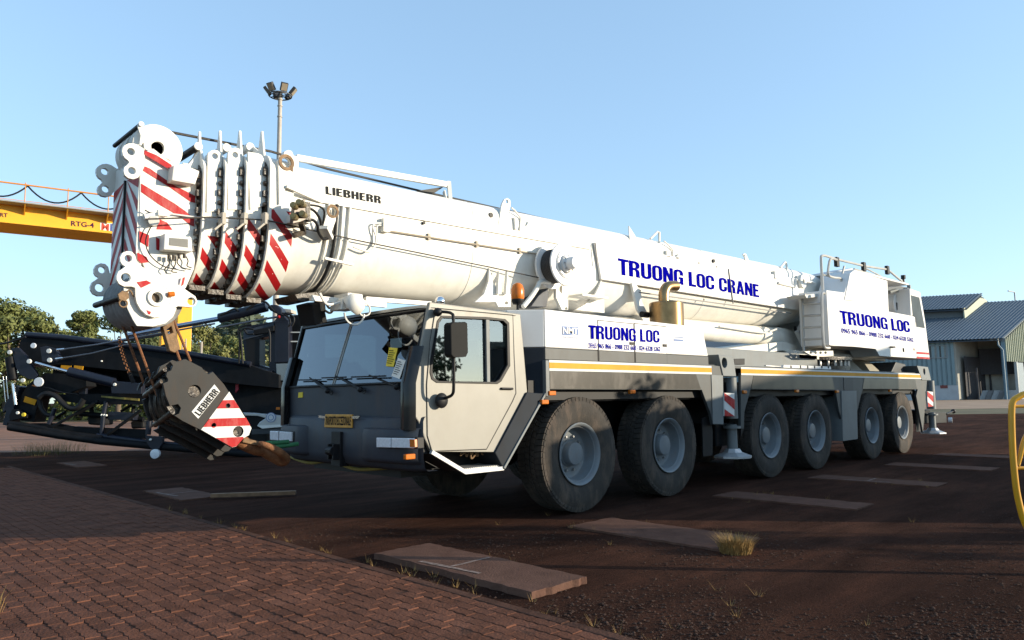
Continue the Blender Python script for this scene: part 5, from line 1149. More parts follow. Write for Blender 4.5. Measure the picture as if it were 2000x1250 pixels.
# girth hoses round the boom behind the collar
def girth(x0, dx, r, m_, off):
    pr_ = profile(.66+off, 4.08, 2.69-off, 3.45, .2); b = B(); pts = []
    for i in range(9, 25):
        y, z = pr_[i]; t = (i-9)/15; pts.append((x0+dx*t, BY+y, z+zo(x0)))
    b.tube(spline(pts, 2), r, 7); part('girth_hose', b, m_, smooth=60)
gx = P(*zp('H5', 520, 600), y=.84).x
girth(gx, -.1, .02, BLACK, .02); girth(gx-.1, -.08, .014, WHITE, .012); girth(gx+.08, -.1, .014, WHITE, .012); girth(gx+.17, -.12, .016, WHITE, .014)
b = B(); pcl = P(*zp('H5', 520, 765), y=.82); b.bar(pcl+Vector((-.14, .0, .02)), pcl+Vector((.22, .0, -.01)), .03, .03); part('hose_clamp', b, WHITE, bevel=.004)
b = B(); b.prism(Q('H5', [(375, 470), (385, 400), (455, 180), (490, 165), (530, 200), (520, 330), (470, 470)], y=.77), (0, .05, 0), [circ3(P(*zp('H5', 490, 232), y=.77), .05, XA, ZA, 14)]); part('side_lug', b, WHITE, bevel=.005)
q = P(*zp('H5', 490, 232), y=.765); b = B(); b.lathe([(.05, -.004), (.075, -.004), (.075, .006), (.05, .006)], q, (0, 1, 0), 18, closed=True); part('lug_ring', b, BROWNP)
b = B(); b.bar(P(*zp('H5', 380, 400), y=.7), P(*zp('H5', 440, 520), y=.8), .12, .05); part('lug_bracket', b, WHITE, bevel=.005)
# underslung lamps & fittings
b = B(); b.box((-3.35, BY-.42, 2.60), (-2.35, BY-.36, 2.66)); b.box((-3.0, BY-.6, 2.52), (-2.85, BY-.3, 2.7)); b.tube(spline([Vector((-3.3, BY-.5, 2.68)), Vector((-3.2, BY-.5, 2.56)), Vector((-3.0, BY-.5, 2.6)), Vector((-2.9, BY-.55, 2.5))], 5), .015, 6); under = part('under_bracket', b, WHITE)
b = B(); b.prism(Q('Z4', [(560, 1130), (575, 1060), (620, 1018), (705, 1030), (712, 1090), (640, 1130)], y=.95), (0, .25, 0)); part('lamp_bracket', b, WHITE, bevel=.01)
c = P(*zp('Z4', 640, 1100), y=.92); b = B(); b.lathe([(0, .13), (.07, .12), (.115, .07), (.13, 0), (.12, -.03), (0, -.04)], c, Vector((.35, -.6, .5)), 22); part('work_lamp', b, WHITE, smooth=50)
b = B(); b.tube([c+Vector((.13*cos(t), -.03, -.1+.13*sin(t))) for t in [pi+pi*i/10 for i in range(11)]], .012, 6); 
c2_ = P(*zp('Z4', 715, 1130), y=.95); b.tube([c2_+Vector((.08*cos(t), 0, .08*sin(t))) for t in [2*pi*i/14 for i in range(15)]], .011, 6); part('lamp_loop', b, WHITE, smooth=60)
c = P(*zp('Z3', 215, 165), y=1.4); b = B(); b.obox(c, Vector((.1, .05, .03)), Vector((-.05, .1, 0)), Vector((-.03, 0, .12))); b.tube([c, c+Vector((.1, 0, .3))], .02, 6); part('work_lamp', b, BLACK, bevel=.02)
b = B(); b.tube([P(*zp('Z3', 270, 70), y=1.35), P(*zp('Z3', 275, 150), y=1.35)], .05, 8); b.tube(spline([P(*zp('Z3', x, y), y=1.3) for x, y in ((290, 60), (320, 130), (360, 110), (330, 160), (290, 140))], 5), .014, 6); part('lamp_wiring', b, mat('dusty_cream', (.35, .3, .22), .6), smooth=60)
b = B(); b.prism(Q('Z4', [(258, 1030), (400, 1015), (420, 1050), (350, 1075), (280, 1070)], y=1.2), (0, .5, 0)); part('under_plate', b, GREASE)
b = B(); e0, e1 = P(*zp('Z4', 720, 1060), y=1.1), P(*zp('Z4', 1150, 1092), y=1.1); b.bar(e0, e1, .06, .05); part('under_rail', b, WHITE)
# aux winch on the flank
wc = P(1105, 516, y=.47); rz = .30
b = B(); b.lathe([(0, .0), (rz, .0), (rz+.01, .012), (rz, .03), (rz*.7, .032), (rz*.66, .05), (0, .05)], wc+Vector((0, .03, 0)), (0, -1, 0), 40); wf_ = part('winch_flange', b, WHITEP, smooth=35)
b = B(); b.lathe([(0, 0), (rz+.02, 0), (rz+.02, .03), (0, .03)], wc+Vector((0, .27, 0)), (0, 1, 0), 40); part('winch_flange', b, WHITEP, smooth=35)
b = B(); n_ = 8; b.lathe([(.0, 0)]+[(.235+(.012 if i % 2 else 0), .02+.22*i/16) for i in range(17)]+[(0, .25)], wc+Vector((0, .03, 0)), (0, 1, 0), 36); part('winch_rope', b, ROPE, smooth=35)
b = B(); b.lathe([(0, .17), (.075, .165), (.09, .14), (.09, .05), (.13, .045), (.13, .0), (0, 0)], wc+Vector((0, -.02, 0)), (0, -1, 0), 28); hubw = part('winch_hub', b, WHITEP, smooth=35)
b = B(); b.lathe([(.165, 0), (.185, 0), (.185, .012), (.165, .012)], wc+Vector((0, -.02, 0)), (0, -1, 0), 32, closed=True); part('winch_ring', b, STEEL, hubw, smooth=35)
for i in range(8): t = 2*pi*i/8; p = wc+Vector((.11*cos(t), -.07, .11*sin(t))); b = B(); b.cyl(p, p+Vector((0, -.015, 0)), .012, n=6); part('winch_bolt', b, STEEL, hubw)
b = B(); b.box((wc.x-.08, .75, wc.z-.25), (wc.x+.3, .9, wc.z+.12)); part('winch_mount', b, WHITE, bevel=.01)
# text panel on the flank
pq_ = [P(*zp('Z5', 868, 300), y=.825), P(1180, 614, y=.825)]
pz = [Vector((1.32, .80, 3.86)), Vector((8.42, .80, 4.0)), Vector((8.5, .80, 3.26)), Vector((1.45, .80, 3.12))]
b = B(); b.prism([P(*zp('Z5', 862, 305), y=.8), P(*zp('PX', 1562, 545), y=.8), P(*zp('PX', 1560, 606), y=.8), P(*zp('Z5', 905, 545), y=.8)], (0, .04, 0)); tp = part('name_panel', b, WHITEP, bevel=.008)
block_text('TRUONG LOC CRANE', P(1208, 536, y=.795), P(1483, 581, y=.795), P(1207, 504, y=.795), BLUE, tp)
b = B(); b.bar(P(*zp('Z5', 1140, 628), y=.79), P(1545, 612, y=.79), .02, .02); b.bar(P(*zp('Z5', 866, 312), y=.79), P(*zp('Z5', 878, 455), y=.79), .012, .015); b.bar(P(*zp('Z8', 104, 205), y=.79), P(*zp('Z8', 145, 515), y=.79), .02, .012); part('panel_edge', b, mat('seam_grey', (.2, .19, .18), .6), tp)
for x, y in ((1530, 440), (1645, 465), (1562, 675), (1150, 618)):
    p = P(*zp('Z5', x, y), y=.8); b = B(); b.cyl(p, p+Vector((0, -.006, 0)), .018, n=10); part('panel_bolt', b, BLACK, tp)
for k, x, y, r in (('Z5', 190, 133, .035), ('Z5', 1623, 427, .035), ('Z4', 1105, 560, .02)):
    p = P(*zp(k, x, y), y=.86 if k == 'Z5' and x < 300 else .84); b = B(); b.cyl(p+Vector((0, -.02, 0)), p+Vector((0, .01, 0)), r, n=12); part('plug_hole', b, BLACK)
block_text('LIEBHERR', P(*zp('Z4', 462, 368), y=.845), P(*zp('Z4', 826, 432), y=.845), P(*zp('Z4', 460, 316), y=.845), LOGOG, bm_, gap=9)
# lugs and hooks on top of the boom
def lug(k, pts, y, th=.04, holes=(), nm='boom_lug'):
    return ear(k, pts, y, th, holes, nm=nm)
lug('Z5', [(240, 205), (265, 60), (280, 30), (300, 22), (318, 35), (320, 70), (305, 130), (280, 212)], .84, .03, [((297, 45), .03)])
lug('Z5', [(1080, 200), (1125, 270), (1132, 355), (1118, 360), (1090, 330)], .86, .02)
b = B(); b.tube([P(*zp('Z5', x, y), y=.9) for x, y in ((1218, 285), (1265, 238), (1275, 240), (1275, 360))], .02, 6); part('boom_handle', b, WHITE)
lug('Z5', [(380, 225), (440, 215), (438, 172), (425, 200), (385, 205)], .82, .04); lug('Z5', [(1358, 418), (1405, 412), (1404, 378), (1390, 400), (1360, 402)], .8, .04)
b = B(); b.tube([P(*zp('Z5', x, y), y=.84) for x, y in ((325, 85), (345, 100), (385, 150), (380, 230))], .014, 6); b.tube([P(*zp('Z5', x, y), y=.84) for x, y in ((345, 150), (350, 225))], .03, 6); part('boom_bracket', b, WHITE)
b = B(); b.tube([P(*zp('Z5', x, y), y=.83) for x, y in ((1305, 298), (1325, 315), (1362, 355), (1368, 425))], .014, 6); b.box((P(*zp('Z5', 1318, 380), y=.82).x, .8, P(*zp('Z5', 1318, 400), y=.82).z), (P(*zp('Z5', 1340, 380), y=.82).x, .85, P(*zp('Z5', 1318, 360), y=.82).z)); part('boom_bracket', b, WHITE)
lug('Z8', [(235, 75), (245, 65), (262, 75), (290, 140), (305, 240), (262, 160), (250, 100)], .9, .03, [((248, 85), .02)])
b = B(); b.tube([P(*zp('Z8', x, y), y=.9) for x, y in ((562, 198), (605, 145), (615, 150), (622, 210), (620, 298))], .025, 6); part('boom_handle', b, WHITE)
b = B(); q = P(*zp('Z8', 772, 315), y=.72); b.lathe([(.05, 0), (.15, 0), (.16, .04), (.15, .09), (.05, .09)], q, (0, 1, 0), 20, closed=True); part('boom_pulley', b, WHITE, smooth=40)
b = B(); b.tube([P(*zp('Z8', x, y), y=.78) for x, y in ((545, 330), (690, 365), (700, 300), (870, 330))], .03, 6); b.box((P(*zp('Z8', 510, 280), y=.8).x, .78, P(*zp('Z8', 510, 290), y=.8).z), (P(*zp('Z8', 548, 280), y=.8).x, .86, P(*zp('Z8', 510, 225), y=.8).z)); part('boom_piping', b, WHITE, smooth=50)
# support saddles under the boom
plate('saddle_plate', 'Z5', [(182, 470), (208, 560), (248, 622), (322, 640), (322, 722), (242, 722), (225, 690), (90, 692), (150, 640), (178, 560)], .86, .04, WHITE, holes=[hole(294, 697, 11)])
plate('saddle_plate', 'Z5', [(245, 490), (262, 600), (262, 640), (238, 640)], .80, .05, WHITE); plate('saddle_plate', 'Z5', [(300, 490), (318, 600), (318, 640), (290, 640)], .78, .05, WHITE)
plate('saddle_plate', 'Z5', [(612, 590), (650, 640), (652, 572), (672, 572), (690, 665), (690, 740), (650, 740), (612, 660)], .8, .05, WHITE, holes=[hole(678, 732, 9)])
plate('saddle_plate', 'Z5', [(902, 548), (918, 600), (924, 760), (740, 740), (800, 705), (865, 640), (890, 590)], .84, .04, WHITE)
b = B(); q = P(*zp('Z5', 840, 657), y=.7); b.box((q.x-.3, .62, q.z-.015), (q.x+.3, .9, q.z+.015)); part('saddle_step', b, WHITE)
b = B(); b.tube(spline([P(*zp('Z5', x, y), y=.75) for x, y in ((400, 722), (450, 660), (490, 600), (512, 562), (570, 566))], 5), .035, 8); part('saddle_arch', b, WHITE, smooth=60)
plate('saddle_gusset', 'Z5', [(450, 720), (500, 650), (560, 600), (566, 640), (552, 722)], .78, .3, SLATE)
plate('boom_hanger', 'Z5', [(1098, 568), (1120, 562), (1160, 630), (1165, 690), (1205, 770), (1170, 790), (1140, 740), (1120, 660)], .78, .05, WHITE)
b = B(); q = P(*zp('Z5', 1185, 772), y=.7); b.cyl(q+Vector((-.1, 0, 0)), q+Vector((.08, 0, 0)), .05, n=12); b.cyl(q+Vector((.08, 0, 0)), q+Vector((.14, 0, 0)), .035, n=12); part('hanger_pin', b, BLACK, smooth=40)

# ================================================================== BOOM HEAD
HY = 1.10; HF = 1.90
hb_ = B(); hb_.prism([Vector((p.x, HY+.02, p.z)) for p in [P(*q, y=HY) for q in ((274, 300), (300, 288), (384, 355), (385, 470), (378, 530), (360, 560), (330, 548), (272, 505))]], (0, HF-HY-.04, 0))
hd = part('boom_head', hb_, WHITE, bevel=.012)
side = [(280, 292), (332, 320), (384, 354), (386, 470), (379, 525), (363, 562), (340, 580), (300, 560), (272, 500), (273, 350)]
plate('head_cheek', 'PX', side, HY, .03, WHITE, hd)
q = [P(*p, y=HY) for p in side]; b = B(); b.prism([(p.x, HF-.03, p.z) for p in q], (0, .03, 0)); part('head_cheek', b, WHITE, hd)
def both(nm, k, pts, holes, m_, th=.05):
    hs = [circ3(P(*zp(k, *c_), y=HY-.03), r, XA, ZA, 16) for c_, r in holes]
    b = B(); b.prism(Q(k, pts, y=HY-.03), (0, th, 0), hs); part(nm, b, m_, hd, bevel=.006)
    b = B(); b.prism([p+Vector((0, HF-HY+.03, 0)) for p in Q(k, pts, y=HY-.03)], (0, th, 0), [[p+Vector((0, HF-HY+.03, 0)) for p in h] for h in hs]); part(nm, b, m_, hd, bevel=.006)
both('head_lug', 'H1', [(368, 410), (372, 370), (395, 338), (440, 315), (500, 310), (560, 330), (640, 385), (640, 590), (590, 690), (560, 730), (500, 748), (440, 735), (400, 700), (385, 650), (395, 605), (430, 575), (455, 545), (440, 520), (400, 490), (378, 455)], [((476, 412), .036), ((487, 645), .036)], WHITE)
both('sheave_cheek', 'H3', [(345, 255), (343, 200), (370, 148), (425, 125), (485, 135), (525, 175), (545, 255), (620, 325), (760, 372), (880, 462), (1000, 522), (1075, 548), (1180, 625), (1262, 680), (1285, 740), (1265, 790), (1205, 812), (1045, 800), (1000, 830), (940, 880), (860, 925), (760, 940), (660, 905), (590, 840), (545, 760), (528, 680), (526, 575), (480, 560), (390, 560), (330, 530), (300, 480), (298, 430), (320, 375), (375, 340), (405, 315), (365, 290)],
     [((442, 215), .034), ((412, 450), .042), ((1212, 740), .04), ((775, 700), .05)], WHITE)
BS = P(*zp('H3', 775, 700), y=HY)
b = B(); b.prism(Q('H3', [(385, 570), (392, 690), (430, 830), (500, 970), (545, 1040), (740, 1048), (900, 1010), (990, 930), (1040, 810), (900, 600), (560, 540)], y=HY+.025), (0, .02, 0)); part('rope_guard', b, WHITE, hd, bevel=.004)
b = B(); b.lathe([(.052, -.05), (.052, .02), (.085, .02), (.09, .0), (.09, -.05)], BS+Vector((0, -.03, 0)), (0, -1, 0), 28, closed=True); b.lathe([(.13, -.03), (.16, -.03), (.165, 0), (.13, .004)], BS+Vector((0, -.03, 0)), (0, -1, 0), 32, closed=True); part('sheave_boss', b, WHITE, hd, smooth=40)
b = B(); b.cyl(BS+Vector((0, .012, 0)), BS+Vector((0, .78, 0)), .048, n=20); part('sheave_pin', b, mat('greased_pin', (.07, .045, .025), .35, metal=.3), hd, smooth=40)
def sheave(c, r, parent, m_):
    b = B(); b.lathe([(.06, -.05), (r*.55, -.035), (r*.9, -.04), (r, -.052), (r*1.02, -.042), (r*.84, 0), (r*1.02, .042), (r, .052), (r*.9, .04), (r*.55, .035), (.06, .05)], c, (0, 1, 0), 44); part('sheave', b, m_, parent, smooth=30)
for i in range(6): sheave(Vector((BS.x, 1.2+.108*i, BS.z)), .275, hd, GROOVE)
for i in range(6):
    b = B(); b.lathe([(.24, -.014), (.258, -.012), (.262, 0), (.258, .012), (.24, .014)], Vector((BS.x, 1.2+.108*i, BS.z)), (0, 1, 0), 40, closed=True); part('sheave_rope', b, ROPE, hd, smooth=40)
for i in range(3): sheave(Vector((TS.x, 1.27+.2*i, TS.z)), .232, hd, WHITE)
b = B(); b.lathe([(0, .0), (.232, .0), (.236, .02), (.222, .03), (.1, .035), (.07, .035), (.07, -.05)], Vector((TS.x, 1.2, TS.z)), (0, -1, 0), 44); part('top_sheave_disc', b, WHITE, hd, smooth=35)
plate('sheave_bracket', 'H1', [(620, 268), (760, 258), (905, 300), (965, 310), (970, 520), (640, 380)], 1.13, .04, WHITE, hd, holes=[hole(795, 375, 88, 18)])
b = B(); b.cyl(Vector((TS.x, 1.2, TS.z)), Vector((TS.x, 1.9, TS.z)), .066, n=20); part('sheave_pin', b, mat('greased_pin2', (.05, .035, .022), .45), hd, smooth=40)
for (x, y, m_, r) in ((595, 82, BLACK, .022), (1292, 352, BLACK, .036)):
    q = P(*zp('H1', x, y), y=1.12); b = B(); b.cyl(q, q+Vector((0, .82, 0)), r, n=14); part('guide_roller', b, m_, hd, smooth=40)
    b = B(); b.cyl(q+Vector((0, -.02, 0)), q, r*1.15, n=14); part('roller_cap', b, WHITE, hd, smooth=40)
plate('roller_arm', 'H1', [(558, 70), (590, 45), (625, 60), (635, 110), (680, 230), (660, 240), (600, 340), (575, 330), (590, 220), (555, 110)], 1.12, .02, WHITE, hd)
plate('roller_arm', 'H1', [(1100, 545), (1180, 560), (1310, 400), (1340, 440), (1330, 640), (1150, 600)], 1.12, .02, WHITE, hd)
# side boxes on the head
plate('white_cover', 'Z1', [(470, 375), (480, 290), (530, 285), (625, 325), (600, 398)], HY-.14, .14, WHITE, hd, bevel=.01)
plate('control_box', 'Z1', [(425, 760), (430, 668), (580, 690), (588, 772)], HY-.13, .13, mat('box_grey_white', (.6, .6, .57), .45), hd, bevel=.01)
plate('box_display', 'Z1', [(455, 735), (458, 694), (560, 702), (560, 748)], HY-.134, .004, mat('display_grey', (.12, .12, .11), .4), hd, bevel=0)
text('- 580 t', P(*zp('Z1', 470, 712), y=HY-.138), P(*zp('Z1', 520, 716), y=HY-.138), P(*zp('Z1', 470, 700), y=HY-.138), WSTRIPE, hd, .0) if False else None
b = B()
for (x, y) in ((455, 785), (480, 790), (510, 785), (540, 782)): p = P(*zp('Z1', x, y), y=HY-.08); b.cyl(p, p-ZA*.045, .015, n=8)
part('cable_gland', b, GREASE, hd)
for pts in ([(380, 600), (345, 650), (325, 720), (350, 790), (420, 850), (500, 870)], [(460, 800), (455, 840), (430, 870), (445, 890)], [(485, 795), (490, 840), (470, 880), (500, 885)], [(515, 790), (500, 830), (530, 860), (575, 870)], [(540, 785), (560, 820), (555, 850), (580, 860)], [(320, 540), (360, 560), (400, 565), (440, 565)]):
    b = B(); b.tube(spline([P(*zp('Z1', x, y), y=HY-.05) for x, y in pts], 5), .006, 5); part('wire', b, BLACK, hd)
b = B(); b.bar(P(*zp('Z1', 315, 580), y=HY-.05), P(*zp('Z1', 450, 560), y=HY-.05), .05, .05); b.bar(P(*zp('Z1', 390, 556), y=HY-.08), P(*zp('Z1', 448, 560), y=HY-.08), .05, .06); b.cyl(P(*zp('Z1', 370, 600), y=HY-.09), P(*zp('Z1', 370, 600), y=HY), .05, n=14); part('cable_guide', b, WHITE, hd, bevel=.004)
b = B(); b.tube([P(*zp('Z1', 470, 562), y=HY-.03), P(*zp('Z1', 600, 580), y=HY-.03), P(*zp('Z1', 660, 582), y=.98), P(*zp('Z1', 750, 590), y=.9)], .009, 6); part('white_cord', b, WSTRIPE, hd)
for x in (750, 870, 985):
    b = B(); p = P(*zp('Z1', x, 590), y=.83+(.06 if x < 800 else .03 if x < 900 else -.08)); b.box((p.x-.02, p.y-.05, p.z-.06), (p.x+.02, p.y+.05, p.z+.06)); b.bar(p+Vector((0, -.03, -.04)), p+Vector((-.09, -.03, -.13)), .03, .02); part('cable_clip', b, mat('weathered_clip', (.4, .36, .3), .6), bevel=.004)
b = B(); p = P(*zp('H3', 965, 660), y=HY-.06); b.cyl(p+Vector((-.03, 0, -.0)), p+Vector((.03, 0, .01)), .026, n=14); part('amber_lamp', b, AMBER, hd, bevel=.008)
# pin with split ring on the lower sheaves
b = B(); p = P(*zp('H3', 370, 680), y=HY+.02); b.cyl(p, p+Vector((0, .86, 0)), .03, n=12); part('keeper_pin', b, BLACK, hd, smooth=40)
b = B(); b.tube([p+Vector((.035*cos(t), -.03, -.07+.035*sin(t))) for t in [2*pi*i/12 for i in range(13)]], .008, 5); b.tube(spline([p, p+Vector((.05, -.03, .06)), p+Vector((.09, -.02, .01)), p+Vector((.14, 0, 0))], 4), .008, 5); b.cyl(p+Vector((0, -.04, 0)), p, .05, n=6); part('split_pin', b, BROWNP, hd)
# red warning stripes on the head (flat paint, following the worn bands)
for pts in ([(318, 208), (385, 235), (470, 290), (470, 318), (440, 305), (318, 232)], [(315, 295), (350, 310), (470, 395), (600, 462), (600, 500), (575, 495), (460, 415), (310, 322)], [(300, 392), (480, 500), (545, 545), (595, 588), (595, 632), (570, 622), (520, 580), (400, 510), (300, 440)], [(400, 590), (445, 610), (475, 650), (385, 648)],
            [(290, 655), (345, 680), (340, 745), (290, 715)], [(278, 775), (330, 800), (345, 830), (300, 835), (280, 815)], [(275, 940), (330, 930), (358, 945), (300, 972)], [(530, 915), (545, 912), (535, 955), (520, 965)], [(330, 1095), (355, 1105), (350, 1120), (340, 1118)], [(382, 690), (402, 700), (402, 765), (384, 760)]):
    yy = HY-.004 if pts[0][1] < 900 and pts[0][0] != 318 else HY-.034
    b = B(); b.add([P(*zp('Z1', *p), y=yy-.0) for p in pts], [tuple(range(len(pts)))]); part('red_stripe', b, RED, hd, recalc=False)
# shaded front face of the head: bluish white with red stripes
xf = P(272, 420, y=HY).x-.012
def onf(y, z): return Vector((xf-.0, y, z))
zf0, zf1 = P(262, 500, x=xf).z, P(262, 362, x=xf).z
b = B(); b.prism([onf(HY+.01, zf0-.25), onf(HF-.01, zf0-.25), onf(HF-.01, zf1+.1), onf(HY+.01, zf1+.1)], (.05, 0, 0)); ff = part('front_plate', b, WHITE, hd)
ym_ = (HY+HF)/2
for i in range(5):
    for sgn in (-1, 1):
        za = zf0-.3+.24*i; y0_, y1_ = ym_+sgn*.03, ym_+sgn*.385; lo, hi = zf0-.25, zf1+.1
        pts = [(y0_, za+.42), (y1_, za), (y1_, za+.11), (y0_, za+.53)]; pts = [(y, max(lo, min(hi, z))) for y, z in pts]
        if abs(pts[0][1]-pts[3][1])+abs(pts[1][1]-pts[2][1]) < .02: continue
        b = B(); b.add([onf(y, z)+Vector((-.003, 0, 0)) for y, z in pts], [(0, 1, 2, 3)]); part('red_stripe', b, RED, ff, recalc=False)
b = B(); b.box((xf-.02, ym_-.012, zf0-.25), (xf-.002, ym_+.012, zf1+.1)); part('front_slot', b, BLACK, ff)

# ================================================================== SUPERSTRUCTURE
b = B(); b.lathe([(0, 1.985), (1.15, 1.985), (1.15, 2.1), (1.05, 2.12), (1.05, 2.22), (1.2, 2.23), (1.2, 2.3), (0, 2.3)], (9.7, 1.5, 0), (0, 0, 1), 48); tt = part('turntable', b, GREASE, smooth=35)
for i in range(36):
    t = 2*pi*i/36; p = Vector((9.7+1.12*cos(t), 1.5+1.12*sin(t), 2.1)); b = B(); b.cyl(p, p+ZA*.14, .03, n=6)
    if i == 0: bt = part('turntable_bolt', b, STEEL, tt); bp0 = p
    else: q = bt.copy(); COL.objects.link(q); q.parent = tt; q.location = bt.location+(p-bp0)
b = B(); b.box((8.0, .75, 2.31), (13.4, 2.25, 2.42)); b.box((8.8, .86, 2.42), (12.6, .95, 3.75)); b.box((8.8, 2.05, 2.42), (12.6, 2.14, 3.75)); part('superstructure_frame', b, WHITE, bevel=.015)
SYP = .1
p1_ = [(372, 384), (548, 408), (604, 216), (640, 192), (966, 292), (1000, 1033), (890, 1026), (852, 958), (650, 937), (430, 926), (400, 920)]
b = B(); b.prism(Q('H6', p1_, y=SYP), (0, .62, 0)); mp1 = part('side_housing', b, WHITEP, bevel=.02)
b = B(); b.prism(Q('H6', [(982, 592), (1236, 640), (1252, 1050), (1003, 1034)], y=SYP+.004), (0, .6, 0)); part('side_door', b, WHITEP, bevel=.015)
oc = [(1184, 366), (1286, 402), (1336, 690), (1380, 1056), (1254, 1051), (1241, 640), (1196, 632)]
wn = [(1192, 430), (1272, 452), (1332, 752), (1250, 742)]
wn = [(1196, 432), (1278, 455), (1332, 755), (1250, 742), (1243, 655), (1215, 635)]
b = B(); b.prism(Q('H6', oc, y=SYP+.008), (0, .75, 0)); oc_ = part('operator_cab', b, WHITEP, bevel=.015)
b = B(); b.prism(Q('H6', wn, y=SYP+.003), (0, .004, 0)); part('cab_window', b, mat('tinted_window', (.035, .045, .05), .4, var=.4, vscale=2, spec=.12), oc_)
for a, c_ in ((984, 1008), (1030, 1052)):
    b = B(); b.prism(Q('H6', [(1253, a), (1373+(a-984)*.1, a+10), (1376+(a-984)*.1, c_+6), (1254, c_-2)], y=SYP+.004), (0, .004, 0)); part('red_band', b, RED, oc_)
block_text('TRUONG LOC', P(*zp('H6', 512, 712), y=SYP-.004), P(*zp('H6', 1190, 798), y=SYP-.004), P(*zp('H6', 497, 580), y=SYP-.004), BLUE, mp1)
text('0965 965 866 - 0988 232 668 - 024 6328 5262', P(*zp('H6', 516, 800), y=SYP-.004), P(*zp('H6', 1222, 889), y=SYP-.004), P(*zp('H6', 513, 752), y=SYP-.004), BLUE, mp1, .016)
b = B(); b.tube([P(*zp('H6', 998, 938), y=SYP-.03), P(*zp('H6', 1040, 940), y=SYP-.03)], .02, 6); part('door_handle', b, BLACK, mp1)
for x, y, s in ((1125, 968, .05), (1228, 963, .03)):
    p = P(*zp('H6', x, y), y=SYP-.005); b = B(); b.box((p.x-s, p.y, p.z-s), (p.x+s, p.y+.01, p.z+s)); part('door_lock', b, RUST if s < .04 else LOGOG, mp1)
plate('wing_plate', 'H6', [(550, 478), (604, 216), (636, 206), (650, 490)], SYP-.02, .018, WHITEP, mp1)
# upper tank, canopy, rails
b = B(); b.prism(Q('H6', [(372, 400), (378, 215), (630, 165), (640, 480)], y=.78), (0, .5, 0)); part('oil_tank', b, mat('tank_grey', (.5, .5, .5), .45), bevel=.02)
b = B(); b.prism(Q('H6', [(640, 182), (1172, 318), (1172, 335), (640, 200)], y=.12), (0, 1.4, 0)); cn = part('canopy', b, WHITEP, bevel=.01)
rail = [(330, 385), (318, 70), (335, 45), (470, 82), (740, 148), (968, 185)]
b = B(); b.tube(spline([P(*zp('H6', x, y), y=.3) for x, y in ((334, 385), (326, 250), (318, 80), (328, 48), (360, 48))], 5)+[P(*zp('H6', x, y), y=.3) for x, y in ((470, 82), (740, 148), (968, 182), (1110, 300))], .03, 7); 
b.tube(spline([P(*zp('H6', x, y), y=.25) for x, y in ((470, 88), (415, 78), (395, 130), (388, 230), (430, 258), (500, 268), (518, 285), (520, 400))], 5), .028, 7)
b.tube([P(*zp('H6', x, y), y=.3) for x, y in ((545, 150), (515, 270))], .025, 6); b.tube([P(*zp('H6', x, y), y=.3) for x, y in ((640, 175), (970, 275), (1170, 330))], .02, 6); b.tube([P(*zp('H6', x, y), y=.3) for x, y in ((745, 165), (900, 245))], .02, 6); b.tube([P(*zp('H6', x, y), y=.3) for x, y in ((340, 235), (390, 245))], .02, 6); b.tube([P(*zp('H6', x, y), y=.7) for x, y in ((395, 312), (570, 285))], .03, 6); part('guard_rail', b, mat('rail_grey', (.42, .41, .38), .45), smooth=50)
for x, y in ((475, 108), (738, 155), (968, 188)):
    p = P(*zp('H6', x, y), y=.28); b = B(); b.box((p.x-.07, .25, p.z-.11), (p.x+.07, .33, p.z+.11)); part('rail_clamp', b, BLACK, bevel=.01)
p = P(*zp('H6', 1120, 245), y=.3); b = B(); b.cyl(p, p-ZA*.25, .03, n=8); b.cyl(p+ZA*.02, p-ZA*.08, .06, n=10); part('aerial', b, BLACK)
b = B(); b.prism(Q('H6', [(968, 320), (1180, 360), (1198, 640), (982, 600)], y=.8), (0, .05, 0)); part('winch_dark_fill', b, DKG)  # flat dark sheet filling the background behind the winch
wq_ = P(*zp('H6', 1055, 520), y=.5); rw_ = (P(*zp('H6', 1055, 415), y=.5).z-P(*zp('H6', 1055, 625), y=.5).z)/2
b = B(); b.lathe([(0, 0), (rw_*.35, 0), (rw_*.38, .04), (rw_*.9, .05), (rw_, .03), (rw_, .0), (rw_*.93, -.02), (rw_*.93, -.2), (0, -.2)], wq_, (0, -1, 0), 36); wd = part('winch_drum', b, WHITEP, smooth=35)
p = P(*zp('H6', 1075, 545), y=.44); b = B(); b.box((p.x-.13, .43, p.z-.1), (p.x+.13, .45, p.z+.1)); part('winch_port', b, BLACK, wd)
b = B(); b.tube(spline([P(*zp('H6', x, y), y=.42) for x, y in ((980, 405), (1060, 385), (1100, 410), (1125, 470), (1140, 560))], 5), .05, 8); b.tube([P(*zp('H6', 1175, 335), y=.3), P(*zp('H6', 1195, 635), y=.3)], .05, 8); b.tube([P(*zp('H6', 1145, 365), y=.35), P(*zp('H6', 1160, 620), y=.35)], .07, 8); part('winch_pipe', b, LTG, smooth=50)
b = B(); b.box((11.6, .75, 3.2), (13.4, 2.3, 3.95)); part('rear_winch_body', b, mat('winch_body_grey', (.3, .3, .3), .6), bevel=.03)  # plain mid grey body
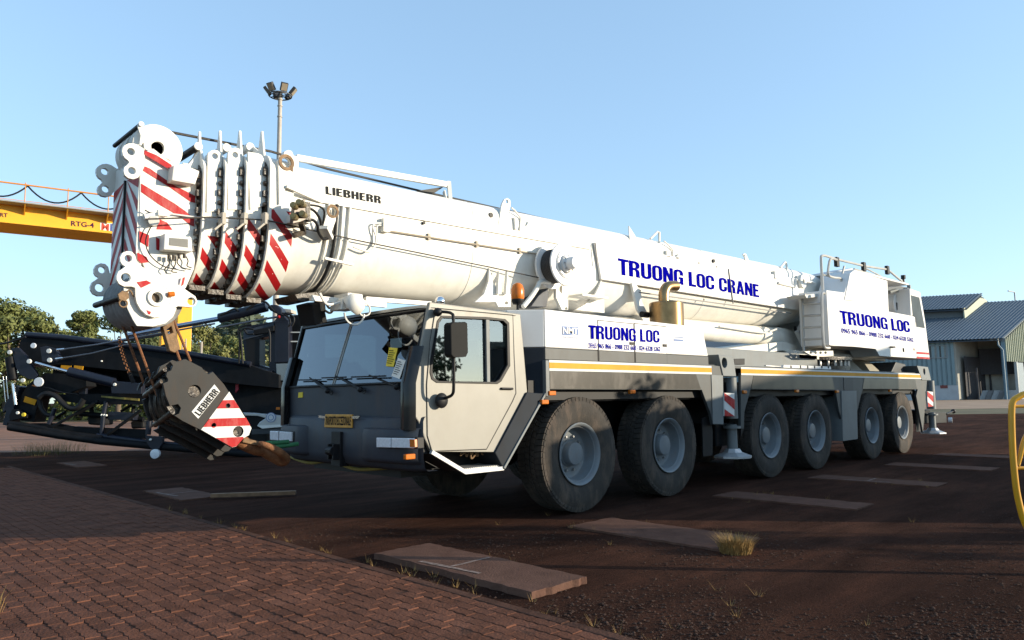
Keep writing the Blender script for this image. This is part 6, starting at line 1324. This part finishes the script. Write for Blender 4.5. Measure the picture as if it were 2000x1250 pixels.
# ladder on the front
XL = P(*zp('H6', 330, 600), y=.12).x-.03
lp = lambda x, y: P(*zp('H6', x, y), x=XL)
b = B(); b.tube(spline([lp(170, 430), lp(145, 440), lp(135, 480), lp(140, 640), lp(150, 980)], 5), .028, 7); b.tube(spline([P(*zp('H6', x, y), y=.08) for x, y in ((350, 415), (326, 430), (328, 600), (338, 860), (350, 940), (400, 950))], 6), .03, 7)
for y in (515, 632, 746, 862):
    b.tube([lp(140, y+4), P(*zp('H6', 328, y-5), y=.09)], .026, 6)
lad = part('ladder', b, mat('ladder_steel', (.4, .39, .37), .45, metal=.3), smooth=50)
b = B(); b.prism(Q('H6', [(160, 430), (330, 410), (335, 440), (180, 462)], y=.3), (0, .4, 0)); part('ladder_platform', b, mat('platform_grey', (.55, .54, .5), .5))
b = B(); b.prism(Q('H6', [(240, 470), (325, 455), (345, 930), (205, 960)], y=.74), (0, .1, 0)); b.prism(Q('H6', [(100, 790), (235, 570), (240, 930), (180, 960)], y=.80), (0, .1, 0)); part('front_bulkhead', b, mat('bulkhead_grey', (.62, .61, .58), .5))
plate('holed_rail', 'H6', [(155, 982), (225, 1022), (440, 1024), (436, 975), (200, 978)], .3, .05, WHITE, holes=[hole(217, 995, 13), hole(265, 995, 13), hole(313, 995, 13), hole(362, 994, 13)])
# luffing cylinder
ca, cb2 = P(1395, 648, y=1.2), P(1515, 657, y=1.2)
ra = (P(1515, 640, y=1.2).z-P(1515, 674, y=1.2).z)/2
dirx = Vector((cb2.x-ca.x, 0, cb2.z-ca.z)).normalized()
b = B(); b.cyl(cb2-dirx*5.2, cb2, ra, n=28); lc = part('luffing_cylinder', b, WHITE, smooth=35)
b = B(); b.cyl(cb2-dirx*7.5, cb2-dirx*5.2, ra*.7, n=24); part('cylinder_rod', b, CHROME, lc, smooth=35)
b = B(); b.prism(Q('Z8', [(525, 760), (545, 722), (600, 735), (690, 760), (705, 880), (690, 940), (585, 925), (600, 850), (540, 840)], y=1.05), (0, .3, 0)); part('cylinder_eye', b, WHITE, lc, bevel=.015)
b = B(); b.prism(Q('Z8', [(80, 915), (592, 850), (720, 885), (700, 946), (585, 930), (240, 985)], y=.95), (0, 1.0, 0)); part('cylinder_bed', b, WHITE, bevel=.01)
b = B(); b.tube(spline([P(*zp('Z8', x, y), y=.95) for x, y in ((20, 715), (380, 770), (460, 765), (540, 735))], 4), .02, 6); part('cylinder_pipe', b, WHITE, lc, smooth=50)
# hoses at the boom foot
for k in range(3):
    b = B(); b.tube(spline([P(*zp('H6', x, y+8*k), y=.9) for x, y in ((60, 740), (100, 830), (130, 900), (170, 960))], 5), .03, 7); part('foot_hose', b, BLACK, smooth=60)
b = B(); b.box((7.9, .62, 2.24), (9.2, .75, 2.33)); part('turntable_step', b, WHITE)
for i in range(3):
    b = B(); x = 9.4+1.15*i; b.prism([(x, .55, 1.99), (x+.75, .55, 1.99), (x+.5, .75, 2.28), (x+.1, .75, 2.28)], (0, .5, 0)); part('turntable_gusset', b, mat('gusset_tan', (.27, .25, .2), .6), bevel=.01)
b = B(); b.prism([(12.4, .3, 1.99), (13.5, .3, 1.99), (13.5, .3, 2.22), (12.8, .3, 2.26)], (0, 2.4, 0)); part('rear_deck_box', b, DKG, bevel=.02)

# ================================================================== HOOK BLOCK
hy = 1.26
HB = thing('hook_block', 'black hook block with red and white striped plates tied to the bumper', 'hook block', P(*zp('Z2', 560, 1150), y=1.5))
out = [(338, 748), (345, 705), (368, 690), (415, 672), (428, 690), (422, 712), (405, 720), (440, 668), (490, 655), (520, 668), (582, 700), (598, 728), (618, 735), (640, 722), (700, 790), (790, 935), (846, 1022), (832, 1060), (800, 1082), (765, 1125), (740, 1128), (570, 1030), (480, 985), (418, 940), (404, 900), (396, 830), (385, 790), (350, 785)]
out = [(345, 735), (360, 695), (415, 672), (428, 690), (418, 715), (395, 725), (392, 748), (402, 762), (400, 775), (375, 785), (390, 850), (412, 905), (455, 895), (470, 915), (460, 945), (435, 955), (480, 985), (572, 1030), (740, 1125), (765, 1120), (805, 1075), (832, 1060), (846, 1022), (790, 930), (700, 790), (640, 722), (618, 735), (600, 725), (582, 700), (520, 668), (495, 655), (450, 668), (425, 660), (415, 672)]
out = out[:-1]
big = (543, 825); hsm = ((720, 903), (645, 1007)); bh = (775, 1040)
HSH = Vector((-.06, 1, -.33))
def hook_plate(y, th, m_, nm='side_plate'):
    hs = [circ3(P(*zp('Z2', *big), y=hy)+HSH*(y-hy), .062, XA, ZA, 20)]+[circ3(P(*zp('Z2', *h), y=hy)+HSH*(y-hy), .024, XA, ZA, 12) for h in hsm]+[circ3(P(*zp('Z2', *bh), y=hy)+HSH*(y-hy), .055, XA, ZA, 16)]
    b = B(); b.prism([p+HSH*(y-hy) for p in Q('Z2', out, y=hy)], (0, th, 0), hs); return obj(nm, b, m_, HB, bevel=.005)
HBM = mat('hook_black_paint', (.02, .02, .02), .55, var=.25, dirt=(.1, .06, .035), dirtamt=.35, dscale=6, spec=.25)
npl = hook_plate(hy, .04, HBM); hook_plate(hy+.47, .04, HBM)
hook_plate(hy+.16, .03, HBM); hook_plate(hy+.32, .03, HBM)
# striped corner: white field then red bands, flat paint cut around the holes
def on2(pts, l): return [p+Vector((0, -l, 0)) for p in Q('Z2', pts, y=hy)]
def lerp2(a, b_, t): return (a[0]+(b_[0]-a[0])*t, a[1]+(b_[1]-a[1])*t)
tri = [(727, 828), (578, 1030), (742, 1124), (764, 1119), (804, 1074), (831, 1059), (845, 1022), (789, 930)]
hs = [[p+Vector((0, -.003, 0)) for p in circ3(P(*zp('Z2', *h), y=hy), r, XA, ZA, 14)] for h, r in ((hsm[0], .025), (hsm[1], .025), (bh, .057))]
b = B(); b.prism(on2(tri, .003), (0, .002, 0), hs); obj('white_field', b, WSTRIPE, npl)
for pts, hl_ in (([(692, 874), (752, 872), (781, 916), (660, 918)], [0]), ([(620, 972), (815, 966), (838, 1008), (588, 1016)], [1]), ([(655, 1074), (800, 1068), (803, 1075), (764, 1118), (742, 1123)], [])):
    hh = [[p+Vector((0, -.006, 0)) for p in circ3(P(*zp('Z2', *hsm[i]), y=hy), .026, XA, ZA, 12)] for i in hl_]
    b = B(); b.prism(on2(pts, .006), (0, .002, 0), hh); obj('red_band', b, RED, npl)
lb = [(562, 972), (678, 828), (648, 790), (527, 935)]
b = B(); b.prism(on2(lb, .004), (0, .003, 0)); obj('name_plate', b, WSTRIPE, npl)
b = B(); q = [(565, 966), (671, 831), (648, 800), (533, 936)]; 
block_text('LIEBHERR', *on2([(570, 958), (672, 830), (541, 938)][:3], .007), LOGOG, npl, gap=9)
c = P(*zp('Z2', *big), y=hy)
for i in range(4):
    b = B(); cc = c+HSH*(.09+.1*i); r = .27
    b.lathe([(.06, -.04), (r*.6, -.025), (r, -.04), (r*1.01, -.03), (r*.9, 0), (r*1.01, .03), (r, .04), (r*.6, .025), (.06, .04)], cc, (0, 1, 0), 36); obj('sheave', b, GREASE, HB, smooth=30)
b = B(); b.cyl(c+HSH*.01, c+HSH*.53, .061, n=18); obj('axle_pin', b, GREASE, HB, smooth=40)
for x, y in ((400, 700), (385, 765), (440, 925), (775, 1040)):
    p = P(*zp('Z2', x, y), y=hy); b = B(); b.cyl(p+HSH*.045, p+HSH*.46, .03, n=12); obj('spacer', b, GREASE, HB, smooth=40)
# brown edge bands of the outer plates
# hook
b = B(); b.tube(spline([P(*zp('Z2', x, y), y=1.5) for x, y in ((745, 1070), (820, 1110), (880, 1135), (905, 1140))], 5), [.075]*10+[.07, .07, .068, .066, .064, .062], 12); sh_ = obj('hook_shank', b, RUST, HB, smooth=50)
b = B(); pts = spline([P(*zp('Z2', x, y), y=1.5+o) for x, y, o in ((875, 1125, .0), (925, 1150, 0), (975, 1172, -.02), (1010, 1190, -.05), (1022, 1180, -.12), (1000, 1155, -.2), (960, 1130, -.23), (915, 1112, -.2), (885, 1105, -.15))], 4)
rr = [.045+.035*sin(pi*min(1, i/(len(pts)*.55))) if i < len(pts)*.55 else .048-.02*(i-len(pts)*.55)/(len(pts)*.45) for i in range(len(pts))]; b.tube(pts, rr, 12); obj('hook', b, RUST, HB, smooth=60)
b = B(); b.bar(P(*zp('Z2', 795, 1085), y=1.42), P(*zp('Z2', 905, 1110), y=1.42), .05, .05); obj('hook_collar', b, BROWNP, HB, bevel=.01)
for nl_, a in zip(('shorter', 'longer'), ([(908, 1112), (930, 1102), (990, 1098), (1042, 1094)], [(945, 1140), (965, 1122), (1030, 1115), (1092, 1105)])):
    b = B(); q = [P(*zp('Z2', x, y), y=1.5) for x, y in a]; b.tube(spline(q, 5), .024, 8); s_ = obj('green_sling', b, GREEN, None, smooth=60)
    tag(s_, nl_+' green sling tying the hook to the truck bumper', 'sling', 'slings on the hook')
# rope falls between boom head and block
def rope(k, a, b_, y0, y1, r=.013, m_=RUSTROPE, nm='rope_fall'):
    b = B(); b.tube([P(*zp(k, *a), y=y0), P(*zp(k, *b_), y=y1)], r, 7); return part(nm, b, m_)
rope('Z2', (160, 470), (275, 785), 1.62, 1.62); rope('Z2', (205, 470), (345, 850), 1.46, 1.46); rope('Z2', (428, 440), (522, 668), 1.3, 1.3)
plate('wedge_socket', 'Z2', [(375, 485), (430, 445), (468, 600), (440, 622), (412, 612)], 1.25, .09, BROWNP, holes=[[(395, 500), (420, 480), (430, 515), (405, 525)]])
rope('Z2', (447, 612), (468, 670), 1.3, 1.3, .014)
b = B(); pts = [P(*zp('Z2', x, y), y=1.6) for x, y in ((142, 535), (150, 580), (162, 625), (175, 670), (198, 728))]; pp = spline(pts, 5)
for i in range(len(pp)-1):
    a_, c_ = pp[i], pp[i+1]; m_ = (a_+c_)/2; d = (c_-a_).normalized(); s_ = (Vector((1, 0, 0)) if i % 2 else Vector((0, 1, 0))); s_ = (s_-d*s_.dot(d)).normalized(); L = (c_-a_).length*.62
    b.tube([m_+d*(L*cos(t))+s_*(.016*sin(t)) for t in [2*pi*j/10 for j in range(11)]], .005, 5)
part('chain', b, RUST)
b = B(); p = pts[-1]; b.tube([p, p+Vector((.04, 0, -.1))], .02, 6); part('chain_end', b, BLACK)

# ================================================================== DARK MACHINE BEHIND
ZO.update(K1=(0, 580, .128), K2=(0, 700, .16), K3=(150, 680, .176), K4=(430, 570, .152), K5=(430, 740, .128))
DM = 20.0
base = PD(290, 880, DM); base.z = 0
MC = thing('heavy_lift_machine', 'dark navy lifting machine with folded boom and low lattice frame', 'lifting machine', base)
def dpl(nm, k, pts, d, th, m_, bev=.01, par=MC, holes=()):
    b = B(); b.prism(QD(k, pts, d), _h*th, [QD(k, h, d) for h in holes]); return obj(nm, b, m_, par, bevel=bev)
def dtube(nm, k, pts, d, r, m_, n=8, sm=None, par=MC):
    q = [PD(*zp(k, x, y), d) for x, y in pts]; q = spline(q, 5) if sm else q
    b = B(); b.tube(q, r, n); return obj(nm, b, m_, par, smooth=50)
dpl('boom', 'PX', [(38, 668), (52, 656), (120, 661), (330, 688), (490, 714), (545, 732), (545, 758), (480, 752), (300, 730), (120, 712), (40, 715)], DM+.25, 1.0, CHAR)
dtube('boom_top_tube', 'PX', [(52, 654), (120, 659), (330, 685), (490, 712)], DM+.25, .085, NAVY, 12)
dpl('end_plate', 'K1', [(170, 780), (270, 770), (400, 900), (450, 1000), (570, 1190), (530, 1260), (420, 1250), (300, 1180), (240, 1080)], DM-.25, .1, NAVY)
dpl('link_plate', 'K1', [(610, 770), (690, 750), (850, 790), (900, 900), (830, 1000), (640, 985)], DM-.2, .12, NAVY)
dpl('lower_arm', 'K2', [(180, 560), (330, 330), (400, 270), (560, 180), (1050, 200), (1060, 340), (860, 420), (720, 400), (560, 430), (470, 500), (440, 640), (410, 780), (200, 740)], DM, .5, CHAR)
dpl('warning_label', 'K2', [(285, 530), (420, 572), (446, 508), (305, 460)], DM-.03, .02, YELLOW, 0); dpl('warning_label', 'K2', [(740, 120), (870, 150), (870, 90), (745, 82)], DM-.05, .02, YELLOW, 0); dpl('warning_label', 'K2', [(900, 120), (1005, 160), (1015, 95), (905, 85)], DM-.05, .02, YELLOW, 0)
dpl('left_leg', 'K2', [(30, 810), (70, 650), (60, 560), (190, 330), (240, 350), (180, 560), (110, 830)], DM-.1, .4, NAVY); dpl('left_hook', 'K2', [(25, 630), (60, 570), (90, 600), (60, 640), (35, 665)], DM-.1, .2, NAVY)
dpl('foot_bracket', 'K2', [(110, 690), (150, 620), (210, 620), (340, 690), (330, 730), (250, 735), (120, 760)], DM-.15, .15, CHAR)
dtube('cylinder', 'K1', [(150, 920), (200, 1260)], DM-.2, .12, CHAR, 12); dtube('cylinder_rod', 'K2', [(158, 310), (193, 565)], DM-.2, .05, CHROME, 10)
dtube('cylinder_rod', 'K1', [(545, 1005), (1040, 1140)], DM-.25, .045, CHROME, 10); dtube('cylinder', 'G2', [(530, 570), (870, 655)], DM-.25, .13, NAVY, 12)
dpl('pivot_box', 'G2', [(845, 668), (850, 640), (1080, 660), (1080, 740), (850, 735)], DM-.3, .2, NAVY)
for k, x, y, r, m_ in (('K1', 138, 843, .055, CREAM), ('K1', 437, 982, .06, CREAM), ('K1', 738, 823, .06, CREAM), ('K1', 747, 963, .06, CREAM), ('K1', 502, 742, .07, LENS), ('K2', 273, 268, .055, CREAM), ('K2', 467, 288, .125, LENS), ('K2', 208, 665, .04, CREAM), ('K2', 282, 687, .05, YPAPER), ('K3', 415, 403, .04, CREAM), ('K3', 270, 143, .02, CREAM), ('K3', 812, 1015, .03, CREAM)):
    c = PD(*zp(k, x, y), DM-.36); b = B(); b.cyl(c, c+_h*.05, r, n=16); obj('pin_cap', b, m_, MC, bevel=.008)
dpl('orange_reflector', 'K2', [(385, 335), (455, 350), (450, 330), (400, 322)], DM-.33, .02, AMBER, 0)
for pts in ([(870, 805), (985, 795)], [(850, 945), (965, 930)]): dtube('tie_end', 'K1', pts, DM-.3, .03, CHROME)
dtube('tie_rod', 'PX', [(126, 682), (190, 673), (330, 648), (420, 632)], DM-.3, .025, mat('steel_tie', (.12, .13, .15), .4, metal=.5)); dtube('tie_rod', 'PX', [(124, 699), (180, 690), (250, 672)], DM-.3, .022, mat('steel_tie', (.12, .13, .15), .4))
dtube('hose', 'PX', [(0, 672), (20, 668), (50, 658)], DM-.1, .03, BLACK, sm=1); dtube('hose', 'K2', [(480, 480), (560, 430), (680, 460), (760, 540), (860, 610), (960, 590), (1020, 500)], DM-.2, .075, BLACK, sm=1); dtube('hose', 'K2', [(480, 500), (500, 600), (560, 680), (640, 700)], DM-.1, .06, BLACK, sm=1); dtube('hose', 'K2', [(480, 340), (620, 370), (740, 410), (960, 440)], DM-.2, .02, BLACK, sm=1)
for x in (6, 12): dtube('thin_rod', 'PX', [(x, 735), (x+5, 785)], DM+.2, .012, CHROME)
dpl('machine_body', 'PX', [(105, 698), (330, 715), (575, 748), (575, 840), (470, 822), (300, 788), (130, 772), (100, 745)], DM+1.2, 1.0, CHAR, .02); dtube('cross_pipe', 'G2', [(420, 470), (640, 560), (900, 620)], DM+.9, .08, CHAR); dpl('rib_plate', 'G2', [(880, 470), (1100, 560), (1140, 620), (1000, 600)], DM+.8, .1, NAVY); dpl('rib_plate', 'G2', [(600, 640), (660, 640), (650, 790), (600, 760)], DM+.2, .1, NAVY)
# lattice frame below: chords, posts, braces
dtube('bottom_chord', 'K2', [(110, 790), (400, 830), (800, 910), (1250, 970)], DM-.1, .075, CHAR, 10); dtube('bottom_chord', 'PX', [(18, 834), (120, 851), (200, 862), (300, 871), (560, 893)], DM-.15, .1, CHAR, 10); dtube('bottom_chord', 'PX', [(190, 850), (290, 864), (420, 875)], DM-.05, .07, NAVY, 10)
dpl('chord_web', 'K2', [(110, 800), (400, 790), (700, 790), (1250, 900), (1250, 1040), (700, 980), (300, 880)], DM, .06, CHAR, 0); dpl('chord_web', 'K3', [(0, 870), (760, 900), (770, 1010), (0, 940)], DM+.02, .06, CHAR, 0)
dpl('upper_chord', 'PX', [(115, 770), (290, 768), (292, 790), (170, 790), (110, 782)], DM, .3, CHAR, 0); dtube('upper_chord', 'K3', [(0, 720), (300, 750), (740, 790)], DM+.3, .07, CHAR); dpl('mid_box', 'K3', [(345, 705), (625, 720), (625, 800), (345, 795)], DM, .3, NAVY)
dtube('lattice_post', 'K3', [(325, 590), (295, 740), (275, 960)], DM-.05, .06, NAVY); dtube('lattice_post', 'K3', [(805, 800), (790, 960)], DM-.05, .075, NAVY); dtube('lattice_post', 'K3', [(630, 640), (620, 720)], DM+.3, .05, CHAR); dtube('lattice_post', 'K3', [(160, 600), (165, 720)], DM+.3, .06, CHAR); dtube('lattice_post', 'K2', [(670, 610), (600, 800)], DM-.1, .06, NAVY)
dtube('lattice_brace', 'K3', [(0, 730), (240, 590)], DM-.1, .045, CHAR); dtube('lattice_brace', 'K3', [(340, 960), (710, 690)], DM-.1, .045, CHAR); dtube('lattice_brace', 'K3', [(490, 700), (610, 630)], DM+.35, .035, CHAR); dtube('lattice_brace', 'K2', [(690, 720), (800, 650)], DM+.3, .04, CHAR); dtube('lattice_brace', 'K2', [(650, 830), (1160, 540)], DM-.12, .04, CHAR)
for x, y in ((275, 742), (302, 743), (328, 745)):
    c = PD(*zp('K3', x, y), DM-.15); b = B(); b.sphere(c, .03, 8, 6); obj('bolt_cap', b, CREAM, MC)
for pts in ([(110, 760), (290, 750), (280, 860), (120, 850)], [(590, 810), (740, 810), (740, 890), (600, 895)]): dpl('drive_unit', 'K3', pts, DM+.5, .6, BLACK, .05)
dpl('caster_fork', 'K3', [(755, 970), (950, 985), (945, 1060), (900, 1140), (835, 1135), (780, 1060)], DM-.3, .14, NAVY)
c = PD(*zp('K3', 873, 1172), DM-.32); b = B(); b.lathe([(.02, -.05), (.07, -.05), (.125, -.04), (.125, .04), (.07, .05), (.02, .05)], c, _h, 20); obj('caster', b, LENS, MC, smooth=40)
dpl('rusty_slot', 'K3', [(270, 528), (690, 560), (690, 585), (270, 545)], DM-.02, .02, mat('slot_ochre', (.3, .24, .06), .7, var=.6, vscale=6), 0)
# cabin frame with opening at the other end
dpl('cabin_frame', 'K4', [(300, 480), (340, 440), (690, 380), (720, 340), (740, 220), (800, 230), (830, 330), (885, 380), (885, 1000), (700, 1050), (640, 1010), (330, 960), (290, 640)], DM+.6, .5, NAVY, holes=[[(505, 600), (625, 570), (630, 975), (505, 940)]])
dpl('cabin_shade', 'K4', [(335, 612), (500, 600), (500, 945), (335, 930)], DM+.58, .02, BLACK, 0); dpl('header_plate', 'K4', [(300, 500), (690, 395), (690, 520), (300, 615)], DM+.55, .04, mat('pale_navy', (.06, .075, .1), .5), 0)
dpl('engine_body', 'K4', [(885, 300), (1080, 290), (1180, 330), (1180, 1250), (885, 1250)], DM+.9, 1.5, CHAR, .03); dpl('cabin_post', 'K4', [(700, 380), (880, 380), (880, 900), (700, 910)], DM+.5, .3, NAVY)
dpl('lower_body', 'K4', [(0, 1000), (360, 1020), (380, 930), (650, 1010), (1100, 1010), (1000, 1700), (0, 1500)], DM+.7, 1.2, CHAR, .03); dpl('arm_root', 'K4', [(360, 930), (420, 950), (660, 1015), (660, 1130), (420, 1060), (360, 1010)], DM+.4, .5, NAVY)
for y0, y1, xx in ((513, 525, (890, 1035)), (630, 645, (880, 1110))): dpl('bright_bar', 'K4', [(xx[0], y1), (xx[1], y1), (xx[1], y0), (xx[0], y0)], DM+.7, .05, CREAM, 0)
dpl('grey_case', 'K4', [(715, 925), (880, 920), (905, 965), (905, 1035), (880, 1045), (880, 1140), (730, 1140)], DM+.4, .4, mat('case_grey', (.18, .22, .23), .5)); dpl('red_tube', 'K4', [(205, 1020), (240, 1020), (235, 1260), (192, 1300)], DM+.5, .06, mat('red_rod', (.4, .03, .05), .5))
dtube('lift_cylinder', 'K4', [(-10, 340), (600, 190)], DM+.2, .14, NAVY, 14); dtube('lift_rod', 'PX', [(250, 655), (330, 640), (432, 622)], DM+.2, .07, mat('blue_chrome', (.3, .34, .42), .2, metal=.9), 12); dtube('lift_rod', 'PX', [(220, 668), (330, 650)], DM+.2, .05, mat('blue_chrome', (.3, .34, .42), .2), 12)
dpl('cylinder_head', 'K4', [(600, 190), (650, 165), (730, 165), (790, 220), (800, 300), (740, 290), (640, 240)], DM+.1, .4, NAVY, .04)
for pts in ([(230, 245), (180, 220), (90, 260), (0, 300)], [(330, 230), (480, 140), (580, 130), (650, 200), (700, 250)], [(240, 920), (250, 600), (230, 520), (270, 450), (400, 420)], [(290, 920), (270, 650), (260, 520), (320, 470), (430, 480)], [(830, 270), (930, 310), (950, 370), (920, 440)], [(800, 270), (880, 330), (900, 400), (870, 450)], [(620, 480), (640, 560), (640, 780), (640, 900)], [(310, 480), (350, 540), (430, 540)]): dtube('hose', 'K4', pts, DM+.05, .028, BLACK, sm=1)
dtube('tie_rod', 'K4', [(0, 455), (240, 410), (560, 350), (740, 322)], DM+.1, .03, mat('steel_tie', (.12, .13, .15), .4)); b = B(); c = PD(*zp('K4', 755, 320), DM+.05); b.sphere(c, .045, 10, 6); obj('red_cap', b, RED, MC)
dpl('roof_unit', 'K4', [(805, 235), (820, 215), (910, 225), (915, 270), (830, 260)], DM+.8, .5, mat('unit_cream', (.4, .36, .3), .6)); dpl('valve_bank', 'K4', [(430, 490), (620, 450), (690, 430), (690, 500), (580, 530), (430, 550)], DM+.45, .1, BLACK, .01); dpl('orange_reflector', 'K5', [(850, 470), (910, 470), (908, 432), (855, 432)], DM+.6, .02, AMBER, 0)
# wheeled chassis and silver side body
dpl('dark_chassis', 'PX', [(420, 830), (640, 830), (640, 885), (420, 878)], DM+1.2, 2.0, BLACK, .03)
for u in (455, 560):
    c = PD(u, 855, DM+1.3); c.z = .55; b = B(); b.lathe([(.2, -.2), (.48, -.19), (.55, -.1), (.55, .1), (.48, .19), (.2, .2)], c, _h, 24); obj('wheel', b, RUBBER, MC, smooth=40)
SILV = mat('silver_body', (.4, .42, .43), .3, metal=.5, var=.06)
sv = dpl('side_body', 'K5', [(340, 510), (540, 520), (1060, 575), (1060, 700), (1010, 740), (640, 760), (560, 720), (600, 660), (690, 600), (560, 565), (370, 560)], DM+.3, .3, SILV, .02)
dpl('body_recess', 'K5', [(380, 562), (640, 568), (690, 600), (670, 650), (570, 720), (620, 770), (450, 770)], DM+.35, .2, CHAR, .01); dpl('body_trim', 'K5', [(565, 715), (1010, 695), (1010, 725), (640, 758)], DM+.27, .03, CREAM, 0); dpl('body_sill', 'K5', [(480, 770), (1010, 740), (1010, 830), (480, 850)], DM+.32, .3, DKG, .01)
c = PD(*zp('K5', 775, 588), DM+.285)
for r, m_, l in ((.135, LOGOB, 0), (.115, WSTRIPE, .004), (.085, mat('emblem_blue', (.2, .28, .45), .5), .008), (.06, WSTRIPE, .012)): b = B(); b.cyl(c-_h*(l+.003), c-_h*l, r, n=24); obj('emblem', b, m_, sv)

# ---- ancillary: pale equipment unit and posts behind
def unit():
    D = 30.0; e = thing('equipment_cabinet', 'small pale cabinet with round fan standing on the dark machine side', 'cabinet', PD(318, 690, D).xy.to_3d())
    b = B(); b.prism(QD('G3', [(235, 520), (315, 525), (312, 462), (235, 455)], D), _h*.6); bb = obj('case', b, mat('cabinet_cream', (.45, .44, .38), .6), e, bevel=.02)
    zc = min(v.z for v in b.v)
    b = B(); q = PD(*zp('G3', 275, 700), D); b.prism([PD(*zp('G3', 240, 520), D), PD(*zp('G3', 310, 524), D), Vector((*PD(*zp('G3', 310, 524), D).xy, 0)), Vector((*PD(*zp('G3', 240, 520), D).xy, 0))], _h*.5); obj('pedestal', b, CHAR, e)
    c = PD(*zp('G3', 260, 483), D-.02); b = B(); b.cyl(c, c+_h*.03, .4/2, n=16); obj('fan', b, CHAR, e)
unit()
def posts():
    for u, v0, d, lab in ((577, 420, 45, 'thin pale post rising among the trees behind the dark machine'),):
        p = PD(*zp('G3', u, v0), d); b = B(); b.cyl((p.x, p.y, 0), p, .07, n=8); b.cyl((p.x, p.y, 0), (p.x, p.y, .05), .15, n=8); tag(obj('post', b, GALV), lab, 'post')
    d = 44; e = thing('access_ladder', 'caged pale access ladder beside the yellow gantry leg', 'ladder', PD(*zp('G3', 430, 560), d).xy.to_3d())
    for x in (415, 445):
        p = PD(*zp('G3', x, 395), d); b = B(); b.tube([(p.x, p.y, 0), p], .04, 6); obj('stile', b, GALV, e)
    zt = PD(*zp('G3', 415, 395), d).z; a, c_ = PD(*zp('G3', 415, 395), d), PD(*zp('G3', 445, 395), d)
    for i in range(12): z = zt*(i+.5)/12; b = B(); b.tube([(a.x, a.y, z), (c_.x, c_.y, z)], .025, 5); obj('rung', b, GALV, e)
posts()

# ================================================================== YELLOW MACHINE FRAME (cut by the picture edge)
def yframe():
    D = 6.2
    ZO['G5'] = (1900, 740, .264)
    e = thing('yellow_frame', 'yellow tubular guard frame of a machine standing beside the yard', 'machine frame', PD(2040, 1040, D).xy.to_3d())
    q = lambda x, y, d=D: PD(*zp('G5', x, y), d)
    b = B(); b.tube(spline([q(690, 60), q(500, 90), q(390, 110), q(335, 135), q(298, 165), q(288, 230), q(290, 400), q(300, 600), q(320, 800), q(345, 930), q(375, 1040), q(420, 1130), q(480, 1200)], 5), .026, 10); f = obj('outer_tube', b, YFRAME, e, smooth=60)
    b = B(); b.tube([q(310, 203), q(720, 200)], .014, 10); obj('cross_tube', b, YFRAME, e, smooth=60)
    b = B(); b.tube([q(325, 660), q(720, 660)], .015, 10); obj('cross_tube', b, YFRAME, e, smooth=60)
    b = B(); b.tube(spline([q(330, 640), q(350, 570), q(385, 440), q(470, 330)], 5), .02, 10); obj('brace_tube', b, YFRAME, e, smooth=60)
    b = B(); b.tube([q(720, 60), q(720, 700), q(720, 1180)], .026, 10); b.tube([q(480, 1200), q(720, 1200)], .026, 10); p = q(720, 1180); b.tube([p, Vector((p.x, p.y, 0))], .026, 10); p = q(480, 1200); b.tube([p, Vector((p.x, p.y, 0))], .026, 10); obj('stand_tube', b, YFRAME, e, smooth=60)
yframe()

# ================================================================== ADDED SHADE CASTERS, OUT OF VIEW (containers and young trees)
def at_sun(s, L):     # place by distance across the light (s) and towards the sun (L)
    lx, ly = Vector((SX, SY, 0)).normalized().xy
    return Vector((-ly*s, lx*s, 0))*1+Vector((lx, ly, 0))*L
LX = Vector((SX, SY, 0)).normalized(); PXV = Vector((-LX.y, LX.x, 0))
SHADE_MATS = [mat('shade_box_blue', (.03, .05, .08), .5, var=.1), mat('shade_box_rust', (.22, .07, .04), .5, var=.1), mat('shade_box_grey', (.035, .045, .045), .5, var=.1)]
def container(s0, s1, L, h, z0, m_, label):  # unseen box put in to block the sun
    c0 = PXV*s0+LX*L; root = thing('shade_container', label, 'container', (*(PXV*((s0+s1)/2)+LX*(L+1.2)).xy, z0), 'unseen containers added to shade the yard')
    b = B(); n = int((s1-s0)/.28)
    for i in range(n):
        a = s0+(s1-s0)*i/n; c_ = s0+(s1-s0)*(i+.5)/n; o = LX*.0
        b.prism([PXV*a+LX*L+ZA*(z0+.15), PXV*c_+LX*L+ZA*(z0+.15), PXV*c_+LX*L+ZA*(z0+h-.12), PXV*a+LX*L+ZA*(z0+h-.12)], LX*.05)
    b.prism([PXV*s0+LX*(L+.04)+ZA*z0, PXV*s1+LX*(L+.04)+ZA*z0, PXV*s1+LX*(L+.04)+ZA*(z0+h), PXV*s0+LX*(L+.04)+ZA*(z0+h)], LX*2.4); obj('body', b, m_, root)
    b = B()
    for s in (s0, s1): b.bar(PXV*s+LX*(L-.01)+ZA*z0, PXV*s+LX*(L-.01)+ZA*(z0+h), .16, .16)
    for z in (z0+.08, z0+h-.06): b.bar(PXV*s0+LX*(L-.01)+ZA*z, PXV*s1+LX*(L-.01)+ZA*z, .12, .12)
    obj('corner_frame', b, m_, root)
container(3.2, 9.3, 19.5, 2.6, 0, SHADE_MATS[0], 'unseen blue container added as the lower half of a shade stack')
container(3.2, 9.3, 19.5, 2.6, 2.61, SHADE_MATS[1], 'unseen rust red container added on the blue one to raise its shadow')
container(-.35, 3.0, 9.0, 2.9, 0, SHADE_MATS[2], 'unseen lone dark grey container added to shade the front wheels')
for s, L, h, r, sd in ((1.3, 9.3, 3.6, 1.0, 41), (-1.5, 13.5, 3.5, 1.0, 42)):  # unseen trees put in to break up the cast shade
    p = PXV*s+LX*L; tree(p, h, r, sd, LEAF[1], 'unseen young tree added beside the lone container to dapple the shade' if s > 0 else 'unseen young tree added behind the lone container to dapple the shade', dens=.7, leaf=.16, low=.35, group='unseen young trees added to cast shade')
